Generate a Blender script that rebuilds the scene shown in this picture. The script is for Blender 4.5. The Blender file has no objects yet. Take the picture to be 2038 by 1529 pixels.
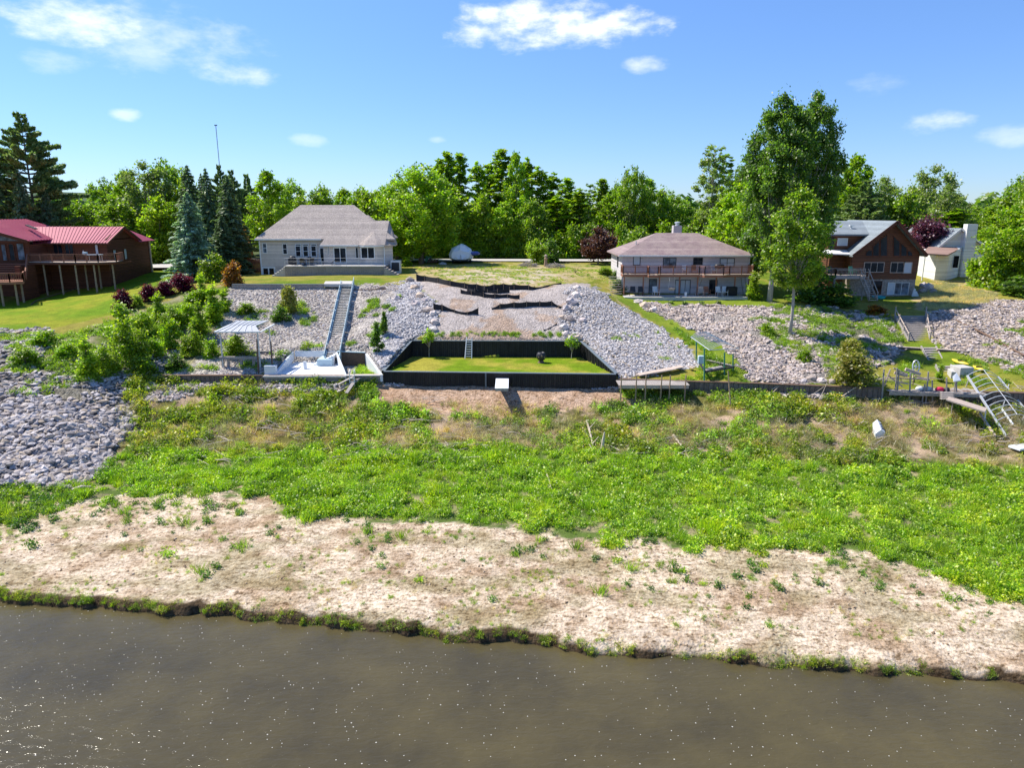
import bpy, math, random
import numpy as np
from math import radians, sin, cos, tan, atan2, pi, sqrt

scene = bpy.context.scene
C = scene.collection
rnd = random.Random(11)
R = np.random.default_rng(7)

# ------------------------------------------------------------------ camera
F_PX, CX, CY = 1415.0, 1019.0, 764.5            # focal length and centre of the 2038 px wide photograph
H = 18.3                                        # drone height above the river
TH = math.atan((764.5 - 425.0) / F_PX)          # pitch below the horizon
cam = bpy.data.cameras.new('camera')
cam.sensor_width = 36.0
cam.lens = 36.0 * F_PX / 2038.0
cam.clip_start = 0.5
cam.clip_end = 12000
camo = bpy.data.objects.new('camera', cam)
C.objects.link(camo)
camo.location = (0, 0, H)
camo.rotation_euler = (pi / 2 - TH, 0, 0)
scene.camera = camo

# ------------------------------------------------------------------ sky, sun, exposure
SUN_EL = radians(52)
SUN_AZ = math.atan2(-1.0, 0.50)                 # measured from +Y towards +X: back left of the picture
sun_dir = (sin(SUN_AZ) * cos(SUN_EL), cos(SUN_AZ) * cos(SUN_EL), sin(SUN_EL))
sl = bpy.data.lights.new('sun', 'SUN')
sl.energy = 5.0
sl.angle = radians(0.5)
sl.color = (1.0, 0.94, 0.84)
so = bpy.data.objects.new('sun', sl)
C.objects.link(so)
so.location = (-60, 60, 120)
so.rotation_euler = (pi / 2 - SUN_EL, 0, pi - SUN_AZ)
# a sun lamp shines along its local -Z; turn that axis away from the sun
from mathutils import Vector, Matrix
so.rotation_euler = Vector(sun_dir).to_track_quat('Z', 'Y').to_euler()

w = bpy.data.worlds.new('World')
scene.world = w
w.use_nodes = True
wn, wl = w.node_tree.nodes, w.node_tree.links
wn.clear()
out = wn.new('ShaderNodeOutputWorld')
bg = wn.new('ShaderNodeBackground')
bg.inputs[1].default_value = 0.13
sky = wn.new('ShaderNodeTexSky')
sky.sky_type = 'NISHITA'
sky.sun_disc = False
sky.sun_elevation = SUN_EL
sky.sun_rotation = SUN_AZ
sky.altitude = 0
sky.air_density = 1.0
sky.dust_density = 0.0
sky.ozone_density = 3.0
hs = wn.new('ShaderNodeHueSaturation')
hs.inputs['Saturation'].default_value = 1.12
hs.inputs['Value'].default_value = 1.0
wl.new(sky.outputs[0], hs.inputs['Color'])
tint = wn.new('ShaderNodeMix')
tint.data_type = 'RGBA'
tint.blend_type = 'MULTIPLY'
tint.inputs[0].default_value = 1.0
wl.new(hs.outputs[0], tint.inputs[6])
tint.inputs[7].default_value = (0.76, 0.81, 0.99, 1)
prev = tint.outputs[2]


def ray(px, py):
    u = (px - CX) / F_PX
    v = (CY - py) / F_PX
    return np.array([u, cos(TH) + v * sin(TH), -sin(TH) + v * cos(TH)])


# fair-weather clouds: direction-space masks broken up by noise
tc = wn.new('ShaderNodeTexCoord')


def wmath(op, a, b=None, c=None):
    n = wn.new('ShaderNodeMath')
    n.operation = op
    for i, x in enumerate((a, b, c)):
        if x is None:
            continue
        if isinstance(x, (int, float)):
            n.inputs[i].default_value = x
        else:
            wl.new(x, n.inputs[i])
    return n.outputs[0]


sepc = wn.new('ShaderNodeSeparateXYZ')
wl.new(tc.outputs['Generated'], sepc.inputs[0])
az = wmath('ARCTAN2', sepc.outputs[0], sepc.outputs[1])
el = wmath('ARCSINE', sepc.outputs[2])
comb = wn.new('ShaderNodeCombineXYZ')
wl.new(az, comb.inputs[0])
wl.new(wmath('MULTIPLY', el, 2.1), comb.inputs[1])
nz = wn.new('ShaderNodeTexNoise')
nz.inputs['Scale'].default_value = 9.0
nz.inputs['Detail'].default_value = 9.0
nz.inputs['Roughness'].default_value = 0.58
wl.new(comb.outputs[0], nz.inputs['Vector'])
nz2 = wn.new('ShaderNodeTexNoise')
nz2.inputs['Scale'].default_value = 26.0
nz2.inputs['Detail'].default_value = 6.0
nz2.inputs['Roughness'].default_value = 0.6
wl.new(comb.outputs[0], nz2.inputs['Vector'])
total = None
# (px, py, half width px, half height px, strength, threshold)
for (cx_, cy_, hw, hh, st, thr) in [
        (1095, 48, 215, 46, 1.0, 0.30), (1010, 60, 120, 34, 0.8, 0.34), (1285, 128, 46, 15, 0.5, 0.34),
        (150, 38, 150, 42, 0.75, 0.30), (330, 70, 210, 60, 0.36, 0.40), (470, 146, 90, 24, 0.5, 0.34),
        (1860, 240, 75, 22, 0.5, 0.34), (2010, 270, 60, 20, 0.3, 0.34), (250, 228, 32, 12, 0.42, 0.3),
        (610, 278, 40, 12, 0.25, 0.3), (870, 278, 22, 8, 0.25, 0.3), (1745, 170, 60, 22, 0.2, 0.36),
        (300, 118, 60, 20, 0.25, 0.3), (95, 122, 60, 22, 0.25, 0.3)]:
    d = ray(cx_, cy_)
    d = d / np.linalg.norm(d)
    a0, e0 = math.atan2(d[0], d[1]), math.asin(d[2])
    sa, se = hw / F_PX * cos(a0) ** 1.6, hh / F_PX
    dx = wmath('DIVIDE', wmath('SUBTRACT', az, a0), sa)
    dy = wmath('DIVIDE', wmath('SUBTRACT', el, e0), se)
    r2 = wmath('ADD', wmath('MULTIPLY', dx, dx), wmath('MULTIPLY', dy, dy))
    m = wmath('SUBTRACT', 1.0, r2)
    m = wmath('ADD', m, wmath('MULTIPLY', wmath('SUBTRACT', nz.outputs[0], 0.5), 3.2))
    m = wmath('ADD', m, wmath('MULTIPLY', wmath('SUBTRACT', nz2.outputs[0], 0.5), 2.4))
    sm = wn.new('ShaderNodeMapRange')
    sm.interpolation_type = 'SMOOTHSTEP'
    wl.new(m, sm.inputs[0])
    sm.inputs[1].default_value = thr - 0.35
    sm.inputs[2].default_value = thr + 1.35
    sm.inputs[3].default_value = 0.0
    sm.inputs[4].default_value = st
    total = sm.outputs[0] if total is None else wmath('MAXIMUM', total, sm.outputs[0])
# the air low over the horizon is clear and blue that day
hz = wn.new('ShaderNodeMapRange')
wl.new(el, hz.inputs[0])
hz.inputs[1].default_value = 0.0
hz.inputs[2].default_value = 0.30
hz.inputs[3].default_value = 1.0
hz.inputs[4].default_value = 0.0
hc = wn.new('ShaderNodeMix')
hc.data_type = 'RGBA'
hc.blend_type = 'MULTIPLY'
wl.new(hz.outputs[0], hc.inputs[0])
wl.new(prev, hc.inputs[6])
hc.inputs[7].default_value = (0.56, 0.68, 0.86, 1)
prev = hc.outputs[2]
cm = wn.new('ShaderNodeMix')
cm.data_type = 'RGBA'
wl.new(total, cm.inputs[0])
wl.new(prev, cm.inputs[6])
cm.inputs[7].default_value = (7.4, 7.5, 7.8, 1)
wl.new(cm.outputs[2], bg.inputs[0])
wl.new(bg.outputs[0], out.inputs[0])

scene.view_settings.view_transform = 'Standard'
scene.view_settings.look = 'None'
scene.view_settings.exposure = 0.55
scene.view_settings.gamma = 1.0
scene.cycles.max_bounces = 6
scene.cycles.diffuse_bounces = 3
scene.cycles.glossy_bounces = 2
scene.cycles.transmission_bounces = 3
scene.cycles.transparent_max_bounces = 4

# ------------------------------------------------------------------ projection helpers


def U(px, py, z):
    """point of the plane z seen at photo pixel (px, py)"""
    d = ray(px, py)
    t = (z - H) / d[2]
    return (d[0] * t, d[1] * t, z)


def UY(px, py, Y):
    """point at distance Y in front of the drone seen at photo pixel (px, py)"""
    d = ray(px, py)
    t = Y / d[1]
    return (d[0] * t, Y, H + d[2] * t)


def proj(x, y, z):
    """photo pixel of world points"""
    dz = z - H
    a = y * cos(TH) - dz * sin(TH)
    b = y * sin(TH) + dz * cos(TH)
    a = np.maximum(a, 1e-3)
    return CX + F_PX * x / a, CY - F_PX * b / a


def inpoly(px, py, poly):
    px = np.asarray(px, float)
    py = np.asarray(py, float)
    ins = np.zeros(px.shape, bool)
    n = len(poly)
    j = n - 1
    for i in range(n):
        xi, yi = poly[i]
        xj, yj = poly[j]
        if yi != yj:
            c = ((yi > py) != (yj > py)) & (px < (xj - xi) * (py - yi) / (yj - yi) + xi)
            ins ^= c
        j = i
    return ins


def vnoise(x, y, s, seed=0):
    x = np.asarray(x, float) / s + seed * 17.31
    y = np.asarray(y, float) / s + seed * 9.17
    xi, yi = np.floor(x), np.floor(y)
    fx, fy = x - xi, y - yi
    fx = fx * fx * (3 - 2 * fx)
    fy = fy * fy * (3 - 2 * fy)

    def h(a, b):
        v = np.sin(a * 127.1 + b * 311.7 + seed * 74.7) * 43758.5453
        return v - np.floor(v)
    return (h(xi, yi) * (1 - fx) + h(xi + 1, yi) * fx) * (1 - fy) + (h(xi, yi + 1) * (1 - fx) + h(xi + 1, yi + 1) * fx) * fy


def fbm(x, y, s, seed=0, o=4):
    t, a, n = 0, 1.0, 0
    for k in range(o):
        t = t + a * vnoise(x, y, s / 2 ** k, seed + k)
        n += a
        a *= 0.55
    return t / n


def sst(a, b, x):
    t = np.clip((x - a) / (b - a), 0, 1)
    return t * t * (3 - 2 * t)


# ------------------------------------------------------------------ materials
MATS = {}


def new_mat(name):
    m = bpy.data.materials.new(name)
    m.use_nodes = True
    m.node_tree.nodes.clear()
    MATS[name] = m
    return m


def N(m, t, **kw):
    n = m.node_tree.nodes.new(t)
    for k, v in kw.items():
        if k in ('operation', 'data_type', 'blend_type', 'feature', 'wave_type', 'bands_direction', 'attribute_name', 'interpolation_type', 'distance', 'wave_profile'):
            setattr(n, k, v)
        else:
            n.inputs[k].default_value = v
    return n


def L(m, a, b):
    m.node_tree.links.new(a, b)


def ramp(m, fac, stops):
    r = m.node_tree.nodes.new('ShaderNodeValToRGB')
    L(m, fac, r.inputs[0])
    el = r.color_ramp.elements
    while len(el) < len(stops):
        el.new(0.5)
    for e, (p, c) in zip(el, stops):
        e.position = p
        e.color = (c, c, c, 1) if isinstance(c, (int, float)) else (*c, 1)
    return r.outputs[0]


def mix(m, fac, a, b, bt='MIX'):
    n = m.node_tree.nodes.new('ShaderNodeMix')
    n.data_type = 'RGBA'
    n.blend_type = bt
    for s, x in ((0, fac), (6, a), (7, b)):
        if isinstance(x, (int, float)):
            n.inputs[s].default_value = x
        elif isinstance(x, tuple):
            n.inputs[s].default_value = (*x, 1)
        else:
            L(m, x, n.inputs[s])
    return n.outputs[2]


def surf(name, col, rough=0.8, var=0.25, scale=3.0, bump=0.3, bscale=None, metallic=0.0, col2=None, lines=None, spec=0.3, stretch=(1, 1, 1), blotch=0.0):
    """weathered surface: two noises over a base colour, with bump; lines=(axis, period, depth) adds board / siding / seam lines"""
    m = new_mat(name)
    o = N(m, 'ShaderNodeOutputMaterial')
    p = N(m, 'ShaderNodeBsdfPrincipled', Roughness=rough, Metallic=metallic)
    p.inputs['Specular IOR Level'].default_value = spec
    t = N(m, 'ShaderNodeTexCoord')
    mp = N(m, 'ShaderNodeMapping')
    mp.inputs['Scale'].default_value = stretch
    L(m, t.outputs['Object'], mp.inputs[0])
    n1 = N(m, 'ShaderNodeTexNoise', Scale=scale, Detail=6.0, Roughness=0.65)
    L(m, mp.outputs[0], n1.inputs[0])
    n2 = N(m, 'ShaderNodeTexNoise', Scale=scale * 0.13, Detail=3.0, Roughness=0.6)
    L(m, t.outputs['Object'], n2.inputs[0])
    c2 = col2 or tuple(c * 0.55 for c in col)
    c1 = tuple(min(1, c * (1 + var)) for c in col)
    a = ramp(m, n1.outputs[0], [(0.3, tuple(c * (1 - var) for c in col)), (0.7, c1)])
    b = ramp(m, n2.outputs[0], [(0.42, 0.0), (0.7, 1.0)])
    if blotch:
        mm = N(m, 'ShaderNodeMath', operation='MULTIPLY')
        L(m, b, mm.inputs[0])
        mm.inputs[1].default_value = blotch
        a = mix(m, mm.outputs[0], a, c2)
    h = n1.outputs[0]
    if lines:
        ax, per, dep = lines
        s = N(m, 'ShaderNodeSeparateXYZ')
        L(m, t.outputs['Object'], s.inputs[0])
        k = N(m, 'ShaderNodeMath', operation='MULTIPLY')
        L(m, s.outputs[ax], k.inputs[0])
        k.inputs[1].default_value = 1.0 / per
        fr = N(m, 'ShaderNodeMath', operation='FRACT')
        L(m, k.outputs[0], fr.inputs[0])
        g = ramp(m, fr.outputs[0], [(0.0, 0.0), (0.14, 1.0), (0.86, 1.0), (1.0, 0.0)])
        a = mix(m, dep, a, g, 'MULTIPLY')
        # every board its own slight tone
        fl = N(m, 'ShaderNodeMath', operation='FLOOR')
        L(m, k.outputs[0], fl.inputs[0])
        wn_ = N(m, 'ShaderNodeTexWhiteNoise')
        wn_.noise_dimensions = '1D'
        L(m, fl.outputs[0], wn_.inputs['W'])
        tone = ramp(m, wn_.outputs[0], [(0.0, 0.78), (1.0, 1.1)])
        a = mix(m, 0.8, a, tone, 'MULTIPLY')
        hh = N(m, 'ShaderNodeMath', operation='ADD')
        L(m, g, hh.inputs[0])
        L(m, n1.outputs[0], hh.inputs[1])
        h = hh.outputs[0]
    L(m, a, p.inputs['Base Color'])
    if bump:
        bn = N(m, 'ShaderNodeBump', Strength=bump)
        bn.inputs['Distance'].default_value = 0.05
        L(m, h, bn.inputs['Height'])
        L(m, bn.outputs[0], p.inputs['Normal'])
    L(m, p.outputs[0], o.inputs[0])
    return m


def leaf_mat(name, tint=(1, 1, 1), trans=0.35, vary=0.35, patch=False):
    """leaf colour is stored per face ('col'); instances differ a little in tone"""
    m = new_mat(name)
    o = N(m, 'ShaderNodeOutputMaterial')
    at = N(m, 'ShaderNodeAttribute', attribute_name='col')
    oi = N(m, 'ShaderNodeObjectInfo')
    tone = ramp(m, oi.outputs['Random'], [(0.0, 1 - vary), (1.0, 1 + vary)])
    c = mix(m, 1.0, at.outputs['Color'], tone, 'MULTIPLY')
    c = mix(m, 1.0, c, tint, 'MULTIPLY')
    if patch:                                   # patches of lusher and drier plants
        ge = N(m, 'ShaderNodeNewGeometry')
        pn = N(m, 'ShaderNodeTexNoise', Scale=0.42, Detail=5.0, Roughness=0.65)
        L(m, ge.outputs['Position'], pn.inputs[0])
        lo = ramp(m, pn.outputs[0], [(0.36, (0.66, 0.74, 0.9)), (0.5, (1.0, 1.0, 1.0)), (0.66, (1.35, 1.12, 0.95))])
        c = mix(m, 1.0, c, lo, 'MULTIPLY')
    d = N(m, 'ShaderNodeBsdfDiffuse')
    tr = N(m, 'ShaderNodeBsdfTranslucent')
    g = N(m, 'ShaderNodeBsdfGlossy', Roughness=0.45)
    g.inputs['Color'].default_value = (0.7, 0.7, 0.7, 1)
    L(m, c, d.inputs[0])
    tc_ = mix(m, 1.0, c, (1.1, 1.35, 0.5), 'MULTIPLY')
    L(m, tc_, tr.inputs[0])
    ms = N(m, 'ShaderNodeMixShader')
    ms.inputs[0].default_value = trans
    L(m, d.outputs[0], ms.inputs[1])
    L(m, tr.outputs[0], ms.inputs[2])
    m2 = N(m, 'ShaderNodeMixShader')
    m2.inputs[0].default_value = 0.05
    L(m, ms.outputs[0], m2.inputs[1])
    L(m, g.outputs[0], m2.inputs[2])
    L(m, m2.outputs[0], o.inputs[0])
    return m


def glass_mat(name, col, rough=0.06):
    m = new_mat(name)
    o = N(m, 'ShaderNodeOutputMaterial')
    p = N(m, 'ShaderNodeBsdfPrincipled', Roughness=rough)
    p.inputs['Specular IOR Level'].default_value = 0.18
    t = N(m, 'ShaderNodeTexCoord')
    n = N(m, 'ShaderNodeTexNoise', Scale=1.3, Detail=3.0)
    L(m, t.outputs['Object'], n.inputs[0])
    c = ramp(m, n.outputs[0], [(0.35, tuple(x * 0.4 for x in col)), (0.65, tuple(min(1, x * 1.9) for x in col))])
    L(m, c, p.inputs['Base Color'])
    L(m, p.outputs[0], o.inputs[0])
    return m


# ------------------------------------------------------------------ object helpers


def tag(o, label=None, cat=None, group=None, kind=None):
    if label:
        o['label'] = label
    if cat:
        o['category'] = cat
    if group:
        o['group'] = group
    if kind:
        o['kind'] = kind
    return o


def thing(name, label, cat, loc, group=None):
    o = bpy.data.objects.new(name, None)
    o.empty_display_size = 0.3
    C.objects.link(o)
    o.location = loc
    return tag(o, label, cat, group)


def mesh_np(name, V, Fc, mat, parent=None, cols=None, smooth=False, local=False, link=True):
    """V (n,3), Fc (m,k) -> one mesh object; cols (m,3) -> per-face colour"""
    me = bpy.data.meshes.new(name)
    V = np.asarray(V, np.float32).copy()
    Fc = np.asarray(Fc, np.int32)
    if parent is not None and not local:
        V -= np.array(parent.location, np.float32)
    m, k = Fc.shape
    me.vertices.add(len(V))
    me.vertices.foreach_set('co', V.ravel())
    me.loops.add(m * k)
    me.loops.foreach_set('vertex_index', Fc.ravel())
    me.polygons.add(m)
    me.polygons.foreach_set('loop_start', np.arange(0, m * k, k, dtype=np.int32))
    me.polygons.foreach_set('use_smooth', np.full(m, smooth))
    me.update(calc_edges=True)
    if cols is not None:
        a = me.attributes.new('col', 'FLOAT_COLOR', 'FACE')
        cc = np.ones((m, 4), np.float32)
        cc[:, :3] = cols
        a.data.foreach_set('color', cc.ravel())
    me.materials.append(mat)
    o = bpy.data.objects.new(name, me)
    if link:
        C.objects.link(o)
    if parent is not None:
        o.parent = parent
    return o


class MB:
    """collects shapes; build() links them as ONE mesh object"""

    def __init__(s):
        s.v, s.f = [], []

    def add(s, vs, fs):
        b = len(s.v)
        s.v += [tuple(float(c) for c in v) for v in vs]
        s.f += [tuple(b + i for i in f) for f in fs]
        return s

    def box(s, c, d, rz=0.0):
        x, y, z = c
        a, b, h = d[0] / 2, d[1] / 2, d[2] / 2
        cr, sr = cos(rz), sin(rz)
        vs = []
        for dz in (-h, h):
            for dx, dy in ((-a, -b), (a, -b), (a, b), (-a, b)):
                vs.append((x + dx * cr - dy * sr, y + dx * sr + dy * cr, z + dz))
        return s.add(vs, [(0, 3, 2, 1), (4, 5, 6, 7), (0, 1, 5, 4), (1, 2, 6, 5), (2, 3, 7, 6), (3, 0, 4, 7)])

    def bx(s, x0, x1, y0, y1, z0, z1):
        return s.box(((x0 + x1) / 2, (y0 + y1) / 2, (z0 + z1) / 2), (x1 - x0, y1 - y0, z1 - z0))

    def beam(s, p, q, w, h, up=(0, 0, 1)):
        p, q = Vector(p), Vector(q)
        d = (q - p)
        if d.length < 1e-6:
            return s
        d.normalize()
        u = Vector(up)
        if abs(d.dot(u)) > 0.98:
            u = Vector((1, 0, 0))
        r = d.cross(u).normalized()
        u = r.cross(d).normalized()
        vs = []
        for e in (p, q):
            for a, b in ((-1, -1), (1, -1), (1, 1), (-1, 1)):
                vs.append(e + r * (a * w / 2) + u * (b * h / 2))
        return s.add(vs, [(0, 1, 2, 3), (7, 6, 5, 4), (0, 4, 5, 1), (1, 5, 6, 2), (2, 6, 7, 3), (3, 7, 4, 0)])

    def tube(s, p, q, r0, r1=None, n=6):
        return s.path([p, q], [r0, r0 if r1 is None else r1], n)

    def path(s, pts, rs, n=6):
        pts = [Vector(p) for p in pts]
        if isinstance(rs, (int, float)):
            rs = [rs] * len(pts)
        b = len(s.v)
        u = None
        for i, p in enumerate(pts):
            d = (pts[min(i + 1, len(pts) - 1)] - pts[max(i - 1, 0)])
            if d.length < 1e-9:
                d = Vector((0, 0, 1))
            d.normalize()
            if u is None:
                u = Vector((1, 0, 0)) if abs(d.x) < 0.8 else Vector((0, 1, 0))
            u = (u - d * u.dot(d)).normalized()
            w_ = d.cross(u)
            for k in range(n):
                a = 2 * pi * k / n
                s.v.append(tuple(p + (u * cos(a) + w_ * sin(a)) * rs[i]))
        for i in range(len(pts) - 1):
            for k in range(n):
                k2 = (k + 1) % n
                s.f.append((b + i * n + k, b + i * n + k2, b + (i + 1) * n + k2, b + (i + 1) * n + k))
        s.f.append(tuple(b + k for k in range(n))[::-1])
        e = b + (len(pts) - 1) * n
        s.f.append(tuple(e + k for k in range(n)))
        return s

    def slab(s, pts, t=0.15, dirv=(0, 0, -1)):
        """flat polygon given a thickness"""
        n = len(pts)
        d = Vector(dirv) * t
        top = [Vector(p) for p in pts]
        nrm = Vector((0, 0, 0))
        for i in range(n):
            a, b = top[i], top[(i + 1) % n]
            nrm += a.cross(b)
        if nrm.dot(Vector(dirv)) > 0:
            top = top[::-1]
        vs = top + [p + d for p in top]
        fs = [tuple(range(n)), tuple(range(2 * n - 1, n - 1, -1))]
        for i in range(n):
            j = (i + 1) % n
            fs.append((i, n + i, n + j, j))
        return s.add(vs, fs)

    def lathe(s, c, prof, n=16, sx=1.0, sy=1.0):
        b = len(s.v)
        for r, z in prof:
            for k in range(n):
                a = 2 * pi * k / n
                s.v.append((c[0] + r * cos(a) * sx, c[1] + r * sin(a) * sy, c[2] + z))
        for i in range(len(prof) - 1):
            for k in range(n):
                k2 = (k + 1) % n
                s.f.append((b + i * n + k, b + i * n + k2, b + (i + 1) * n + k2, b + (i + 1) * n + k))
        s.f.append(tuple(b + k for k in range(n))[::-1])
        e = b + (len(prof) - 1) * n
        s.f.append(tuple(e + k for k in range(n)))
        return s

    def build(s, name, mat, parent=None, smooth=False, bevel=0.0, label=None):
        me = bpy.data.meshes.new(name)
        off = Vector((0, 0, 0))
        q = parent
        while q is not None:
            off += q.location
            q = q.parent
        vs = [tuple(Vector(v) - off) for v in s.v]
        me.from_pydata(vs, [], s.f)
        me.materials.append(mat)
        if smooth:
            me.polygons.foreach_set('use_smooth', [True] * len(me.polygons))
        me.update()
        o = bpy.data.objects.new(name, me)
        C.objects.link(o)
        if parent is not None:
            o.parent = parent
        if bevel:
            bv = o.modifiers.new('bevel', 'BEVEL')
            bv.width = bevel
            bv.segments = 2
            bv.limit_method = 'ANGLE'
        if label:
            o['label'] = label
        return o


def ordinal(n):
    w_ = ['zeroth', 'first', 'second', 'third', 'fourth', 'fifth', 'sixth', 'seventh', 'eighth', 'ninth', 'tenth', 'eleventh', 'twelfth', 'thirteenth',
          'fourteenth', 'fifteenth', 'sixteenth', 'seventeenth', 'eighteenth', 'nineteenth', 'twentieth']
    if n <= 20:
        return w_[n]
    t = ['', '', 'twenty', 'thirty', 'forty', 'fifty', 'sixty', 'seventy'][n // 10]
    if n % 10 == 0:
        return t[:-1] + 'ieth'
    return t + '-' + w_[n % 10]
# ------------------------------------------------------------------ terrain


class TPS:
    def __init__(s, pts, lam=0.05):
        P = np.array(pts, float)
        s.xy = P[:, :2] / 10
        n = len(P)
        d = np.linalg.norm(s.xy[:, None] - s.xy[None], axis=2)
        K = np.where(d > 0, d * d * np.log(d + 1e-12), 0) + lam * np.eye(n)
        A = np.zeros((n + 3, n + 3))
        A[:n, :n] = K
        Q = np.c_[np.ones(n), s.xy]
        A[:n, n:] = Q
        A[n:, :n] = Q.T
        s.w = np.linalg.solve(A, np.r_[P[:, 2], 0, 0, 0])

    def __call__(s, x, y):
        sh = np.shape(x)
        x = np.ravel(x) / 10
        y = np.ravel(y) / 10
        r = np.empty(len(x))
        for i in range(0, len(x), 20000):
            xx, yy = x[i:i + 20000], y[i:i + 20000]
            d2 = (xx[:, None] - s.xy[None, :, 0]) ** 2 + (yy[:, None] - s.xy[None, :, 1]) ** 2
            r[i:i + 20000] = (0.5 * d2 * np.log(d2 + 1e-12)) @ s.w[:-3] + s.w[-3] + s.w[-2] * xx + s.w[-1] * yy
        return r.reshape(sh)


left_low = [U(*p) for p in [(0, 975, 1.0), (-300, 985, 1.0), (150, 968, 1.0), (0, 790, 4.3), (-300, 800, 4.3), (120, 860, 2.9), (0, 870, 2.9),
                            (200, 880, 2.0), (270, 860, 1.6), (265, 790, 3.6), (200, 760, 4.6), (0, 1195, 0.4), (-400, 1180, 0.4), (150, 1080, 0.7),
                            (300, 1215, 0.4), (300, 1000, 0.95), (100, 1030, 0.85)]]
up_pts = left_low + [U(*p) for p in [
    (0, 700, 6.3), (0, 657, 7.2), (-300, 660, 7.2), (-300, 615, 8.0), (0, 620, 7.7), (0, 600, 8.0), (150, 592, 8.5), (230, 565, 9.3), (290, 548, 9.9), (330, 525, 10.6),
    (230, 632, 7.9), (130, 650, 7.4), (250, 700, 5.9), (380, 572, 9.9), (450, 567, 10.2), (640, 566, 10.3), (800, 560, 10.4), (330, 600, 9.0),
    (300, 750, 4.45), (440, 748, 4.5), (525, 747, 4.5), (670, 747, 4.5), (760, 747, 4.6), (560, 636, 7.5), (400, 640, 7.6), (400, 700, 5.6), (330, 690, 6.0),
    (720, 640, 7.4), (560, 700, 5.65), (690, 715, 5.2), (790, 700, 6.0), (800, 640, 7.7),
    (860, 580, 10.0), (1100, 565, 10.2), (1000, 572, 10.1), (960, 600, 9.2), (990, 640, 7.7), (990, 679, 6.25), (830, 679, 6.25), (1145, 680, 6.25), (1120, 620, 8.4),
    (1150, 575, 10.0), (1185, 580, 9.8), (1230, 640, 7.5), (1200, 690, 6.2), (1240, 750, 4.5), (1300, 700, 5.6), (1300, 640, 7.0), (1215, 605, 8.6),
    (1228, 745, 4.6), (1300, 756, 4.4), (1400, 760, 4.4), (1500, 764, 4.4), (1600, 768, 4.4), (1750, 775, 4.4), (1880, 779, 4.3), (2038, 783, 4.3), (2300, 790, 4.3),
    (1205, 545, 10.4), (1160, 535, 10.6), (1240, 590, 8.3), (1300, 588, 8.35), (1490, 588, 8.3), (1300, 605, 7.9), (1500, 607, 7.9), (1400, 650, 6.8), (1450, 700, 5.7), (1400, 690, 5.9),
    (1580, 640, 7.1), (1600, 700, 5.8), (1560, 605, 7.9), (1700, 640, 6.9), (1700, 600, 7.8), (1800, 592, 7.85), (1810, 628, 7.4), (1815, 682, 5.7), (1720, 700, 5.6),
    (1855, 692, 5.6), (1850, 722, 4.9), (1885, 730, 4.9), (1950, 700, 5.7), (1950, 640, 7.2), (2038, 620, 7.8), (2038, 700, 5.9), (2300, 630, 7.8), (2300, 700, 5.9),
    (1990, 592, 8.5), (1900, 570, 8.8), (1850, 600, 7.9), (2038, 575, 8.6), (1900, 550, 9.2), (2300, 560, 9.2), (1600, 560, 9.0),
    (600, 548, 10.4), (800, 535, 10.5), (1000, 528, 10.7), (1000, 519, 10.8), (1100, 535, 10.6), (400, 530, 10.5), (500, 530, 10.5)]]
up_pts += [(x, y, 10.7) for x in (-110, -80, -50, -20, 10, 40, 70, 110) for y in (120, 135)]
low_pts = left_low + [U(*p) for p in [
    (300, 766, 3.9), (440, 764, 3.9), (525, 764, 3.9), (670, 764, 3.9), (770, 763, 3.82), (1000, 767, 3.74), (1215, 772, 3.7), (1300, 775, 3.6), (1500, 778, 3.8),
    (1750, 790, 3.7), (1880, 800, 3.4), (2038, 806, 3.3), (2300, 812, 3.3),
    (400, 840, 2.0), (600, 840, 1.95), (800, 842, 1.9), (1000, 842, 1.9), (1200, 846, 1.95), (1400, 850, 2.0), (1600, 858, 2.0), (1800, 866, 2.0), (2038, 880, 1.9), (2300, 890, 1.9),
    (400, 890, 1.15), (700, 895, 1.1), (1000, 900, 1.1), (1300, 905, 1.1), (1600, 915, 1.1), (1900, 925, 1.1), (2200, 940, 1.1),
    (700, 1000, 0.85), (1000, 1050, 0.72), (1400, 1080, 0.7), (1800, 1120, 0.7), (2200, 1180, 0.65),
    (560, 1240, 0.4), (900, 1270, 0.42), (1200, 1295, 0.42), (1500, 1315, 0.42), (1900, 1345, 0.42), (2300, 1380, 0.42)]]
tpsU, tpsL = TPS(up_pts), TPS(low_pts)

_w = [U(*p)[:2] for p in [(-300, 748, 4.5), (300, 748, 4.5), (525, 748, 4.5), (762, 748, 4.5), (765, 740, 4.8), (1225, 745, 4.8), (1229, 756, 4.4), (1500, 764, 4.4), (1750, 774, 4.4),
                          (1880, 779, 4.3), (2038, 783, 4.3), (2400, 793, 4.3)]]
_w = [(-400, _w[0][1])] + _w + [(400, _w[-1][1])]
WX, WY = np.array([p[0] for p in _w]), np.array([p[1] for p in _w])
_b = [U(px, py, 0.0)[:2] for px, py in [(-500, 1170), (-200, 1185), (0, 1196), (120, 1204), (300, 1216), (460, 1222), (520, 1238), (640, 1252), (760, 1262), (900, 1276), (1000, 1282),
                                        (1200, 1300), (1330, 1312), (1500, 1322), (1700, 1338), (1880, 1350), (2038, 1364), (2400, 1395), (2900, 1440)]]
_b = [(-400, _b[0][1])] + _b + [(400, _b[-1][1] - 20)]
BX, BY = np.array([p[0] for p in _b]), np.array([p[1] for p in _b])
X300 = U(300, 757, 4.2)[0]


def Wf(x):
    return np.interp(x, WX, WY)


def Bf(x):
    return np.interp(x, BX, BY) + (fbm(x, x * 0, 2.4, 3, 5) - 0.5) * 1.2 + (vnoise(x, x * 0, 0.5, 31) - 0.5) * 0.35


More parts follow.
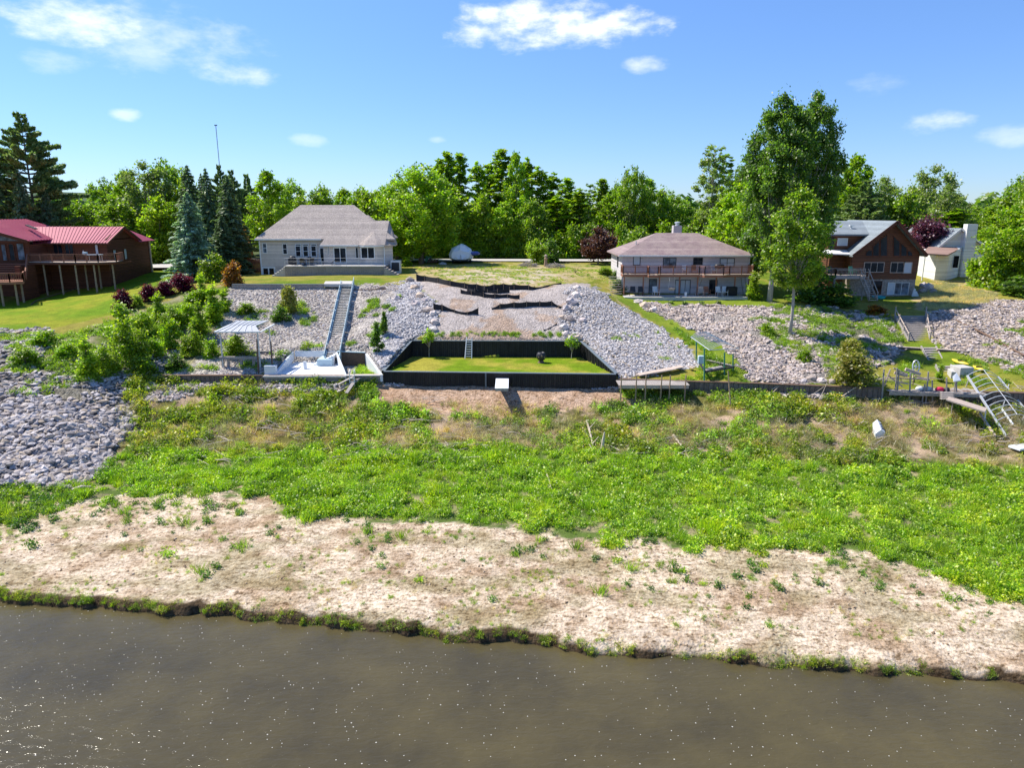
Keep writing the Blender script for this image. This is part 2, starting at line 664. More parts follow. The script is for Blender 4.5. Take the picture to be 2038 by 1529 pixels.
ENC = [U(765, 739, 4.85)[:2], U(1225, 744.5, 4.85)[:2], U(1155, 680, 6.25)[:2], U(820, 679, 6.25)[:2]]
LAWN_Z = 4.72
PIT = [U(690, 749, 4.5)[:2], U(757, 749, 4.5)[:2], U(727, 717, 4.7)[:2], U(672, 717, 4.7)[:2]]
PATIO = [U(528, 748, 4.5)[:2], U(688, 748, 4.5)[:2], U(668, 716, 4.7)[:2], U(588, 716, 4.7)[:2]]


def grow(poly, d):
    cx = sum(p[0] for p in poly) / len(poly)
    cy = sum(p[1] for p in poly) / len(poly)
    o = []
    for x, y in poly:
        o.append((x + d * (1 if x > cx else -1), y + d * (1 if y > cy else -1)))
    return o


ENCg, PITg, PATg = grow(ENC, 0.22), grow(PIT, 0.3), grow(PATIO, 0.1)


def zt(x, y, rough=True):
    x = np.asarray(x, float)
    y = np.asarray(y, float)
    xc = np.clip(x, -75, 75)
    yc = np.clip(y, 18, 125)
    zu = tpsU(xc, yc)
    zl = tpsL(xc, np.minimum(yc, 64))
    wl_ = sst(X300 - 3, X300 + 1, x)
    low = wl_ * zl + (1 - wl_) * zu
    z = np.where(y < Wf(x), low, zu)
    z = np.where(y > 112, z + (10.8 - z) * sst(112, 122, y), z)
    far = sst(75, 110, np.abs(x))
    z = np.where(y > Wf(x), z * (1 - far) + far * np.maximum(z, 9.5), z)
    if rough:
        px, py = proj(x, y, z)
        rk = rock_mask(px, py)
        z = z + rk * (fbm(x, y, 1.4, 5, 4) - 0.5) * 0.7
        z = z + (fbm(x, y, 3.0, 8, 3) - 0.5) * 0.12 * (y < 118)
        sand = (y < Wf(x)) & (py > 980)
        z = z + sand * ((fbm(x, y, 0.9, 12, 4) - 0.5) * 0.16)
        scrub = (y < Wf(x)) & (py < 990) & (py > 770)
        z = z + scrub * (fbm(x, y, 2.2, 15, 4) - 0.5) * 0.45
    up_ = y > Wf(x)
    z = np.where(inpoly(x, y, ENCg) & up_, LAWN_Z, z)
    z = np.where(inpoly(x, y, PITg) & up_, 4.15, z)
    z = np.where(inpoly(x, y, PATg) & up_, 4.2, z)
    eb = y - Bf(x)
    z = z - 0.30 * (1 - sst(0.0, 0.9, eb)) * sst(0.35, 0.6, vnoise(x, y * 0, 1.1, 33)) - 0.12 * (1 - sst(0, .3, eb))
    z = np.where(y < Bf(x), -1.2, z)
    return z


# zone outlines, traced where each ground material meets the next
ROCKS = {
    'left_heap': [(-500, 775), (0, 778), (60, 782), (130, 800), (268, 812), (262, 850), (228, 900), (185, 955), (130, 972), (0, 970), (-500, 985)],
    'left_bank': [(-500, 655), (0, 658), (95, 656), (110, 690), (60, 720), (200, 690), (280, 650), (330, 700), (320, 765), (270, 812), (130, 800), (60, 782), (-500, 775)],
    'bluff': [(455, 572), (640, 572), (690, 568), (825, 563), (800, 600), (790, 660), (765, 752), (525, 745), (300, 760), (330, 700), (440, 640)],
    'pile_left': [(805, 560), (835, 566), (868, 610), (872, 650), (820, 676), (762, 735), (755, 750), (700, 715), (745, 690), (770, 620)],
    'pile_right': [(1128, 572), (1190, 572), (1215, 600), (1290, 640), (1378, 700), (1392, 728), (1232, 756), (1226, 742), (1156, 678), (1120, 672), (1118, 640), (1135, 600)],
    'bank_right': [(1270, 604), (1535, 612), (1545, 650), (1620, 690), (1652, 752), (1600, 768), (1500, 758), (1470, 720), (1440, 690), (1340, 640)],
    'bank_far': [(1850, 622), (1900, 612), (1985, 596), (2050, 600), (2500, 620), (2500, 760), (2038, 745), (1960, 722), (1872, 690), (1845, 650)],
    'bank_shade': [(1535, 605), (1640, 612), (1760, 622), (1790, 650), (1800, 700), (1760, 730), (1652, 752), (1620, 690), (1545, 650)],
}
GRAVEL = [(820, 556), (870, 560), (960, 572), (1060, 576), (1130, 563), (1180, 566), (1140, 600), (1122, 640), (1122, 682), (858, 682), (874, 640), (866, 600), (832, 566)]


def rock_mask(px, py):
    m = np.zeros(np.shape(px))
    for k, p in ROCKS.items():
        m = np.maximum(m, inpoly(px, py, p) * (0.35 if k in ('bluff', 'pile_right', 'pile_left') else 1.0))
    return m


def Gp(px, py, dz=0.0):
    """ground point seen at a photo pixel (ray marched onto the terrain)"""
    d = ray(px, py)
    ys = np.concatenate([np.arange(22, 140, 0.2), np.arange(140, 900, 3)])
    t = ys / d[1]
    xs = d[0] * t
    zs = H + d[2] * t
    g = zt(xs, ys, False)
    i = np.argmax(zs < g)
    if zs[i] >= g[i]:
        i = len(ys) - 1
    y0 = ys[i]
    return (float(xs[i]), float(y0), float(g[i]) + dz)


def gz(x, y):
    return float(zt(np.array([x]), np.array([y]), False)[0])


# grid: warped so rows follow the river edge and the sea wall
def axis(a, b, st):
    return np.arange(a, b + 1e-6, st)


gx = np.concatenate([[-4000, -2000, -1000, -500, -300, -200, -150], axis(-110, -66, 2.0), axis(-65, 65, 0.27), axis(66, 110, 2.0), [150, 200, 300, 500, 1000, 2000, 4000]])
nb, nl, nu = 4, 150, 190
rows = []
bx_, wx_ = Bf(gx), Wf(gx)
for v in (-30, -6, -1.0):
    rows.append(bx_ + v)
rows.append(bx_ - 0.14)
for i in range(nl + 1):
    t = i / nl
    rows.append(bx_ + 0.03 + (wx_ - 0.03 - bx_ - 0.03) * t)
far_rows = np.concatenate([np.linspace(0, 1, nu) ** 1.25])
for t in far_rows:
    rows.append(wx_ + 0.03 + (122 - wx_) * t)
for v in (128, 140, 170, 220, 300, 500, 900, 1800, 4000):
    rows.append(np.full(len(gx), float(v)))
YY = np.array(rows)
XX = np.tile(gx, (len(rows), 1))
ZZ = zt(XX, YY)
ZZ[:3] = -1.6
ZZ[3] = -0.5
PX, PY = proj(XX, YY, ZZ)
jx = (fbm(XX, YY, 1.2, 21, 4) - 0.5) * 46
jy = (fbm(XX, YY, 1.0, 26, 4) - 0.5) * 30
PXj, PYj = PX + jx, PY + jy
n1, n2, n3 = fbm(XX, YY, 3.0, 41, 5), fbm(XX, YY, 0.9, 51, 4), fbm(XX, YY, 9.0, 61, 3)


def colmix(a, b, t):
    return np.asarray(a)[None, None] * (1 - t[..., None]) + np.asarray(b)[None, None] * t[..., None]


GRASS_A, GRASS_B, STRAW = (0.135, 0.20, 0.012), (0.28, 0.25, 0.045), (0.42, 0.33, 0.17)
col = colmix(GRASS_A, GRASS_B, sst(0.36, 0.62, n1 * 0.6 + n3 * 0.4))
kind = np.zeros(XX.shape)                       # 0 grass, 1 stony, 0.5 sand
upper = YY > wx_[None]
# dry plateau between the houses
dry = inpoly(PXj, PYj, [(820, 528), (1180, 526), (1215, 545), (1240, 600), (1260, 640), (1200, 560), (1130, 566), (1060, 578), (960, 574), (870, 560), (820, 552)]) & upper
col = np.where(dry[..., None], colmix((0.30, 0.29, 0.06), STRAW, sst(0.35, 0.6, n2 * 0.4 + n1 * 0.6)), col)
bare = inpoly(PXj, PYj, [(870, 538), (1060, 536), (1130, 548), (1080, 566), (960, 566), (900, 556)]) & upper & (n2 > 0.4)
col = np.where(bare[..., None], colmix((0.42, 0.34, 0.22), (0.56, 0.47, 0.36), n2), col)
strawr = inpoly(PXj, PYj, [(1830, 575), (1870, 560), (1930, 560), (1990, 580), (1975, 600), (1900, 620), (1840, 625), (1820, 600)]) & upper
col = np.where(strawr[..., None], colmix((0.40, 0.30, 0.10), (0.52, 0.40, 0.22), n2), col)
# grass on the right bank strip and below the ranch house stays a fuller green
gr = inpoly(PXj, PYj, [(1215, 590), (1500, 588), (1560, 606), (1400, 640), (1480, 720), (1500, 765), (1380, 745), (1400, 700), (1300, 640)]) & upper
col = np.where(gr[..., None], colmix((0.11, 0.21, 0.01), (0.24, 0.27, 0.03), n1), col)
# gravel slope
g = inpoly(PX + jx * 0.3, PY + jy * 0.3, GRAVEL) & upper
col = np.where(g[..., None], colmix((0.41, 0.36, 0.33), (0.54, 0.48, 0.45), n2), col)
rust = g & (inpoly(PXj, PYj, [(880, 668), (960, 640), (1000, 600), (1010, 640), (1060, 668), (1120, 690), (870, 690)]) | (n1 > 0.66))
col = np.where(rust[..., None], colmix((0.40, 0.28, 0.20), (0.50, 0.40, 0.33), n2), col)
kind = np.where(g, 0.74, kind)
# under the riprap
tones = {'left_heap': ((0.16, 0.14, 0.13), (0.3, 0.27, 0.26)), 'left_bank': ((0.15, 0.14, 0.10), (0.30, 0.27, 0.22)), 'bluff': ((0.36, 0.32, 0.27), (0.55, 0.50, 0.46)),
         'pile_left': ((0.26, 0.25, 0.26), (0.42, 0.41, 0.43)), 'pile_right': ((0.26, 0.25, 0.26), (0.42, 0.41, 0.43)), 'bank_right': ((0.24, 0.21, 0.19), (0.38, 0.34, 0.32)),
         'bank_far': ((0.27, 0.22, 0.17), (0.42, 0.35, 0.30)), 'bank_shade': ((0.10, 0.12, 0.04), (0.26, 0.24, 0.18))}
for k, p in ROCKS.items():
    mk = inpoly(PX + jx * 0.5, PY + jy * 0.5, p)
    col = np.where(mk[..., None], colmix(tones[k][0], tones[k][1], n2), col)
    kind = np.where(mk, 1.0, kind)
# planted slope between the bluff and the left lawn
hill = inpoly(PXj, PYj, [(225, 640), (345, 590), (400, 578), (455, 572), (440, 640), (440, 700), (330, 745), (260, 750), (150, 760), (60, 720), (120, 670)]) & upper
col = np.where(hill[..., None], colmix((0.12, 0.16, 0.02), (0.32, 0.28, 0.18), sst(0.4, 0.62, n1)), col)
# shore
SB = [(-500, 985), (0, 990), (130, 985), (190, 1000), (330, 985), (540, 978), (560, 1018), (700, 1040), (1000, 1046), (1150, 1062), (1350, 1090), (1600, 1092), (1800, 1112),
      (1880, 1150), (1950, 1185), (2038, 1205), (2500, 1300)]
GB = [(-500, 985), (180, 965), (235, 905), (420, 892), (700, 890), (1000, 886), (1400, 905), (1700, 915), (2038, 930), (2500, 950)]
sbl = np.interp(PX, [p[0] for p in SB], [p[1] for p in SB])
gbl = np.interp(PX, [p[0] for p in GB], [p[1] for p in GB])
low = ~upper
keep = (kind > 0.5) & low
scr = low & ~keep & (PYj < gbl)
col = np.where(scr[..., None], colmix((0.13, 0.12, 0.03), (0.44, 0.32, 0.22), sst(0.42, 0.60, n1 * .5 + n2 * .5)), col)
blt = low & ~keep & (PYj >= gbl)
col = np.where(blt[..., None], colmix((0.10, 0.15, 0.03), (0.34, 0.29, 0.16), sst(0.42, 0.62, n2)), col)
snd = low & ~keep & (PYj + (n1 - .5) * 60 >= sbl)
scol = colmix((0.42, 0.31, 0.21), (0.68, 0.57, 0.44), sst(0.34, 0.56, n2 * 0.55 + n1 * 0.45))
olive = sst(0.54, 0.66, fbm(XX * 0.45, YY, 1.6, 71, 4))
scol = scol * (1 - olive[..., None] * 0.42) + np.array((0.20, 0.19, 0.07)) * olive[..., None] * 0.42
col = np.where(snd[..., None], scol, col)
kind = np.where(snd, 0.5, kind)
dirt = low & inpoly(PX + jx * .6, PY + jy * .4, [(735, 760), (1228, 765), (1240, 800), (1180, 812), (1000, 832), (850, 822), (760, 800)])
col = np.where(dirt[..., None], colmix((0.40, 0.25, 0.15), (0.58, 0.44, 0.34), n2), col)
kind = np.where(dirt, 0.5, kind)
bankf = (YY < bx_[None] + 0.25)
col = np.where(bankf[..., None], np.array((0.10, 0.07, 0.04)), col)
lawn_in = inpoly(XX, YY, ENCg)
col = np.where(lawn_in[..., None], colmix((0.15, 0.235, 0.006), (0.33, 0.30, 0.04), sst(0.42, 0.68, n1)), col)
kind = np.where(lawn_in, 0.0, kind)
lawn_l = inpoly(PX, PY, [(-500, 620), (0, 610), (230, 560), (345, 520), (345, 580), (230, 625), (100, 655), (-500, 660)]) & upper
col = np.where(lawn_l[..., None], colmix((0.135, 0.235, 0.006), (0.27, 0.28, 0.02), sst(0.45, 0.72, n1 * .5 + n3 * .5)), col)
forest = YY > 121
col = np.where(forest[..., None], colmix((0.05, 0.08, 0.02), (0.13, 0.14, 0.05), n1), col)

gm = new_mat('ground_surface')
o_ = N(gm, 'ShaderNodeOutputMaterial')
p_ = N(gm, 'ShaderNodeBsdfPrincipled', Roughness=0.95)
p_.inputs['Specular IOR Level'].default_value = 0.12
at = N(gm, 'ShaderNodeAttribute', attribute_name='tone')
ak = N(gm, 'ShaderNodeAttribute', attribute_name='stony')
tcg = N(gm, 'ShaderNodeTexCoord')
na = N(gm, 'ShaderNodeTexNoise', Scale=7.0, Detail=8.0, Roughness=0.75)
L(gm, tcg.outputs['Object'], na.inputs[0])
nb_ = N(gm, 'ShaderNodeTexVoronoi', Scale=6.5)
L(gm, tcg.outputs['Object'], nb_.inputs[0])
nc = N(gm, 'ShaderNodeTexNoise', Scale=1.1, Detail=6.0, Roughness=0.7)
L(gm, tcg.outputs['Object'], nc.inputs[0])
fine = ramp(gm, na.outputs[0], [(0.3, 0.62), (0.7, 1.32)])
mid = ramp(gm, nc.outputs[0], [(0.35, 0.8), (0.65, 1.15)])
c_ = mix(gm, 1.0, at.outputs['Color'], fine, 'MULTIPLY')
c_ = mix(gm, 1.0, c_, mid, 'MULTIPLY')
# small stones of their own tone where the ground is stony
st_ = mix(gm, 0.75, (0.4, 0.4, 0.4), nb_.outputs['Color'], 'MIX')
stv = N(gm, 'ShaderNodeRGBToBW')
L(gm, st_, stv.inputs[0])
sr = ramp(gm, stv.outputs[0], [(0.2, 0.5), (0.8, 1.45)])
c2_ = mix(gm, 1.0, c_, sr, 'MULTIPLY')
kk = ramp(gm, ak.outputs['Fac'], [(0.6, 0.0), (1.0, 1.0)])
c_ = mix(gm, kk, c_, c2_)
# cracked crust and damp specks of the drained mud
nv = N(gm, 'ShaderNodeTexNoise', Scale=3.4, Detail=10.0, Roughness=0.82)
mpv = N(gm, 'ShaderNodeMapping')
mpv.inputs['Scale'].default_value = (0.8, 1.3, 1)
L(gm, tcg.outputs['Object'], mpv.inputs[0])
L(gm, mpv.outputs[0], nv.inputs[0])
spk = ramp(gm, nv.outputs[0], [(0.41, (0.30, 0.24, 0.17)), (0.47, (0.84, 0.78, 0.70)), (0.56, (1.14, 1.12, 1.1))])
ks = ramp(gm, ak.outputs['Fac'], [(0.2, 0.0), (0.45, 1.0), (0.6, 1.0), (0.8, 0.0)])
c_ = mix(gm, ks, c_, mix(gm, 1.0, c_, spk, 'MULTIPLY'))
L(gm, c_, p_.inputs['Base Color'])
ha = N(gm, 'ShaderNodeMath', operation='ADD')
L(gm, na.outputs[0], ha.inputs[0])
hm = N(gm, 'ShaderNodeMath', operation='MULTIPLY')
L(gm, nb_.outputs['Distance'], hm.inputs[0])
hm.inputs[1].default_value = -1.2
hk = N(gm, 'ShaderNodeMath', operation='MULTIPLY')
L(gm, hm.outputs[0], hk.inputs[0])
L(gm, ak.outputs['Fac'], hk.inputs[1])
L(gm, hk.outputs[0], ha.inputs[1])
bm_ = N(gm, 'ShaderNodeBump', Strength=0.75)
bm_.inputs['Distance'].default_value = 0.12
L(gm, ha.outputs[0], bm_.inputs['Height'])
L(gm, bm_.outputs[0], p_.inputs['Normal'])
L(gm, p_.outputs[0], o_.inputs[0])

nr, ncl = XX.shape
idx = np.arange(nr * ncl).reshape(nr, ncl)
quads = np.stack([idx[:-1, :-1], idx[:-1, 1:], idx[1:, 1:], idx[1:, :-1]], -1).reshape(-1, 4)
ground = mesh_np('ground', np.stack([XX, YY, ZZ], -1).reshape(-1, 3), quads, gm, smooth=True)
tag(ground, kind='structure')
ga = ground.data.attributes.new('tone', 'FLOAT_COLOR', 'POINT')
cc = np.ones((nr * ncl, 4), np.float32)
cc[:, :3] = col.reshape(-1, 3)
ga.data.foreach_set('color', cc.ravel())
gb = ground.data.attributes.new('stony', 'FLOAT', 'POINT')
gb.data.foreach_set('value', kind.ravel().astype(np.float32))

# ------------------------------------------------------------------ river
wm = new_mat('river_water')
o_ = N(wm, 'ShaderNodeOutputMaterial')
p_ = N(wm, 'ShaderNodeBsdfPrincipled', Roughness=0.12, IOR=1.33)
tw = N(wm, 'ShaderNodeTexCoord')
nw = N(wm, 'ShaderNodeTexNoise', Scale=0.22, Detail=8.0, Roughness=0.62)
L(wm, tw.outputs['Object'], nw.inputs[0])
wc = ramp(wm, nw.outputs[0], [(0.35, (0.060, 0.050, 0.026)), (0.65, (0.096, 0.078, 0.034))])
vo = N(wm, 'ShaderNodeTexVoronoi', Scale=5.0)
L(wm, tw.outputs['Object'], vo.inputs[0])
vr = N(wm, 'ShaderNodeSeparateColor')
L(wm, vo.outputs['Color'], vr.inputs[0])
th1 = N(wm, 'ShaderNodeMath', operation='LESS_THAN')
L(wm, vo.outputs['Distance'], th1.inputs[0])
sz = N(wm, 'ShaderNodeMath', operation='MULTIPLY')
L(wm, vr.outputs[1], sz.inputs[0])
sz.inputs[1].default_value = 0.13
L(wm, sz.outputs[0], th1.inputs[1])
th2 = N(wm, 'ShaderNodeMath', operation='GREATER_THAN')
L(wm, vr.outputs[0], th2.inputs[0])
th2.inputs[1].default_value = 0.15
fl_ = N(wm, 'ShaderNodeMath', operation='MULTIPLY')
L(wm, th1.outputs[0], fl_.inputs[0])
L(wm, th2.outputs[0], fl_.inputs[1])
wc = mix(wm, fl_.outputs[0], wc, (0.5, 0.48, 0.42))
L(wm, wc, p_.inputs['Base Color'])
nw1 = N(wm, 'ShaderNodeTexNoise', Scale=3.0, Detail=5.0, Roughness=0.6)
nw1.inputs['Distortion'].default_value = 0.5
mpw = N(wm, 'ShaderNodeMapping')
mpw.inputs['Scale'].default_value = (0.6, 1.4, 1)
L(wm, tw.outputs['Object'], mpw.inputs[0])
L(wm, mpw.outputs[0], nw1.inputs[0])
bw = N(wm, 'ShaderNodeBump', Strength=0.45)
bw.inputs['Distance'].default_value = 0.08
L(wm, nw1.outputs[0], bw.inputs['Height'])
L(wm, bw.outputs[0], p_.inputs['Normal'])
L(wm, p_.outputs[0], o_.inputs[0])
riv = MB().add([(-400, -300, 0), (400, -300, 0), (400, 60, 0), (-400, 60, 0)], [(0, 1, 2, 3)]).build('river', wm)
tag(riv, kind='structure')

# ------------------------------------------------------------------ road and driveway
asph = surf('pale_asphalt', (0.50, 0.47, 0.43), rough=0.9, var=0.12, scale=6, bump=0.1)
conc = surf('concrete', (0.50, 0.48, 0.45), rough=0.9, var=0.15, scale=5, bump=0.15, blotch=0.4, col2=(0.33, 0.31, 0.28))


def ribbon(pts, half, dz=0.05):
    V, Fq = [], []
    for i, (x, y) in enumerate(pts):
        a = pts[min(i + 1, len(pts) - 1)]
        b = pts[max(i - 1, 0)]
        d = np.array([a[0] - b[0], a[1] - b[1]], float)
        d /= np.linalg.norm(d)
        nn = np.array([-d[1], d[0]])
        for s_ in (-half, half):
            q = np.array([x, y]) + nn * s_
            V.append((q[0], q[1], 0))
    V = np.array(V)
    for k in range(3):
        pass
    V[:, 2] = zt(V[:, 0], V[:, 1], True) + dz
    # level across
    for i in range(0, len(V), 2):
        V[i:i + 2, 2] = V[i:i + 2, 2].max()
    nq = len(pts) - 1
    for i in range(nq):
        Fq.append((2 * i, 2 * i + 1, 2 * i + 3, 2 * i + 2))
    Fq = [f[::-1] for f in Fq]
    return V, np.array(Fq)


rp = [(x, 117.2 - 0.02 * (x - 0)) for x in np.arange(-140, 141, 2.0)]
V, Fq = ribbon(rp, 2.6, 0.16)
road = mesh_np('road', V, Fq, asph, smooth=True)
tag(road, kind='structure')
dv = [U(298, 506, 10.8)[:2], U(360, 506, 10.8)[:2]]
V, Fq = ribbon([(-59, 108), (-54, 108.5), (-50, 108.5), (-46, 109), (-42, 110)], 4.2, 0.09)
dr = mesh_np('driveway', V, Fq, conc, smooth=True)
tag(dr, kind='structure')

# far wooded hills on the horizon
hm_ = surf('wooded_hill', (0.06, 0.10, 0.045), rough=1.0, var=0.5, scale=0.05, bump=0.0)
hx = np.linspace(-1500, 1500, 240)
V, Fq = [], []
prof = [(0, 0), (12, 0.75), (40, 1.0), (160, 1.05), (260, 0.0)]
hh_ = 5 + 8 * fbm(hx, hx * 0, 260, 5, 5) + 5 * vnoise(hx, hx * 0, 14, 9) + 3 * vnoise(hx, hx * 0, 5, 19) + 9 * (1 - sst(-260, -160, hx))
for r_, (dy, k) in enumerate(prof):
    for i, x in enumerate(hx):
        V.append((x, 640 + dy + 60 * sin(x / 300), 10.5 + hh_[i] * k * (1 + 0.15 * (rnd.random() - .5))))
n_ = len(hx)
for r_ in range(len(prof) - 1):
    for i in range(n_ - 1):
        Fq.append((r_ * n_ + i, r_ * n_ + i + 1, (r_ + 1) * n_ + i + 1, (r_ + 1) * n_ + i))
hill_o = mesh_np('hills', np.array(V), np.array(Fq), hm_, smooth=False)
tag(hill_o, kind='structure')
# ------------------------------------------------------------------ materials for buildings
M = {}
M['cream'] = surf('cream_brick', (0.68, 0.60, 0.52), var=0.14, scale=14, bump=0.3, lines=(2, 0.22, 0.22), blotch=0.25, rough=0.9)
M['white_trim'] = surf('white_trim', (0.78, 0.78, 0.76), var=0.05, scale=5, bump=0.05, rough=0.5)
M['shingle'] = surf('grey_shingle', (0.45, 0.385, 0.335), var=0.45, scale=7, bump=0.5, lines=(2, 0.16, 0.06), blotch=0.35, col2=(0.28, 0.24, 0.23), rough=0.95)
M['shingle2'] = surf('mauve_shingle', (0.34, 0.26, 0.245), var=0.25, scale=8, bump=0.5, lines=(2, 0.15, 0.12), blotch=0.75, col2=(0.22, 0.15, 0.165), rough=0.95)
M['slate'] = surf('blue_slate_shingle', (0.24, 0.28, 0.31), var=0.2, scale=8, bump=0.4, lines=(2, 0.15, 0.12), blotch=0.4, col2=(0.16, 0.18, 0.20), rough=0.9)
M['brown_roof'] = surf('brown_shingle', (0.34, 0.22, 0.18), var=0.2, scale=8, bump=0.4, lines=(2, 0.15, 0.12), rough=0.9)
M['red_metal'] = surf('red_metal_roof', (0.42, 0.085, 0.14), var=0.1, scale=2, bump=0.05, rough=0.62, spec=0.25, blotch=0.3, col2=(0.55, 0.16, 0.18))
M['redwood'] = surf('red_brown_siding', (0.15, 0.05, 0.025), var=0.25, scale=5, bump=0.5, lines=(2, 0.2, 0.7), rough=0.75, stretch=(0.3, 0.3, 3))
M['logwood'] = surf('log_siding', (0.17, 0.072, 0.038), var=0.25, scale=4, bump=0.6, lines=(2, 0.24, 0.75), rough=0.7, stretch=(0.3, 0.3, 3), blotch=0.4, col2=(0.2, 0.07, 0.03))
M['greysiding'] = surf('grey_lilac_siding', (0.64, 0.59, 0.60), var=0.06, scale=4, bump=0.3, lines=(2, 0.2, 0.3), rough=0.8)
M['whitesiding'] = surf('white_siding', (0.84, 0.84, 0.81), var=0.05, scale=4, bump=0.3, lines=(2, 0.2, 0.15), rough=0.7)
M['stone'] = surf('fieldstone', (0.32, 0.27, 0.23), var=0.55, scale=5, bump=0.8, rough=0.95)
M['deck_red'] = surf('stained_deck_wood', (0.30, 0.13, 0.08), var=0.3, scale=6, bump=0.4, rough=0.75, stretch=(3, 3, 0.4))
M['deck_grey'] = surf('weathered_wood', (0.36, 0.32, 0.29), var=0.3, scale=6, bump=0.5, rough=0.9, stretch=(1, 1, 2), blotch=0.5, col2=(0.22, 0.2, 0.18))
M['deck_pale'] = surf('pale_deck_wood', (0.50, 0.40, 0.33), var=0.2, scale=6, bump=0.3, rough=0.85)
M['post'] = surf('cedar_post', (0.34, 0.24, 0.16), var=0.3, scale=5, bump=0.4, rough=0.85)
M['glass'] = glass_mat('dark_window_glass', (0.012, 0.015, 0.02))
M['glass_l'] = glass_mat('curtained_window_glass', (0.12, 0.15, 0.18), 0.15)
M['curtain'] = surf('curtain_behind_glass', (0.50, 0.55, 0.60), var=0.1, scale=3, bump=0.1, rough=0.25, stretch=(6, 1, 0.3))
M['dark'] = surf('dark_metal', (0.035, 0.035, 0.04), var=0.2, scale=5, bump=0.1, rough=0.45)
M['black'] = surf('black_stained_boards', (0.022, 0.022, 0.023), blotch=.6, col2=(.05,.045,.04), var=0.45, scale=3, bump=0.5, lines=(0, 0.19, 0.6), rough=0.6, spec=0.25, stretch=(1, 1, 0.3))
M['blacky'] = surf('black_stained_side_boards', (0.016, 0.016, 0.018), var=0.35, scale=3, bump=0.5, lines=(1, 0.19, 0.6), rough=0.6, spec=0.25, stretch=(1, 1, 0.3))
M['cap'] = surf('dark_cap_board', (0.16, 0.19, 0.21), var=0.2, scale=4, bump=0.1, rough=0.5)
M['alu'] = surf('aluminium', (0.62, 0.63, 0.64), var=0.12, scale=4, bump=0.05, rough=0.35, metallic=0.3)
M['white'] = surf('white_paint', (0.74, 0.76, 0.78), var=0.07, scale=3, bump=0.1, rough=0.5, blotch=0.4, col2=(0.55, 0.56, 0.56))
M['bluewhite'] = surf('pale_blue_paint', (0.42, 0.55, 0.60), var=0.12, scale=3, bump=0.1, rough=0.6, blotch=0.4, col2=(0.6, 0.66, 0.68))
M['plastic_w'] = surf('white_shrink_wrap', (0.86, 0.87, 0.88), var=0.03, scale=2, bump=0.4, rough=0.35, spec=0.5)
M['navy'] = surf('blue_tarp', (0.10, 0.13, 0.36), var=0.2, scale=3, bump=0.3, rough=0.5)
M['rubber'] = surf('black_rubber', (0.02, 0.02, 0.02), var=0.2, scale=6, bump=0.1, rough=0.8)
M['green_p'] = surf('green_paint', (0.08, 0.26, 0.16), var=0.15, scale=5, bump=0.1, rough=0.5)
M['yellow'] = surf('yellow_plastic', (0.85, 0.62, 0.05), var=0.08, scale=3, bump=0.05, rough=0.35, spec=0.5)
M['umbrella'] = surf('red_umbrella_cloth', (0.62, 0.03, 0.09), var=0.1, scale=3, bump=0.1, rough=0.8)
M['brickred'] = surf('red_paver', (0.42, 0.24, 0.18), var=0.3, scale=9, bump=0.3, rough=0.9)
M['rust'] = surf('rusty_steel', (0.16, 0.10, 0.07), var=0.4, scale=8, bump=0.4, rough=0.8)
M['steel'] = surf('sheet_pile_steel', (0.19, 0.15, 0.13), var=0.35, scale=4, bump=0.5, rough=0.8, lines=(0, 0.4, 0.5), blotch=0.6, col2=(0.10, 0.07, 0.05))
M['fabric'] = surf('silt_fence_fabric', (0.022, 0.022, 0.024), var=0.3, scale=5, bump=0.5, rough=0.75, stretch=(3, 3, 0.5))
M['teal'] = surf('turquoise_plastic', (0.05, 0.45, 0.50), var=0.1, scale=3, bump=0.05, rough=0.4)
M['glaze'] = surf('canopy_sheet', (0.42, 0.44, 0.47), var=.1, scale=2, bump=.1, rough=.5)


def window(T, x0, x1, z0, z1, y, nx=1, nz=1, frame='white_trim', pane='glass', fw=0.09, name='window', face='y', side=-1, poly=None, label=None):
    """window on a wall plane; face 'y': wall y=const seen from -y; face 'x': wall x=const seen from side"""
    f, p = MB(), MB()

    def bx(m, a0, a1, c0, c1, o0, o1):
        if face == 'y':
            m.bx(a0, a1, y + min(o0, o1) * 1, y + max(o0, o1), c0, c1)
        else:
            m.bx(y + min(o0, o1), y + max(o0, o1), a0, a1, c0, c1)
    s = side
    bx(f, x0 - fw, x1 + fw, z1, z1 + fw, 0.004 * s, 0.07 * s)
    bx(f, x0 - fw, x1 + fw, z0 - fw, z0, 0.004 * s, 0.09 * s)
    bx(f, x0 - fw, x0, z0, z1, 0.004 * s, 0.065 * s)
    bx(f, x1, x1 + fw, z0, z1, 0.004 * s, 0.065 * s)
    for i in range(1, nx):
        c = x0 + (x1 - x0) * i / nx
        bx(f, c - fw * .4, c + fw * .4, z0, z1, 0.004 * s, 0.055 * s)
    for i in range(1, nz):
        c = z0 + (z1 - z0) * i / nz
        bx(f, x0, x1, c - fw * .35, c + fw * .35, 0.004 * s, 0.05 * s)
    bx(p, x0, x1, z0, z1, 0.004 * s, 0.025 * s)
    o = f.build(name, M[frame], T, label=label)
    q = p.build('pane', M[pane], T)
    q.parent = o
    return o


def fix_child(o):
    return o


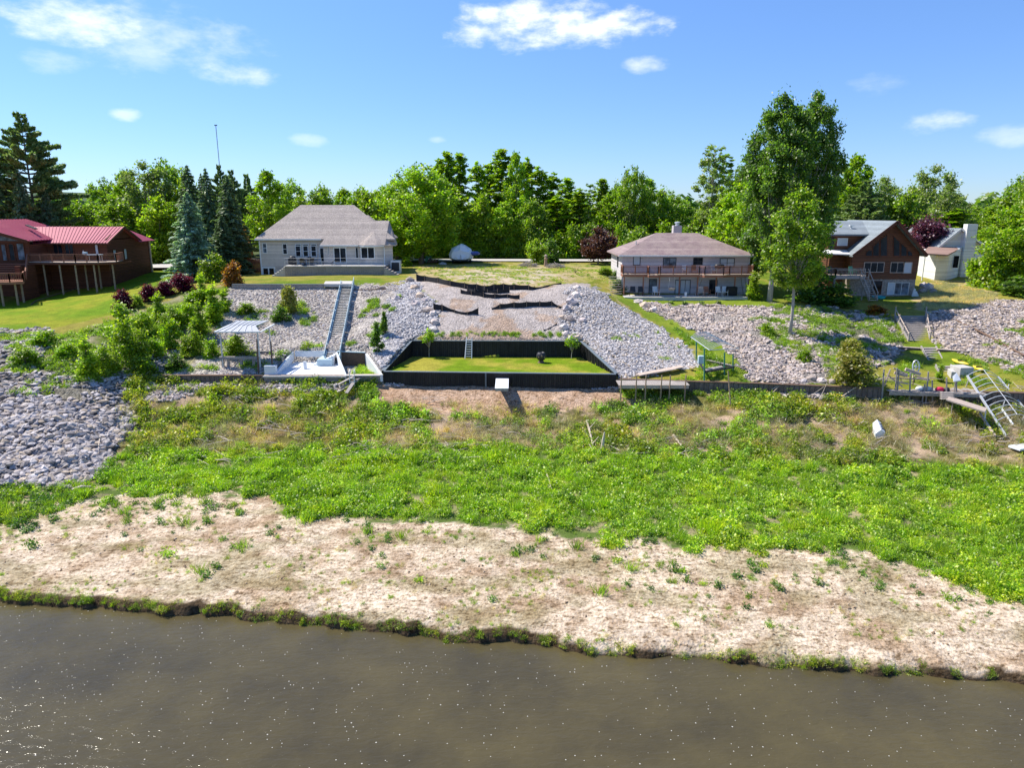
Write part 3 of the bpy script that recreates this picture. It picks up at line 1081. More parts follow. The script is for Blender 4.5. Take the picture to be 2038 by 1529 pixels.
def pyramid_roof(T, x0, x1, y0, y1, ze, rx0, rx1, ry, zr, mat, name='roof', th=0.18):
    m = MB()
    a, b, c, d = (x0, y0, ze), (x1, y0, ze), (x1, y1, ze), (x0, y1, ze)
    r0, r1 = (rx0, ry, zr), (rx1, ry, zr)
    vs = [a, b, c, d, r0, r1] + [(p[0], p[1], p[2] - th) for p in (a, b, c, d)]
    fs = [(0, 1, 5, 4), (1, 2, 5), (2, 3, 4, 5), (3, 0, 4), (0, 6, 7, 1), (1, 7, 8, 2), (2, 8, 9, 3), (3, 9, 6, 0), (6, 9, 8, 7)]
    m.add(vs, fs)
    return m.build(name, mat, T)


def gutter(T, x0, x1, y, z, name='gutter', mat='white_trim'):
    return MB().bx(x0, x1, y - 0.11, y, z - 0.17, z + 0.012).build(name, M[mat], T)


def railing(T, pts, h=0.95, post=0.09, gap=0.14, mat='deck_red', name='railing', posts=1.6, baluster=0.035):
    """posts, rails and balusters along a polyline of floor-level points"""
    m = MB()
    for a, b in zip(pts[:-1], pts[1:]):
        a, b = Vector(a), Vector(b)
        ln = (b - a).length
        n = max(1, round(ln / posts))
        for i in range(n + 1):
            p = a.lerp(b, i / n)
            m.bx(p.x - post / 2, p.x + post / 2, p.y - post / 2, p.y + post / 2, p.z, p.z + h)
        up = Vector((0, 0, 1))
        m.beam(a + up * (h + .02), b + up * (h + .02), 0.13, 0.045)
        m.beam(a + up * 0.12, b + up * 0.12, 0.05, 0.08)
        m.beam(a + up * (h - 0.12), b + up * (h - 0.12), 0.05, 0.07)
        k = int(ln / gap)
        for i in range(1, k):
            p = a.lerp(b, i / k)
            m.beam(p + up * 0.15, p + up * (h - 0.1), baluster, baluster)
    return m.build(name, M[mat], T)


def chair(T_loc, rz, label, mat='dark', name='patio_chair', group=None, s=1.0):
    T = thing(name, label, 'chair', T_loc, group)
    x, y, z = T_loc
    cr, sr = cos(rz), sin(rz)

    def P(a, b, c):
        return (x + (a * cr - b * sr) * s, y + (a * sr + b * cr) * s, z + c * s)
    m = MB()
    m.slab([P(-.28, -.28, .44), P(.28, -.28, .44), P(.28, .28, .40), P(-.28, .28, .40)], 0.05)
    m.build('seat', M[mat], T)
    m = MB()
    m.slab([P(-.28, .26, .42), P(.28, .26, .42), P(.26, .42, .98), P(-.26, .42, .98)], 0.04, (cr * 0 - sr * -1 * 0, 0, 0) if False else (-sr, cr, 0))
    m.build('backrest', M[mat], T)
    for sx in (-1, 1):
        a = MB().path([P(sx * .3, .3, .64), P(sx * .3, -.28, .64), P(sx * .3, -.3, 0)], 0.022, 5)
        a.build('armrest', M[mat], T)
        MB().tube(P(sx * .27, .3, 0), P(sx * .27, .28, .42), 0.02, n=5).build('leg', M[mat], T)
    return T


# ------------------------------------------------------------------ cream brick house
Y1 = 96.0


def X_at(px, Y, z):
    """x of the point at distance Y and height z that falls on photo column px"""
    a = Y * cos(TH) - (z - H) * sin(TH)
    return (px - CX) / F_PX * a


xa = X_at(518, Y1, 13)
xb = X_at(648, Y1, 13)
xc = X_at(765, 95.0, 13)
xd = X_at(781, 95.6, 13)
b1 = thing('cream_house', 'cream brick house with a big grey hip roof and back terrace', 'house', ((xa + xd) / 2, 98, 10.2))
# walls: main block + projecting wing + angled bay corner
mw = MB()
ze, zb = 15.05, 9.6
mw.slab([(xa, Y1, ze), (xb, Y1, ze), (xb, 95.0, ze - 0.55), (xc, 95.0, ze - .55), (xd, 95.4, ze - .55), (xd, 107, ze - .55), (xa, 107, ze - .55)][:0] or
        [(xa, Y1, ze - .05), (xd, Y1, ze - .05), (xd - 2.3, 107, ze - .05), (xa, 107, ze - .05)], ze - zb)
mw.build('wall', M['cream'], b1)
mw = MB()
zw = 14.35
mw.slab([(xb, 95.0, zw), (xc, 95.0, zw), (xd, 95.7, zw), (xd, Y1 - 0.003, zw), (xb, Y1 - 0.003, zw)], zw - 9.8)
mw.build('wall', M['cream'], b1, label='projecting brick wing wall with the bay corner')
zr = 19.45
rx0, rx1 = X_at(597, 101, zr), X_at(704, 101, zr)
# main hip roof, wing slope continuing down, bay hip, rear wing
m = MB()
e = 0.45
A_, B_, C_, D_ = (xa - e, Y1 - e, ze), (xd + e, Y1 - e, ze), (xd - 1.9, 107.4, ze), (xa - e, 107.4, ze)
r0, r1 = (rx0, 101.2, zr), (rx1, 101.2, zr)
vs = [A_, B_, C_, D_, r0, r1] + [(p[0], p[1], p[2] - .2) for p in (A_, B_, C_, D_)]
m.add(vs, [(0, 1, 5, 4), (1, 2, 5), (2, 3, 4, 5), (3, 0, 4), (0, 6, 7, 1), (1, 7, 8, 2), (2, 8, 9, 3), (3, 9, 6, 0), (6, 9, 8, 7)])
m.build('roof', M['shingle'], b1)
# wing roof: plane parallel to the main front slope, carried forward
sl_ = (zr - ze) / (101.2 - (Y1 - e))
yf = 95.0 - e
zf = ze - sl_ * ((Y1 - e) - yf)
m = MB()
up = 0.03
yk = 98.5
zk = ze + sl_ * (yk - (Y1 - e)) + up
m.slab([(xb - .3, yf, zf + up), (xc + .2, yf, zf + up), (xd + e - 1.2, yk, zk), (xb + 1.2, yk, zk)], 0.2)
m.slab([(xc + .2, yf, zf + up), (xd + e + .05, 95.6, zf + up), (xd + e + 0.02, Y1 + 1.0, zf + up + .1), (xd + e - 1.2, yk, zk)][:3] + [(xd + e - 1.2, yk, zk)], 0.16)
m.build('roof', M['shingle'], b1, label='lower roof slope over the projecting wing')
# bay turret hip
bxm = (X_at(716, 94.5, 14) + xc) / 2
m = MB()
bl, br_ = X_at(708, 93, 13.8), xc + 0.15
apex = (bxm, 96.6, zf + 1.75)
pts = [(bl, yf + .0, zf + .05), (bl + .9, yf - .55, zf + .03), (br_ - .9, yf - .55, zf + .03), (br_, yf + .0, zf + .05)]
vs = pts + [apex, (br_ - .2, 96.2, zf + 1.3), (bl + .2, 96.2, zf + 1.3)]
m.add(vs, [(0, 1, 4), (1, 2, 4), (2, 3, 4), (3, 5, 4), (6, 0, 4), (0, 3, 2, 1), (0, 6, 5, 3), (4, 5, 6)])
m.build('bay_roof', M['shingle'], b1)
pyramid_roof(b1, X_at(705, 104, 15), xd - 0.9, 99.0, 106.5, ze - .1, X_at(722, 104, 17), X_at(738, 104, 17), 102.5, 18.1, M['shingle'])
# bay walls
m = MB()
m.slab([(bl + .25, 94.99, zf - .1), (bl + 1.0, 94.45, zf - .1), (br_ - 1.0, 94.45, zf - .1), (br_ - .25, 94.99, zf - .1)], zf - .1 - 10.4)
m.build('wall', M['cream'], b1, label='angled bay window wall')
MB().slab([(bl, yf + .04, zf + .0), (bl + .9, yf - .6, zf - .01), (br_ - .9, yf - .6, zf - .01), (br_, yf + .04, zf - .0)], 0.16).build('gutter', M['white_trim'], b1)
gutter(b1, xa - e, xb - .35, Y1 - e - .003, ze)
gutter(b1, xb - .3, bl, yf - .003, zf + .02)
MB().bx(xa - .04, xa + .09, Y1 - .09, Y1 - .003, 10, ze - .2).build('downpipe', M['white_trim'], b1)
MB().bx(xc - .05, xc + .06, 94.9, 94.99, 11.6, 14).build('downpipe', M['white_trim'], b1)


def win1(px0, px1, py0, py1, Y, **k):
    x0, _, z1 = UY(px0, py0, Y)
    x1, _, z0 = UY(px1, py1, Y)
    return window(b1, x0, x1, z0, z1, Y, **k)


win1(523, 531, 485, 503, Y1, nz=2, pane='glass_l', fw=.07)
win1(563, 571.5, 486, 505, Y1, nz=2, fw=.07)
for q in (588.5, 603.5, 619.5):
    win1(q, q + 10, 490, 510, Y1, nz=2, fw=.08)
    win1(q, q + 10, 486.5, 488.5, Y1, fw=.07)
win1(637, 645, 494, 520, Y1, frame='white_trim', name='door')
win1(653, 655, 490, 507, 95.0, fw=.05)
win1(665, 689, 494, 522, 95.0, nx=2, fw=.1, name='sliding_door')
win1(665, 689, 489, 491, 95.0, fw=.09)
win1(719, 745, 493, 514, 94.45, nx=2, fw=.1, pane='glass')
win1(708, 713, 493, 513, 94.98, fw=.05)
win1(751, 757, 494, 514, 94.98, fw=.05, pane='glass_l')
win1(524, 546, 534, 546, Y1, nx=2, fw=.2)
MB().tube((rx1 + 2.4, 98.4, 16.5), (rx1 + 2.4, 98.4, 17.1), 0.09).build('roof_vent', M['dark'], b1)
MB().tube((X_at(750, 99, 17), 99, 16), (X_at(750, 99, 17), 99, 16.9), 0.12).build('roof_vent', M['dark'], b1)
# terrace
tz = UY(600, 529, 92.2)[2]
tx0, tx1 = X_at(568, 92, 11), X_at(764, 92, 11)
ter = MB().bx(tx0, tx1, 92.0, 95.99, 9.5, tz - .12)
ter.build('terrace', M['deck_grey'], b1)
MB().bx(tx0 - .12, tx1 + .12, 91.86, 95.98, tz - .118, tz).build('terrace_floor', M['conc'] if 'conc' in M else conc, b1)
vm = MB()
xx = tx0
while xx < tx1:
    vm.bx(xx, xx + .05, 91.93, 91.998, 9.8, tz - .14)
    xx += .3
vm.build('terrace_skirt', M['deck_grey'], b1)
for i in range(6):
    MB().bx(tx0 - .35 - i * .3, tx0 - .05 - i * .3, 92.3, 93.6, 9.6, tz - .2 - i * .2).build('step', conc, b1)
for i in range(5):
    MB().bx(tx1 + .1 + i * .35, tx1 + .45 + i * .35, 91.6, 93.0, 9.6, tz - .25 - i * .2).build('step', M['deck_grey'], b1)
m = MB()
for i in range(9):
    x = tx0 + (tx1 - tx0) * (i / 8)
    m.tube((x, 91.95, tz), (x, 91.95, tz + 1.0), 0.02, n=5)
m.path([(tx0, 91.95, tz + .98), (tx1, 91.95, tz + .98)], 0.012, 4)
m.path([(tx0, 91.95, tz + .55), (tx1, 91.95, tz + .55)], 0.009, 4)
m.build('wire_railing', M['alu'], b1)
# things on the terrace
tp = (X_at(607, 94, tz), 93.7, tz)
T = thing('patio_table', 'round dark dining table on the terrace of the cream house', 'table', tp)
MB().lathe(tp, [(0.85, .70), (0.88, .72), (0.88, .75), (0.85, .76)], 20).build('tabletop', M['dark'], T)
MB().tube(tp, (tp[0], tp[1], tp[2] + .7), 0.06).build('pedestal', M['dark'], T)
MB().lathe(tp, [(0.4, 0), (0.38, .05), (.1, .08)], 12).build('base', M['dark'], T)
for i, a in enumerate((0.3, 1.4, 2.6, 3.7, 4.8, 5.6)):
    wv = ['on the right side of', 'behind the right of', 'behind the left of', 'on the left side of', 'in front of', 'at the front right of'][i]
    chair((tp[0] + 1.35 * cos(a), tp[1] + 1.1 * sin(a), tz), a - pi / 2, 'dark patio chair %s the round terrace table' % wv, group='chairs round the terrace table')
tl = (X_at(657, 93, tz), 92.9, tz)
T = thing('sun_lounger', 'reclining dark lounger on the terrace left of the sliding door', 'lounger', tl)
MB().slab([(tl[0] - 1.0, tl[1] - .3, tz + .35), (tl[0] + .3, tl[1] - .3, tz + .35), (tl[0] + .3, tl[1] + .3, tz + .35), (tl[0] - 1.0, tl[1] + .3, tz + .35)], .05).build('seat', M['dark'], T)
MB().slab([(tl[0] + .3, tl[1] - .3, tz + .35), (tl[0] + .9, tl[1] - .3, tz + .9), (tl[0] + .9, tl[1] + .3, tz + .9), (tl[0] + .3, tl[1] + .3, tz + .35)], .05).build('backrest', M['dark'], T)
for dx in (-.9, .25):
    for dy in (-.27, .27):
        MB().tube((tl[0] + dx, tl[1] + dy, tz), (tl[0] + dx, tl[1] + dy, tz + .33), .02, n=5).build('leg', M['dark'], T)
gl = (X_at(582, 94, tz), 94.2, tz)
T = thing('grill', 'dark barbecue grill at the left end of the terrace', 'grill', gl)
MB().box((gl[0], gl[1], gl[2] + .42), (1.0, .5, .75)).build('cabinet', M['dark'], T)
MB().lathe((gl[0], gl[1], gl[2] + .8), [(.45, 0), (.44, .12), (.3, .28), (.05, .33)], 14, 1.0, .6).build('lid', M['dark'], T, smooth=True)
# bins and unit at the right corner
ax = X_at(787, 94.5, 11.5)
T = thing('air_conditioner', 'grey utility cabinet against the right end of the cream house', 'utility box', (ax, 95.0, 10.6))
MB().box((ax, 95, 11.45), (1.3, 1.0, 1.7)).build('casing', M['alu'], T, bevel=.04)
MB().box((ax, 94.47, 11.5), (1.0, .04, 1.1)).build('grille', M['dark'], T)
T = thing('flower_pot', 'dark pot of plants beside the cabinet at the terrace end', 'planter', (ax - .6, 93.2, 10.5))
MB().lathe((ax - .6, 93.2, 10.5), [(.2, 0), (.32, .5), (.35, .55), (.28, .55)], 12).build('pot', M['dark'], T)

# ------------------------------------------------------------------ red-roofed house
b2 = thing('red_roofed_house', 'brown timber house with a pink-red metal roof on tall deck posts', 'house', (-58, 94, 8.4))
z0 = 7.2
ZE, ZR, YF, YB, YRr = 15.12, 16.62, 92.0, 99.0, 95.6
xg = X_at(219, 92, 14)
xl = X_at(93, 92, 14)
m = MB()
m.bx(xl, xg - .4, YF, YB, z0, ZE - .1)
# gable end
m.slab([(xg - .4, YF, ZE), (xg - .4, YRr, ZR - .15), (xg - .4, YB, ZE)], .18, (-1, 0, 0))
m.build('wall', M['redwood'], b2)


def ribbed(T, q, n, mat, along=(0, 1, 3, 2), lab=None):
    """metal roof plane q = [eave0, eave1, ridge1, ridge0] with standing seams"""
    m_ = MB().slab(q, .12)
    a, b, c, d = [Vector(p) for p in q]
    nrm = (b - a).cross(d - a).normalized()
    if nrm.z < 0:
        nrm = -nrm
    for i in range(n + 1):
        t = i / n
        p, r = a.lerp(b, t), d.lerp(c, t)
        if (p - r).length > .3:
            m_.beam(p + nrm * .02, r + nrm * .02, .06, .07, nrm)
    return m_.build('roof', M[mat], T, label=lab)


xr0 = X_at(75, 95.6, ZR)
ribbed(b2, [(xl - 1.2, YF - .7, ZE - .42), (xg + .2, YF - .7, ZE - .42), (xg + .2, YRr, ZR), (xr0 - .8, YRr, ZR)], 26, 'red_metal', lab='long front slope of ribbed red metal')
ribbed(b2, [(xg + .2, YB + .6, ZE - .4), (xl - 1.2, YB + .6, ZE - .4), (xr0 - .8, YRr + .01, ZR), (xg + .2, YRr + .01, ZR)], 26, 'red_metal')
MB().beam((xg + .25, YF - .75, ZE - .5), (xg + .25, YRr, ZR - .08), .08, .28).beam((xg + .25, YRr, ZR - .08), (xg + .25, YB + .6, ZE - .5), .08, .28).build('bargeboard', M['redwood'], b2)
gutter(b2, xl, xg, YF - .7, ZE - .45, mat='redwood')
# rear wing with hip
xw = X_at(297, 102.5, 14)
MB().bx(-62, xw - .5, YB + .01, 103.5, 8, ZE - .55).build('wall', M['redwood'], b2)
m = MB()
ap = UY(250, 455, 100.2)
q = [(xg + .4, YB - .3, ZE - .5), (xw + .3, YB + .9, ZE - .5), (xw + .3, 104, ZE - .5), (-63, 104, ZE - .5), (-63, YB + .5, ZE - .5)]
m.slab([q[0], (xw + .3, 103.6, ZE - .5), ap], .1)
m.slab([(xw + .3, 103.6, ZE - .5), (-63, 103.6, ZE - .5), (-63, 100.2, ap[2]), ap], .1)
m.build('roof', M['red_metal'], b2, label='hipped red metal roof of the rear wing')
MB().bx(xw - .55, xw - .35, 103.3, 103.52, 9, ZE - .2).build('corner_post', M['deck_pale'], b2)
# left prow-gable section
YL = 88.0
xe_ = X_at(61, YL, 15)
xri = -66.3
zr2, ze2 = 17.55, 15.2
m = MB()
m.bx(-74, xe_ - .7, YL + .6, 100, 7, 14.6)
m.slab([(-73, YL + .6, 14.6), (xe_ - .7, YL + .6, 14.6), (xe_ - .7, YL + .6, ze2 - .1), (xri, YL + .6, zr2 - .2), (-73, YL + .6, ze2 - .1)], .2, (0, 1, 0))
m.build('wall', M['redwood'], b2, label='tall gabled end wall with big windows')
ribbed(b2, [(xe_, YL - .6, ze2 - .05), (xe_ , 99.5, ze2 - .05), (xri, 99.5, zr2), (xri, YL - 1.2, zr2)], 22, 'red_metal', lab='right slope of the front gable roof')
ribbed(b2, [(xri - 7.2, 99.5, ze2 - .05), (xri - 7.2, YL - .6, ze2 - .05), (xri - .01, YL - 1.2, zr2), (xri - .01, 99.5, zr2)], 22, 'red_metal')
MB().beam((xe_, YL - .62, ze2 - .2), (xri, YL - 1.22, zr2 - .16), .07, .34).build('bargeboard', M['redwood'], b2)
MB().beam(UY(53, 448, 93.5), UY(72, 455.5, 91.5), .35, .14).build('skylight', M['dark'], b2)


def win2(px0, px1, py0, py1, Y, **k):
    x0, _, z1_ = UY(px0, py0, Y)
    x1, _, z0_ = UY(px1, py1, Y)
    return window(b2, x0, x1, z0_, z1_, Y, **k)


k_ = dict(frame='redwood')
win2(2, 15, 487, 518, YL + .6, pane='glass_l', **k_)
win2(17, 31, 486, 518, YL + .6, pane='glass', **k_)
win2(33, 51, 485, 517, YL + .6, pane='glass_l', **k_)
p3 = [UY(a, b, YL + .58) for a, b in [(0, 463), (10, 464), (52, 476), (50, 480), (0, 479)]]
MB().slab(p3, .03, (0, 1, 0)).build('gable_window', M['glass_l'], b2)
win2(72, 80, 486, 512, YF, pane='curtain', frame='deck_pale', fw=.06, name='door')
win2(83, 90, 488, 512, YF - .0, pane='curtain', frame='redwood', fw=.06) if False else None
win2(106, 126, 486, 511, YF, nx=2, pane='glass', frame='redwood', name='sliding_door')
win2(129, 148, 486, 511, YF, nx=2, pane='glass', frame='redwood')
win2(189, 197, 487, 509, YF, pane='curtain', frame='redwood')
for pxw, yy in ((231, 93.6), (252, 96.2)):
    x_, _, zc = UY(pxw, 498, yy)
    window(b2, yy - .3, yy + .3, 12.4, 13.7, xg - .4, face='x', side=1, pane='curtain', frame='redwood', fw=.06)
for lx_, lz_ in ((60, 13.4), (168, 13.6)):
    MB().box((X_at(lx_, 92, 13), YF - .08, lz_), (.15, .1, .25)).build('wall_lamp', M['alu'], b2)
# deck
dz_ = UY(150, 521, 88.6)[2]
dk = [(X_at(57, 92, dz_), 91.98), (X_at(57, 88.4, dz_), 88.4), (X_at(150, 87.6, dz_), 87.6), (X_at(195, 87.8, dz_), 87.8), (X_at(231, 89.0, dz_), 89.0), (X_at(233, 92, dz_) + .8, 91.98)]
MB().slab([(x, y, dz_) for x, y in dk], .07).build('deck_floor', M['deck_pale'], b2)
m = MB()
for (a, b) in zip(dk[1:-1], dk[2:]):
    m.beam((a[0], a[1] + .03, dz_ - .2), (b[0], b[1] + .03, dz_ - .2), .06, .25)
for i in range(12):
    x = dk[1][0] + .4 + i * .95
    m.beam((x, 88.6, dz_ - .2), (x, 91.9, dz_ - .2), .05, .2)
m.build('deck_joists', M['redwood'], b2)
railing(b2, [(x, y + .06, dz_) for x, y in dk[1:]], .95, .1, .14, 'deck_red')
for px_, yy in ((89, 88.7), (121, 88.1), (152, 87.9), (171, 90.2), (189, 88.1), (198, 91), (226, 89.2)):
    x = X_at(px_, yy, 11)
    g_ = gz(x, yy)
    MB().tube((x, yy, g_ - .2), (x, yy, dz_ - .3), .12, .1, 7).build('deck_post', M['post'], b2)
# stair and lower platform on the far left
for i in range(8):
    t = i / 7
    y_ = 87.6 - t * 2.4
    z_ = dz_ - .18 - t * 1.55
    MB().bx(X_at(-40, 87, 12), X_at(52 - 4 * t, 87, 12), y_ - .35, y_, z_ - .06, z_).build('stair_tread', M['deck_red'], b2)
lpz = dz_ - 1.85
lp = [(-78, 85.0), (-78, 82.2), (X_at(20, 82.0, 11), 81.9), (X_at(44, 82.6, 11), 82.8), (X_at(48, 85, 11), 85.0)]
MB().slab([(x, y, lpz) for x, y in lp], .3).build('lower_deck', M['deck_red'], b2)
railing(b2, [(-78, 82.2, lpz), (lp[2][0], lp[2][1], lpz), (lp[3][0], lp[3][1], lpz), (lp[4][0], lp[4][1], lpz)], .95, .1, .2, 'deck_red')
railing(b2, [(lp[4][0] + .1, 85.2, lpz), (X_at(57, 88.4, dz_), 88.3, dz_)], .95, .1, .2, 'deck_red')
MB().bx(X_at(48, 86, 11), X_at(60, 88, 11), 85.4, 88.3, 8, dz_ - .3).build('wall', M['redwood'], b2, label='boarded wall under the deck stair')
for px_, yy in ((3, 82.3), (32, 82.6), (44, 84.5)):
    x = X_at(px_, yy, 9.5)
    MB().tube((x, yy, gz(x, yy) - .3), (x, yy, lpz - .28), .13, .11, 7).build('deck_post', M['post'], b2)
cx_ = (X_at(188, 89.5, dz_), 89.6, dz_)
T = thing('sun_lounger', 'blue and white lounger on the deck of the red-roofed house', 'lounger', cx_)
MB().box((cx_[0], cx_[1], dz_ + .8), (2.0, .6, .12)).build('seat', M['bluewhite'], T, bevel=.04)
MB().box((cx_[0] - 1.1, cx_[1], dz_ + .98), (.35, .6, .3)).build('backrest', M['bluewhite'], T, bevel=.04)
for dx in (-.8, .8):
    for dy in (-.25, .25):
        MB().tube((cx_[0] + dx, cx_[1] + dy, dz_), (cx_[0] + dx, cx_[1] + dy, dz_ + .75), .025, n=5).build('leg', M['alu'], T)

# ------------------------------------------------------------------ ranch house with deck
b3 = thing('ranch_house', 'grey-sided house with a mauve hip roof, long red deck and patio below', 'house', (21.5, 95, 8.3))
x0, x1 = X_at(1238, 90, 12), X_at(1492, 90, 12)
zE = UY(1350, 508, 89.4)[2]
zfl = UY(1350, 546, 88)[2]
MB().bx(x0, x1, 90, 100, 7.2, zE - .1).build('wall', M['greysiding'], b3)
ry = 95.2
zr = UY(1340, 463.5, ry)[2]
pyramid_roof(b3, x0 - .55, x1 + .55, 89.4, 100.6, zE, X_at(1306, ry, zr), X_at(1388, ry, zr), ry, zr, M['shingle2'])
gutter(b3, x0 - .55, x1 + .55, 89.397, zE)
cxm = X_at(1347, 97, 16.3)
T = MB().bx(cxm - .55, cxm + .55, 96.5, 97.5, 14.8, 16.75).build('chimney', M['greysiding'], b3)
o = MB().lathe((cxm + .05, 97, 16.76), [(.28, 0), (.28, .3), (.4, .32), (.38, .42), (.1, .5)], 10).build('chimney_cap', M['alu'], b3)
o.parent = T
MB().tube((X_at(1262, 94, 15), 92.4, 14.2), (X_at(1262, 94, 15), 92.4, 14.9), .07).build('vent_pipe', M['alu'], b3)
MB().tube((X_at(1455, 99, 15), 98.5, 13.5), (X_at(1455, 99, 15), 98.5, 15.6), .05).build('vent_pipe', M['alu'], b3)


def win3(px0, px1, py0, py1, Y=90, **k):
    xx0, _, z1_ = UY(px0, py0, Y)
    xx1, _, z0_ = UY(px1, py1, Y)
    return window(b3, xx0, xx1, z0_, z1_, Y, **k)


k_ = dict(frame='dark', fw=.07)
win3(1261.5, 1273, 511, 527, pane='curtain', **k_)
win3(1321, 1344, 514, 532, nx=2, pane='glass_l', name='sliding_door', **k_)
win3(1381, 1397, 514, 526, nx=2, nz=2, pane='glass', **k_)
win3(1434, 1460, 515, 531, nx=2, nz=2, pane='curtain', **k_)
window(b3, 93.2, 93.9, 11.6, 12.9, x0, face='x', side=-1, frame='dark', fw=.06)
win3(1345, 1372, 558, 586, nx=3, pane='curtain', name='sliding_door', **k_)
win3(1293, 1305, 556, 584, pane='glass_l', name='door', **k_)
win3(1413, 1425, 558, 587, pane='glass', name='door', **k_)
# deck
d3 = [(x0 - .1, 89.98), (x0 - .1, 88.2), (X_at(1288, 88.2, zfl), 88.2), (X_at(1292, 87.2, zfl), 87.3), (X_at(1310, 87.2, zfl), 87.3), (X_at(1314, 88, zfl), 88.0),
      (X_at(1392, 88, zfl), 88.0), (X_at(1402, 87.4, zfl), 87.2), (X_at(1440, 87.2, zfl), 87.2), (X_at(1452, 88, zfl), 88.0), (x1 - .1, 88.0), (x1 - .1, 89.98)]
MB().slab([(x, y, zfl) for x, y in d3], .06).build('deck_floor', M['deck_pale'], b3)
m = MB()
for a, b in zip(d3[:-1], d3[1:]):
    m.beam((a[0], a[1] + .04, zfl - .2), (b[0], b[1] + .04, zfl - .2), .06, .26)
i = x0 + .3
while i < x1:
    m.beam((i, 88.2, zfl - .18), (i, 89.9, zfl - .18), .05, .2)
    i += .6
m.build('deck_joists', M['deck_red'], b3)
railing(b3, [(x, y + .05, zfl) for x, y in d3[:-1]] + [(x1 - .15, 89.9, zfl)], 1.0, .1, .15, 'deck_red', posts=1.9)
for px_ in (1242, 1280, 1312, 1352, 1388, 1425, 1462, 1490):
    x = X_at(px_, 88.3, 9.5)
    MB().bx(x - .07, x + .07, 88.25, 88.39, 8.1, zfl - .3).build('deck_post', M['deck_red'], b3)
for i in range(9):
    MB().bx(x0 - 1.6, x0 - .2, 89.9 + i * .3 - 2.2, 90.2 + i * .3 - 2.2, 8.4 + i * .27 - .05, 8.4 + i * .27).build('stair_tread', M['deck_grey'], b3)
MB().bx(x0 - .1, X_at(1490, 86, 8.4), 86.4, 89.99, 7.8, 8.42).build('patio_slab', conc, b3)
# things on and under the deck
n3 = 0
for px_, py_, w_, lab in [(1259, 588, .9, 'dark cushioned chair at the left end of the lower patio'), (1276, 588, .9, 'dark cushioned chair left of the patio door, second from the left'),
                          (1306, 588, .8, 'pale frame chair beside the blue patio curtain'), (1395, 589, .9, 'wicker chair right of the hanging swing seat'),
                          (1407, 590, .9, 'wicker chair left of the dark patio door'), (1432, 590, .9, 'wire frame chair right of the dark patio door'), (1443, 590, .9, 'wire frame chair second to the right of the patio door')]:
    x = X_at(px_, 87.6, 8.5)
    chair((x, 87.8, 8.42), 0.2 * (n3 % 3 - 1), lab, mat=['dark', 'dark', 'alu', 'deck_pale', 'deck_red', 'alu', 'alu'][n3], s=1.15, group='patio chairs under the deck')
    n3 += 1
for px_, lab in ((1268, 'first'), (1,'')):
    pass
for i, (px_, lab, mt) in enumerate([(1363, 'white cushioned deck chair right of the upper sliding door', 'white_trim'), (1382, 'brown deck chair in the middle of the upper deck', 'deck_red'),
                                    (1420, 'pale green deck chair near the dark grill on the upper deck', 'bluewhite')]):
    x = X_at(px_, 88.9, zfl)
    chair((x, 89.0, zfl), pi * 0, lab, mat=mt, s=1.05, group='chairs on the ranch house deck')
sw = X_at(1337, 87.6, 9)
T = thing('hanging_swing', 'round swing seat hanging on ropes under the deck', 'swing', (sw, 87.7, 9.1))
MB().lathe((sw, 87.7, 9.05), [(.05, 0), (.3, .08), (.42, .25), (.45, .4), (.4, .42)], 12).build('seat', M['deck_pale'], T)
MB().tube((sw - .4, 87.7, 9.45), (sw - .3, 87.7, zfl - .3), .018, n=4).tube((sw + .4, 87.7, 9.45), (sw + .3, 87.7, zfl - .3), .018, n=4).build('rope', M['white_trim'], T)
gx_ = X_at(1430, 89, zfl)
T = thing('grill', 'black domed grill on the upper deck before the right window', 'grill', (gx_, 88.8, zfl))
MB().lathe((gx_, 88.8, zfl + .75), [(.1, -.1), (.4, .05), (.42, .2), (.36, .38), (.1, .48)], 14, 1.5, .9).build('hood', M['dark'], T, smooth=True)
for dx in (-.4, .4):
    MB().tube((gx_ + dx, 88.8, zfl), (gx_ + dx, 88.8, zfl + .8), .03).build('leg', M['dark'], T)
for i, (px_, h_, a_, lab) in enumerate([(1384, 2.2, .25, 'pale wooden pole leaning on the patio wall'), (1386, 1.9, .4, 'second wooden pole leaning beside the pale one'), (1480, 2.3, -.12, 'dark board stood at the right end of the patio'),
                                        (1486, 2.3, -.05, 'tall board stood beside the dark one at the patio end')]):
    x = X_at(px_, 88.5, 8.5)
    o = MB().beam((x, 88.6, 8.45), (x + a_ * h_, 89.3, 8.42 + h_), .09, .05).build('leaning_board', M['deck_pale' if i < 2 else 'deck_grey'])
    tag(o, lab, 'board')
x = X_at(1455, 88, 8.6)
T = thing('covered_grill', 'black covered grill on the right part of the lower patio', 'grill', (x, 87.9, 8.42))
MB().box((x, 87.9, 9.0), (1.3, .7, 1.1)).build('cover', M['rubber'], T, bevel=.12)
x = X_at(1363, 87.8, 8.5)
o = MB().lathe((x, 87.4, 8.42), [(.13, 0), (.17, .45), (.2, .47), (.17, .5)], 12).build('bucket', M['white_trim'])
tag(o, 'white bucket on the patio under the deck', 'bucket')

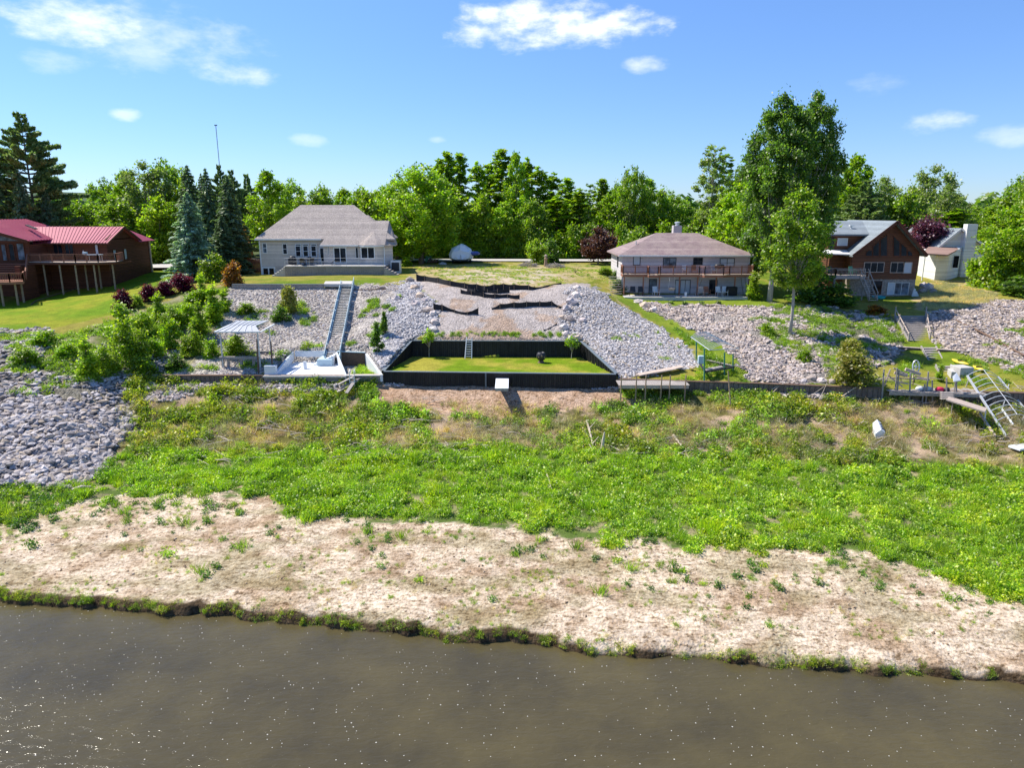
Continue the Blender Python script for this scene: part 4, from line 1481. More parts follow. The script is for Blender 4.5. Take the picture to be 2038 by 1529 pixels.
# ------------------------------------------------------------------ A-frame log house
b4 = thing('log_house', 'log house with a steep slate-blue gable roof and tall triangular windows', 'house', (48, 97, 7.9))
YA = 92.0
xL, xR, xP = X_at(1697, YA, 13), X_at(1829, YA, 13), X_at(1778, YA, 17)
zP = UY(1778, 440, YA)[2]
zLe, zRe = UY(1693, 507, YA)[2], UY(1836, 507, YA)[2]
zEa = (zLe + zRe) / 2
zs = UY(1760, 556, YA)[2]
m = MB()
sL = (zP - zEa) / (xP - X_at(1690, YA, 13))
sR = (zP - zEa) / (X_at(1837, YA, 13) - xP)
zl_, zr_ = zP - sL * (xP - xL), zP - sR * (xR - xP)
m.slab([(xL, YA, zs), (xR, YA, zs), (xR, YA, zr_ - .15), (xP, YA, zP - .2), (xL, YA, zl_ - .15)], 12, (0, 1, 0))
m.build('wall', M['logwood'], b4)
MB().bx(xL + .02, xR - .02, YA + .03, YA + 12, 7, zs - .002).build('wall', M['stone'], b4, label='fieldstone basement wall')
m = MB()
xle, xre = xP - (zP - zEa) / sL, xP + (zP - zEa) / sR
m.slab([(xle, YA - 1.0, zEa), (xP, YA - 1.0, zP + .05), (xP, YA + 12.5, zP + .05), (xle, YA + 12.5, zEa)], .22)
m.slab([(xP, YA - 1.0, zP + .05), (xre, YA - 1.0, zEa), (xre, YA + 12.5, zEa), (xP, YA + 12.5, zP + .05)], .22)
m.build('roof', M['slate'], b4)
MB().beam((xle, YA - 1.03, zEa - .1), (xP, YA - 1.03, zP - .06), .06, .34).beam((xP, YA - 1.03, zP - .06), (xre, YA - 1.03, zEa - .1), .06, .34).build('bargeboard', M['redwood'], b4)


def win4(px0, px1, py0, py1, Y=YA, **k):
    xx0, _, z1_ = UY(px0, py0, Y)
    xx1, _, z0_ = UY(px1, py1, Y)
    return window(b4, xx0, xx1, z0_, z1_, Y, **k)


def polywin(pp, Y=YA):
    q = [UY(a, b, Y - .05) for a, b in pp]
    c = (sum(a[0] for a in q) / len(q), sum(a[2] for a in q) / len(q))
    big = [(c[0] + (a[0] - c[0]) * 1.16 + (0.03 if a[0] > c[0] else -.03), Y - .05, c[1] + (a[2] - c[1]) * 1.1 + (.03 if a[2] > c[1] else -.03)) for a in q]
    o_ = MB().slab(big, .046, (0, 1, 0)).build('gable_window', M['redwood'], b4)
    g_ = MB().slab([(a[0], Y - .07, a[2]) for a in q], .018, (0, 1, 0)).build('pane', M['glass'], b4)
    g_.parent = o_


polywin([(1753, 509), (1753, 478), (1765, 468), (1765, 509)])
polywin([(1738, 509), (1738, 491), (1749, 482), (1749, 509)])
polywin([(1723, 509), (1725, 502), (1730, 499), (1735, 499), (1735, 509)])
polywin([(1779, 509), (1779, 471), (1790, 482), (1790, 509)])
polywin([(1794, 509), (1794, 485), (1804, 494), (1804, 509)])
polywin([(1807, 509), (1807, 500), (1811, 500), (1815, 505), (1816, 509)])
win4(1721, 1757, 523, 541, nx=3, frame='deck_pale', fw=.08)
win4(1774, 1797, 523, 542, nx=2, frame='deck_pale', fw=.08)
win4(1800, 1812, 523, 543, frame='deck_pale', pane='curtain', fw=.08)
win4(1768, 1778, 563, 586, frame='white_trim', pane='curtain', fw=.06, name='door')
win4(1781, 1806, 563, 586, nx=2, frame='white_trim', pane='glass_l', fw=.06, name='sliding_door')
win4(1736, 1752, 560, 585, frame='redwood', pane='glass', fw=.06, name='door')
# dormer wing at the left
yd = 94.0
xd0 = X_at(1655, yd, 14)
xd1 = xP - (zP - UY(1700, 466, yd)[2]) / sL + .8
zd = UY(1690, 466, yd)[2]
MB().bx(xd0, xP - 1.0, yd + .3, YA + 11.5, 8, zd - .1).build('wall', M['logwood'], b4, label='log wall of the left wing')
m = MB()
m.slab([(xd0 - .5, yd - .4, zd), (xP - .9, yd - .4, zd), (xP - .0, 100, zP - .05), (xd0 - .5, 100, zP - .05)], .2)
m.slab([(xd0 - .5, 100.01, zP - .05), (xP, 100.01, zP - .05), (xP, 104.5, zd), (xd0 - .5, 104.5, zd)], .2)
m.build('roof', M['slate'], b4, label='darker roof of the left wing')
win4(1668, 1685, 475, 488, Y=yd + .3, frame='white_trim', pane='curtain', fw=.07)
win4(1650, 1658, 472, 500, Y=yd + .3, frame='logwood', pane='glass', fw=.06)
vx = UY(1694, 455, 96.3)
MB().tube((vx[0], 96.3, vx[2] - .5), (vx[0], 96.3, vx[2] + .35), .13, n=8).box((vx[0], 96.3, vx[2] + .4), (.55, .4, .12)).build('roof_vent', M['white_trim'], b4)
pz = UY(1660, 504, 92.5)[2]
MB().slab([(X_at(1640, 92, 13), 92, pz), (xL + .3, 92, pz - .1), (xL + .3, yd + .29, pz + .35), (X_at(1640, 92, 13), yd + .29, pz + .4)], .12).build('porch_roof', M['white_trim'], b4)
for px_ in (1645, 1693):
    x = X_at(px_, 92.2, 12)
    MB().tube((x, 92.2, 10.9), (x, 92.2, pz - .1), .12).build('porch_post', M['logwood'], b4)
# deck and stair
z4 = UY(1680, 549, 89.5)[2]
d4 = [(X_at(1628, 90.5, z4), 92.0), (X_at(1628, 90, z4), 89.4), (X_at(1662, 89, z4), 89.0), (X_at(1664, 88.2, z4), 88.3), (X_at(1722, 88.2, z4), 88.3), (X_at(1724, 92, z4), 91.98)]
MB().slab([(x, y, z4) for x, y in d4], .3).build('deck_floor', M['deck_pale'], b4)
railing(b4, [(x, y + .06, z4) for x, y in d4[1:-1]], .95, .09, .16, 'deck_pale')
for x, y in d4[1:-1]:
    MB().tube((x, y + .2, gz(x, y) - .2), (x, y + .2, z4 - .25), .1).build('deck_post', M['deck_grey'], b4)
s0, s1 = Vector((X_at(1720, 88.3, z4), 88.3, z4)), Vector((X_at(1738, 86.0, 8), 85.8, 7.95))
m = MB()
for k in (-.5, .5):
    m.beam(s0 + Vector((k, .2, -.1)), s1 + Vector((k, .2, .1)), .06, .26)
m.build('stair_stringer', M['deck_pale'], b4)
for i in range(11):
    p = s0.lerp(s1, (i + .5) / 11)
    MB().box((p.x, p.y + .2, p.z + .03), (1.0, .28, .05)).build('stair_tread', M['deck_pale'], b4)
for k in (-.5, .5):
    m = MB()
    m.beam(s0 + Vector((k, .2, .95)), s1 + Vector((k, .2, .95)), .07, .07)
    for t in (.1, .5, .95):
        p = s0.lerp(s1, t) + Vector((k, .2, 0))
        m.beam(p, p + Vector((0, 0, .95)), .08, .08)
    m.build('stair_handrail', M['deck_pale'], b4)
for px_, lab, mt in ((1640, 'dark bench seat at the left end of the log house deck', 'dark'), (1655, 'dark chair left of the grill on the log house deck', 'dark'), (1697, 'green chair on the deck before the log house corner', 'green_p')):
    x = X_at(px_, 90.3, z4)
    chair((x, 90.4, z4), .3, lab, mat=mt, s=1.1, group='chairs on the log house deck')
p = Gp(1748, 594)
T = thing('paddling_pool', 'turquoise plastic paddling pool on the grass below the log house stair', 'pool', p)
MB().lathe(p, [(.75, 0), (.85, .25), (.8, .27), (.72, .08), (.01, .07)], 18).build('rim', M['teal'], T)
p = Gp(1820, 591)
T = thing('folded_chair', 'white folding chair standing by the right corner of the log house', 'chair', p)
MB().beam((p[0] - .25, p[1], p[2]), (p[0] + .05, p[1] + .2, p[2] + 1.0), .05, .5).build('backrest', M['white_trim'], T)
MB().beam((p[0] + .3, p[1], p[2]), (p[0], p[1] + .1, p[2] + .6), .05, .5).build('seat', M['white_trim'], T)

# ------------------------------------------------------------------ white house at the far right
b5 = thing('white_house', 'white clapboard house with a brown-roofed annex and white chimney', 'house', (66, 112, 9.2))
YW = 107.0
xw0, xw1 = X_at(1868, YW, 12), X_at(1958, YW, 12)
apx = UY(1910, 454, YW)
el_ = UY(1866, 490, YW)
MB().slab([(xw0 + .1, YW, 8.4), (xw1, YW, 8.4), (xw1, YW, el_[2] - .3), (apx[0], YW, apx[2] - .2), (xw0 + .1, YW, el_[2] - .2)], 12, (0, 1, 0)).build('wall', M['whitesiding'], b5)
m = MB()
m.slab([(el_[0] - .3, YW - .5, el_[2] - .25), (apx[0], YW - .5, apx[2]), (apx[0], YW + 12.5, apx[2]), (el_[0] - .3, YW + 12.5, el_[2] - .25)], .2)
m.slab([(apx[0], YW - .5, apx[2]), (xw1 + .5, YW - .5, el_[2] - .4), (xw1 + .5, YW + 12.5, el_[2] - .4), (apx[0], YW + 12.5, apx[2])], .2)
m.build('roof', M['slate'], b5)
MB().beam((el_[0] - .3, YW - .53, el_[2] - .38), (apx[0], YW - .53, apx[2] - .12), .05, .3).beam((apx[0], YW - .53, apx[2] - .12), (xw1 + .5, YW - .53, el_[2] - .5), .05, .3).build('bargeboard', M['white_trim'], b5)
xch = X_at(1930, YW - .8, 14)
zch = UY(1930, 446, YW - .8)[2]
MB().bx(xch - .8, xch + .7, YW - 1.0, YW - .004, 8.4, zch).build('chimney', M['whitesiding'], b5)
# annex
ya = 102.5
xa0, xa1, xa2 = X_at(1863, ya, 11), X_at(1887, ya, 11), X_at(1913, YW, 11)
za = UY(1870, 506, ya)[2]
MB().slab([(xa0, ya, za), (xa1, ya - .0, za), (xa2, YW - .01, za + .9), (xa0, YW - .01, za + .5)], za - 8.3).build('wall', M['whitesiding'], b5, label='annex wall')
m = MB()
q0, q1, q2, q3 = UY(1834, 504, ya - 1.2), UY(1886, 507, ya - 1.2), UY(1915, 492, YW - .2), UY(1848, 491, YW - .2)
m.slab([q0, q1, q2, q3], .18)
m.build('annex_roof', M['brown_roof'], b5)
wx = X_at(1896, 104.3, 11)
MB().bx(wx - .35, wx + .35, 103.6, 103.68, 10.7, 12.4).build('window', M['glass'], b5)
for px_ in (1838,):
    x = X_at(px_, ya - .8, 11)
    MB().bx(x - .06, x + .06, ya - .9, ya - .78, 8.6, za).build('porch_post', M['white_trim'], b5)
# deck terrace with umbrella right of it
pd = UY(1990, 545, 98)
T = thing('garden_deck', 'grey raised deck with white baluster fence behind the right trees', 'deck', (pd[0], 98, 9))
xk0, xk1 = X_at(1965, 98, 9), X_at(2060, 98, 9)
MB().bx(xk0, xk1, 96, 101, 8.6, pd[2]).build('deck_floor', M['deck_grey'], T)
railing(T, [(xk0, 96.1, pd[2]), (xk1, 96.1, pd[2])], .95, .09, .2, 'deck_grey')
MB().beam((X_at(1980, 95, 9), 95.9, pd[2] + .4), (X_at(1968, 93, 8), 93.6, 8.8), 1.1, .12).build('ramp', M['white_trim'], T)
xk0, xk1 = X_at(1953, 93, 9), X_at(2060, 93, 9)
T = thing('picket_fence', 'white picket fence below the deck at the right edge', 'fence', (xk0, 93, 8.6))
m = MB()
i = xk0
while i < xk1:
    m.bx(i, i + .07, 93, 93.03, 8.5, 9.35)
    i += .17
m.build('picket', M['white_trim'], T)
m.bx(xk0, xk1, 93.03, 93.08, 9.1, 9.18) if False else None
MB().bx(xk0, xk1, 93.031, 93.07, 9.05, 9.13).bx(xk0, xk1, 93.031, 93.07, 8.7, 8.78).build('rail', M['white_trim'], T)
pu = UY(1991, 514, 97.5)
T = thing('parasol', 'red parasol over the deck at the right edge', 'parasol', (pu[0], 97.5, pd[2]))
MB().lathe((pu[0], 97.5, pu[2]), [(1.5, -.35), (1.45, -.28), (.8, .05), (.05, .35)], 8).build('canopy', M['umbrella'], T)
MB().tube((pu[0], 97.5, pd[2]), (pu[0], 97.5, pu[2] + .2), .03).build('pole', M['alu'], T)
# ------------------------------------------------------------------ black board enclosure
e0 = [Vector((p[0], p[1], 0)) for p in ENC]      # front left, front right, back right, back left
zF0, zF1, zB = 4.86, 4.86, 6.25
T = thing('retaining_wall', 'black board retaining wall enclosing the green lawn terrace', 'retaining wall', (0, 60.8, 3.4))


def wall_run(T, a, b, za, zb_, zbot, mat, th=.2, name='wall_panel', cap='cap', label=None, boards=True, bname='board'):
    """board wall from a to b; top rises from za to zb_"""
    d = (b - a)
    ln = d.length
    d = d / ln
    nn = Vector((-d.y, d.x, 0))
    m = MB()
    m.slab([(a.x, a.y, za), (b.x, b.y, zb_), (b.x, b.y, zbot), (a.x, a.y, zbot)], th, tuple(nn))
    # proud vertical battens
    k = int(ln / .38)
    if boards:
        for i in range(k + 1):
            t = (i + .5 * 0) / max(k, 1)
            p = a.lerp(b, t)
            zt_ = za + (zb_ - za) * t
            for s_ in (-1,):
                q = p + nn * (-.02)
                m.beam((q.x, q.y, zbot), (q.x, q.y, zt_ - .02), .09, .05, tuple(nn))
            q = p + nn * (th + .02)
            m.beam((q.x, q.y, zbot), (q.x, q.y, zt_ - .02), .09, .05, tuple(nn))
    o = m.build(name, M[mat], T, label=label)
    if cap:
        off = nn * (th / 2)
        MB().beam(a + off + Vector((0, 0, za + .035)), b + off + Vector((0, 0, zb_ + .035)), th + .12, .06).build('cap', M[cap], T)
    return o


fo = Vector((0, -.36, 0))
wall_run(T, e0[0] + fo, e0[1] + fo, zF0, zF1, 2.9, 'black', label='low front wall above the bare dirt')
wall_run(T, e0[3], e0[2], zB, zB, 4.5, 'black', label='tall back wall behind the lawn')
wall_run(T, e0[0], e0[3], zF0, zB, 4.0, 'blacky', th=.2, label='left side wall with a sloping top')
wall_run(T, e0[2], e0[1], zB, zF1, 4.0, 'blacky', th=.2, label='right side wall with a sloping top')
px_ = U(967, 742, 4.85)
MB().bx(px_[0] - .06, px_[0] + .06, e0[0].lerp(e0[1], .44).y - .5, e0[0].lerp(e0[1], .44).y - .43, 3.3, 4.88).build('joint_post', M['cap'], T)

# ladder
la, lb = U(932, 714, LAWN_Z), UY(934, 672, e0[3].y - .15)
T = thing('ladder', 'white aluminium ladder leaning on the tall black back wall', 'ladder', la)
for k in (-.26, .26):
    MB().beam((la[0] + k * 1.25, la[1], la[2]), (lb[0] + k, lb[1], lb[2]), .07, .09).build('rail', M['white_trim'], T)
for i in range(1, 9):
    t = i / 9
    p = Vector(la).lerp(Vector(lb), t)
    w__ = .26 * (1.25 - .25 * t)
    MB().beam((p.x - w__, p.y, p.z), (p.x + w__, p.y, p.z), .09, .06).build('rung', M['white_trim'], T)
# fire ball
fp = U(1077, 722, LAWN_Z)
T = thing('fire_pit', 'rusty black steel sphere fire pit with cut-outs on the terrace lawn', 'fire pit', fp)
m = MB()
prof = [(.46 * sin(a), .64 - .46 * cos(a)) for a in np.linspace(.2, pi - .7, 14)]
MB().lathe(fp, prof + [(prof[-1][0] - .04, prof[-1][1] - .02), (.1, .5)], 24).build('bowl', M['dark'], T, smooth=True)
for k, (a, zz, s_) in enumerate(((-1.5, .72, .1), (-.9, .55, .07), (-2.1, .6, .08))):
    c = Vector((fp[0] + .45 * cos(a), fp[1] + .45 * sin(a), fp[2] + zz))
    MB().lathe(c, [(.01, -s_), (s_ * .7, -s_ * .5), (s_ * .8, 0), (s_ * .5, s_ * .6), (.01, s_)], 6, 1, .3).build('cut_out', M['post'], T)
MB().lathe(fp, [(.34, 0), (.3, .06), (.18, .2), (.16, .26)], 14).build('base', M['rust'], T)
# cantilevered dock platform in front of the wall
pa, pb = UY(999, 750, 60.2), UY(999, 773, 56.3)
zt_ = 4.45
T = thing('dock_platform', 'narrow white-topped dock sticking out from the black wall over the dirt', 'dock', (pa[0], 58.2, zt_))
f0, f1 = U(985, 773, zt_), U(1012, 773, zt_)
g0, g1 = U(988, 750, zt_), U(1010, 750, zt_)
yb_ = 60.2
MB().slab([f0, f1, (f1[0], yb_, zt_), (f0[0], yb_, zt_)], .05).build('deck_top', M['white'], T)
MB().slab([(f0[0] + .02, f0[1] + .02, zt_ - .052), (f1[0] - .02, f0[1] + .02, zt_ - .052), (f1[0] - .02, yb_, zt_ - .052), (f0[0] + .02, yb_, zt_ - .052)], .2).build('frame', M['deck_grey'], T)
for k in (f0[0] + .15, f1[0] - .15):
    MB().beam((k, f0[1] + .6, zt_ - .26), (k, yb_ + .0, zt_ - .6), .08, .1).build('brace', M['dark'], T)

# ------------------------------------------------------------------ silt fences (black fabric on stakes)
SF = [
    ('long black silt fence across the top of the gravel slope', [(829, 560), (845, 560), (872, 564), (896, 570), (925, 575), (949, 577), (965, 580), (983, 578), (1002, 577), (1023, 577), (1052, 578), (1064, 577)],
     [13, 9.5, 10, 10, 10, 10, 10, 11, 11, 10, 9, 5]),
    ('thin sagging right tail of the upper silt fence', [(1064, 577), (1087, 572), (1117, 566)], [4, 3, 3]),
    ('short black silt fence just below the long upper one', [(930, 580), (945, 585), (970, 583), (990, 585), (1014, 584)], [7, 7, 5, 7, 9]),
    ('wavy black silt fence in the middle of the gravel', [(917, 584), (938, 588), (962, 592), (985, 594), (1010, 594), (1034, 596)], [7, 7, 8, 8, 7, 8]),
    ('black silt fence low on the left of the gravel', [(863, 617), (880, 619), (905, 624), (930, 628), (952, 627)], [12, 11, 5, 5, 13]),
    ('black silt fence low on the right of the gravel', [(979, 616), (995, 615), (1023, 613), (1048, 612), (1074, 611), (1098, 610), (1112, 613), (1126, 613)], [2, 8, 10, 10, 9, 9, 4, 2]),
    ('small strip of black silt fence by the right rock pile above the lawn', [(1082, 659), (1094, 655), (1108, 647)], [2.5, 2.5, 3])]
for lab, pts, hs_ in SF:
    w3 = [Gp(a, b) for a, b in pts]
    hm2 = [h_ / F_PX * w3[i][1] * 1.1 for i, h_ in enumerate(hs_)]
    T = thing('silt_fence', lab, 'silt fence', w3[0], 'silt fences on the gravel slope')
    # fabric: densified ribbon that sags and billows between stakes
    top, bot = [], []
    for i in range(len(w3) - 1):
        for k in range(6):
            t = k / 6
            a, b = np.array(w3[i]), np.array(w3[i + 1])
            p = a + (b - a) * t
            bow = .12 * sin(pi * t) * (1 if i % 2 else -1)
            hh2 = hm2[i] + (hm2[i + 1] - hm2[i]) * t - .07 * sin(pi * t)
            g_ = gz(p[0], p[1])
            bot.append((p[0], p[1] + bow, g_ - .15))
            top.append((p[0], p[1] + bow * .5 + .05 * sin(3 * t + i), g_ + max(hh2, .06)))
    p = w3[-1]
    bot.append((p[0], p[1], p[2] - .15))
    top.append((p[0], p[1], p[2] + hm2[-1]))
    m = MB()
    n_ = len(top)
    vs = [(x, y - .012, z) for x, y, z in bot + top] + [(x, y + .012, z) for x, y, z in bot + top]
    fs = []
    for i in range(n_ - 1):
        fs += [(i, i + 1, n_ + i + 1, n_ + i), (3 * n_ + i, 3 * n_ + i + 1, 2 * n_ + i + 1, 2 * n_ + i), (n_ + i, n_ + i + 1, 3 * n_ + i + 1, 3 * n_ + i)]
    m.add(vs, fs)
    m.build('fabric', M['fabric'], T)
    for i, p in enumerate(w3):
        MB().beam((p[0], p[1] - .05, p[2] - .2), (p[0], p[1] - .05, p[2] + hm2[i] + .12), .05, .05).build('stake', M['post'], T)

# ------------------------------------------------------------------ long stair of the cream house
s0 = Vector(U(692, 566, 10.3))
s1 = Vector(U(661, 716, 4.95))
T = thing('long_stair', 'long straight outdoor stair with pale blue sides running down the stony bluff', 'stair', tuple(s1))
nst = 44
dd = (s1 - s0)
side = Vector((dd.y, -dd.x, 0)).normalized()
if side.x < 0:
    side = -side
hw = .58
for i in range(nst):
    p = s0.lerp(s1, (i + .5) / nst)
    m = MB().beam(p - side * hw + Vector((0, 0, .16)), p + side * hw + Vector((0, 0, .16)), .27, .05)
    m.build('tread', conc, T)
for k in (-1, 1):
    o_ = side * (hw + .06) * k
    MB().beam(s0 + o_ + Vector((0, 0, .12)), s1 + o_ + Vector((0, 0, .12)), .08, .34).build('stringer', M['bluewhite'], T)
    # solid side panels in stepped lengths along the stair, as in the photograph
    nseg = 7
    for j in range(nseg):
        a, b = s0.lerp(s1, j / nseg), s0.lerp(s1, (j + .93) / nseg)
        hgt = .85 if k > 0 else .5
        q = [a + o_ * 1.12 + Vector((0, 0, hgt)), b + o_ * 1.12 + Vector((0, 0, hgt)), b + o_ * 1.12 + Vector((0, 0, -.3)), a + o_ * 1.12 + Vector((0, 0, -.3))]
        MB().slab([tuple(v) for v in q], .05, tuple(side * k)).build('side_panel', M['bluewhite'], T)
MB().slab([tuple(s0 - side * hw + Vector((0, 0, -.05))), tuple(s0 + side * hw + Vector((0, 0, -.05))), tuple(s1 + side * hw + Vector((0, 0, -.05))), tuple(s1 - side * hw + Vector((0, 0, -.05)))], .06).build('underside', M['dark'], T)
# landing at the top
q = [U(644, 565, 10.5), U(700, 565, 10.5), U(702, 559, 10.5), U(648, 559, 10.5)]
T = thing('concrete_landing', 'pale concrete landing at the head of the long stair', 'landing', q[0])
MB().slab(q, .35).build('slab', conc, T, bevel=.03)
a, b = Vector(U(462, 566, 10.45)), Vector(U(643, 566, 10.45))
T = thing('lawn_retaining_wall', 'low dark timber wall along the lawn edge before the cream house', 'retaining wall', tuple(a))
wall_run(T, Vector((a.x, a.y, 0)), Vector((b.x, b.y, 0)), 10.42, 10.42, 9.6, 'deck_grey', th=.2, cap='cap')
# stone edging right of the landing
a, b = Gp(704, 577), Gp(778, 577)
T = thing('timber_edging', 'thin curved rusty edging among rocks right of the stair head', 'edging', a)
MB().path([a, Gp(735, 578, .05), Gp(760, 576, .05), b], .06, 5).build('rail', M['rust'], T)

# ------------------------------------------------------------------ white boat patio at the foot of the stair
P_ = [Vector((p[0], p[1], 0)) for p in PATIO]
T = thing('white_patio', 'white-walled waterside patio at the foot of the long stair', 'patio', (P_[0].x, P_[0].y, 4.2))
MB().slab([(P_[0].x, P_[0].y, 4.5), (P_[1].x, P_[1].y, 4.5), (P_[2].x, P_[2].y, 4.5), (P_[3].x, P_[3].y, 4.5)], .5).build('floor', M['white'], T)


def plain_wall(T, a, b, za, zb_, zbot, mat, th=.18, name='wall', inward=1):
    d = (b - a).normalized()
    nn = Vector((-d.y, d.x, 0)) * inward
    return MB().slab([(a.x, a.y, za), (b.x, b.y, zb_), (b.x, b.y, zbot), (a.x, a.y, zbot)], th, tuple(nn)).build(name, M[mat], T)


plain_wall(T, P_[3], P_[2], 5.55, 5.55, 4.1, 'white')
plain_wall(T, P_[0] + Vector((.9, .6, 0)), P_[3] + Vector((-.1, .05, 0)), 4.75, 5.55, 4.1, 'white')
MB().bx(P_[0].x - .1, P_[0].x + .9, P_[0].y + .1, P_[0].y + .6, 4.0, 5.35).build('pier', M['white'], T, bevel=.03)
MB().bx(P_[2].x - 1.25, P_[2].x + .15, P_[2].y - 2.0, P_[2].y - .1, 4.1, 5.1).build('stair_block', M['bluewhite'], T, bevel=.03)
x_, y_, _z = U(607, 735, 4.5)
MB().bx(x_ - .12, x_ + .12, y_, y_ + .25, 4.5, 5.2).build('pier', M['white'], T)
for i in range(8):
    t = i / 8
    MB().bx(x_ + .3 + t * 1.9, x_ + .3 + (t + .125) * 1.9, P_[2].y - 1.6, P_[2].y - .3, 4.3, 4.62 + t * .85).build('step', M['white'], T)
MB().slab([(P_[0].x - .1, P_[0].y - .4, 4.53), (P_[1].x + .1, P_[1].y - .4, 4.53), (P_[1].x + .1, P_[1].y + .2, 4.53), (P_[0].x - .1, P_[0].y + .2, 4.53)], .12).build('kerb', conc, T)
# small sunken bed beside it
Q_ = [Vector((p[0], p[1], 0)) for p in PIT]
T = thing('sunken_bed', 'small sunken bed of bright weeds between dark walls right of the white patio', 'planter', (Q_[0].x, Q_[0].y, 4.1))
plain_wall(T, Q_[3], Q_[2], 5.5, 5.4, 4.0, 'rust')
plain_wall(T, Q_[2], Q_[1], 5.35, 4.62, 4.0, 'white', th=.22)
plain_wall(T, Q_[0], Q_[3], 4.6, 5.5, 4.0, 'white', th=.15)
MB().beam((Q_[3].x, Q_[3].y + .05, 5.54), (Q_[2].x, Q_[2].y + .05, 5.44), .3, .07).build('cap', M['bluewhite'], T)
MB().beam((Q_[0].x, Q_[0].y - .1, 4.58), (Q_[1].x, Q_[1].y - .1, 4.58), .3, .08).build('cap', conc, T)
# white swim ladder
x_, y_, _z = U(702, 752, 4.5)
T = thing('swim_ladder', 'small white hooped swim ladder standing on the left sea wall', 'ladder', (x_, y_, 3.9))
for k in (-.2, .2):
    MB().path([(x_ + k, y_ - .3, 3.7), (x_ + k, y_ - .3, 5.1), (x_ + k, y_ - .05, 5.25), (x_ + k, y_ + .15, 4.9)], .035, 6).build('rail', M['white_trim'], T)
for z_ in (3.9, 4.2, 4.5):
    MB().tube((x_ - .2, y_ - .3, z_), (x_ + .2, y_ - .3, z_), .03).build('rung', M['white_trim'], T)


# ------------------------------------------------------------------ sea walls
def seawall(name, lab, pxs, zt_, zbot, mat, cap_, th=.3):
    pts = [U(a, b, zt_) for a, b in pxs]
    T = thing(name, lab, 'sea wall', (pts[0][0], pts[0][1], zbot))
    m, c = MB(), MB()
    for a, b in zip(pts[:-1], pts[1:]):
        x0_, x1_ = a[0], b[0]
        ya_, yb_2 = float(Wf(a[0])) - .14, float(Wf(b[0])) - .14
        m.slab([(x0_, ya_, zt_), (x1_, yb_2, zt_), (x1_, yb_2, zbot), (x0_, ya_, zbot)], th, (0, 1, 0))
        c.slab([(x0_, ya_ - .06, zt_ + .07), (x1_, yb_2 - .06, zt_ + .07), (x1_, yb_2 + th + .06, zt_ + .07), (x0_, ya_ + th + .06, zt_ + .07)], .066)
    m.build('wall_face', M[mat], T)
    c.build('cap', M[cap_] if isinstance(cap_, str) else cap_, T)
    return T


seawall('sea_wall', 'rusty steel sea wall below the boat hoist left of the white patio', [(318, 748), (380, 748), (440, 748), (524, 748)], 4.5, 3.3, 'steel', 'rust')
seawall('sea_wall', 'grey concrete sea wall in front of the white patio', [(525.5, 748), (600, 748), (688, 749), (762, 749)], 4.52, 3.2, 'stonewall' if 'stonewall' in M else 'deck_grey', 'deck_pale')
seawall('sea_wall', 'brown sea wall along the foot of the right stone bank', [(1229, 757), (1370, 761), (1500, 765), (1620, 769), (1757, 775)], 4.42, 3.2, 'steel', 'rust')
seawall('sea_wall', 'dark sea wall behind the tilted lift frame at the right edge', [(1890, 780), (1960, 782), (2038, 784), (2140, 788)], 4.3, 2.8, 'steel', 'rust')

# ------------------------------------------------------------------ left boat hoist with canopy


def bar(T, name, p, q, r, mat, sq=False):
    m = MB()
    if sq:
        m.beam(p, q, r * 2, r * 2)
    else:
        m.tube(p, q, r, n=6)
    return m.build(name, M[mat] if isinstance(mat, str) else mat, T)


def arch_canopy(T, c, L_, W_, zc, rise, mat, n=8, rz=0.0, tube=.035, sheet=None, pitch=0.0):
    """hooped canopy frame: long side along local x; hoops span local y"""
    def P(a, b, h):
        return (c[0] + a * cos(rz) - b * sin(rz), c[1] + a * sin(rz) + b * cos(rz), zc + h + a * pitch)
    for b in (-W_ / 2, W_ / 2):
        bar(T, 'eave_rail', P(-L_ / 2, b, 0), P(L_ / 2, b, 0), tube * 1.3, mat)
    for i in range(n + 1):
        a = -L_ / 2 + L_ * i / n
        m = MB().path([P(a, W_ / 2 * sin(t), rise * cos(t) ** 1.0) for t in np.linspace(-pi / 2, pi / 2, 9)], tube * .8, 5)
        m.build('hoop', M[mat], T)
    bar(T, 'ridge_rail', P(-L_ / 2, 0, rise), P(L_ / 2, 0, rise), tube, mat)
    if sheet:
        V, Fq = [], []
        ts = np.linspace(-pi / 2 * .92, pi / 2 * .92, 9)
        for i in range(2):
            for t in ts:
                V.append(P((-.5 + i) * L_, (W_ / 2) * sin(t), rise * cos(t) + .05))
        for j in range(8):
            Fq.append((j, j + 1, 9 + j + 1, 9 + j))
        o = MB().add(V, Fq)
        o.build('canopy_sheet', M[sheet], T)
        k = T.children[-1]


yh = 62.2
ca = U(476, 657, 0)
zc = UY(470, 657, yh + .8)[2]
x0_, x1_ = X_at(432, yh, zc), X_at(518, yh, zc)
T = thing('boat_hoist', 'boat hoist with a pale arched canopy and dark timber cradle left of the white patio', 'boat hoist', ((x0_ + x1_) / 2, yh + 1.5, 4.3))
bar_m = 'alu'
yb2 = yh + 3.2
for (x, y) in ((x0_ + .25, yh), (x1_ - .25, yh), (x0_ + .35, yb2), (x1_ - .3, yb2)):
    bar(T, 'post', (x, y, 4.0 if y < 63 else 4.4), (x, y, zc), .05, 'alu', True)
m = MB()
xm = (x0_ + x1_) / 2
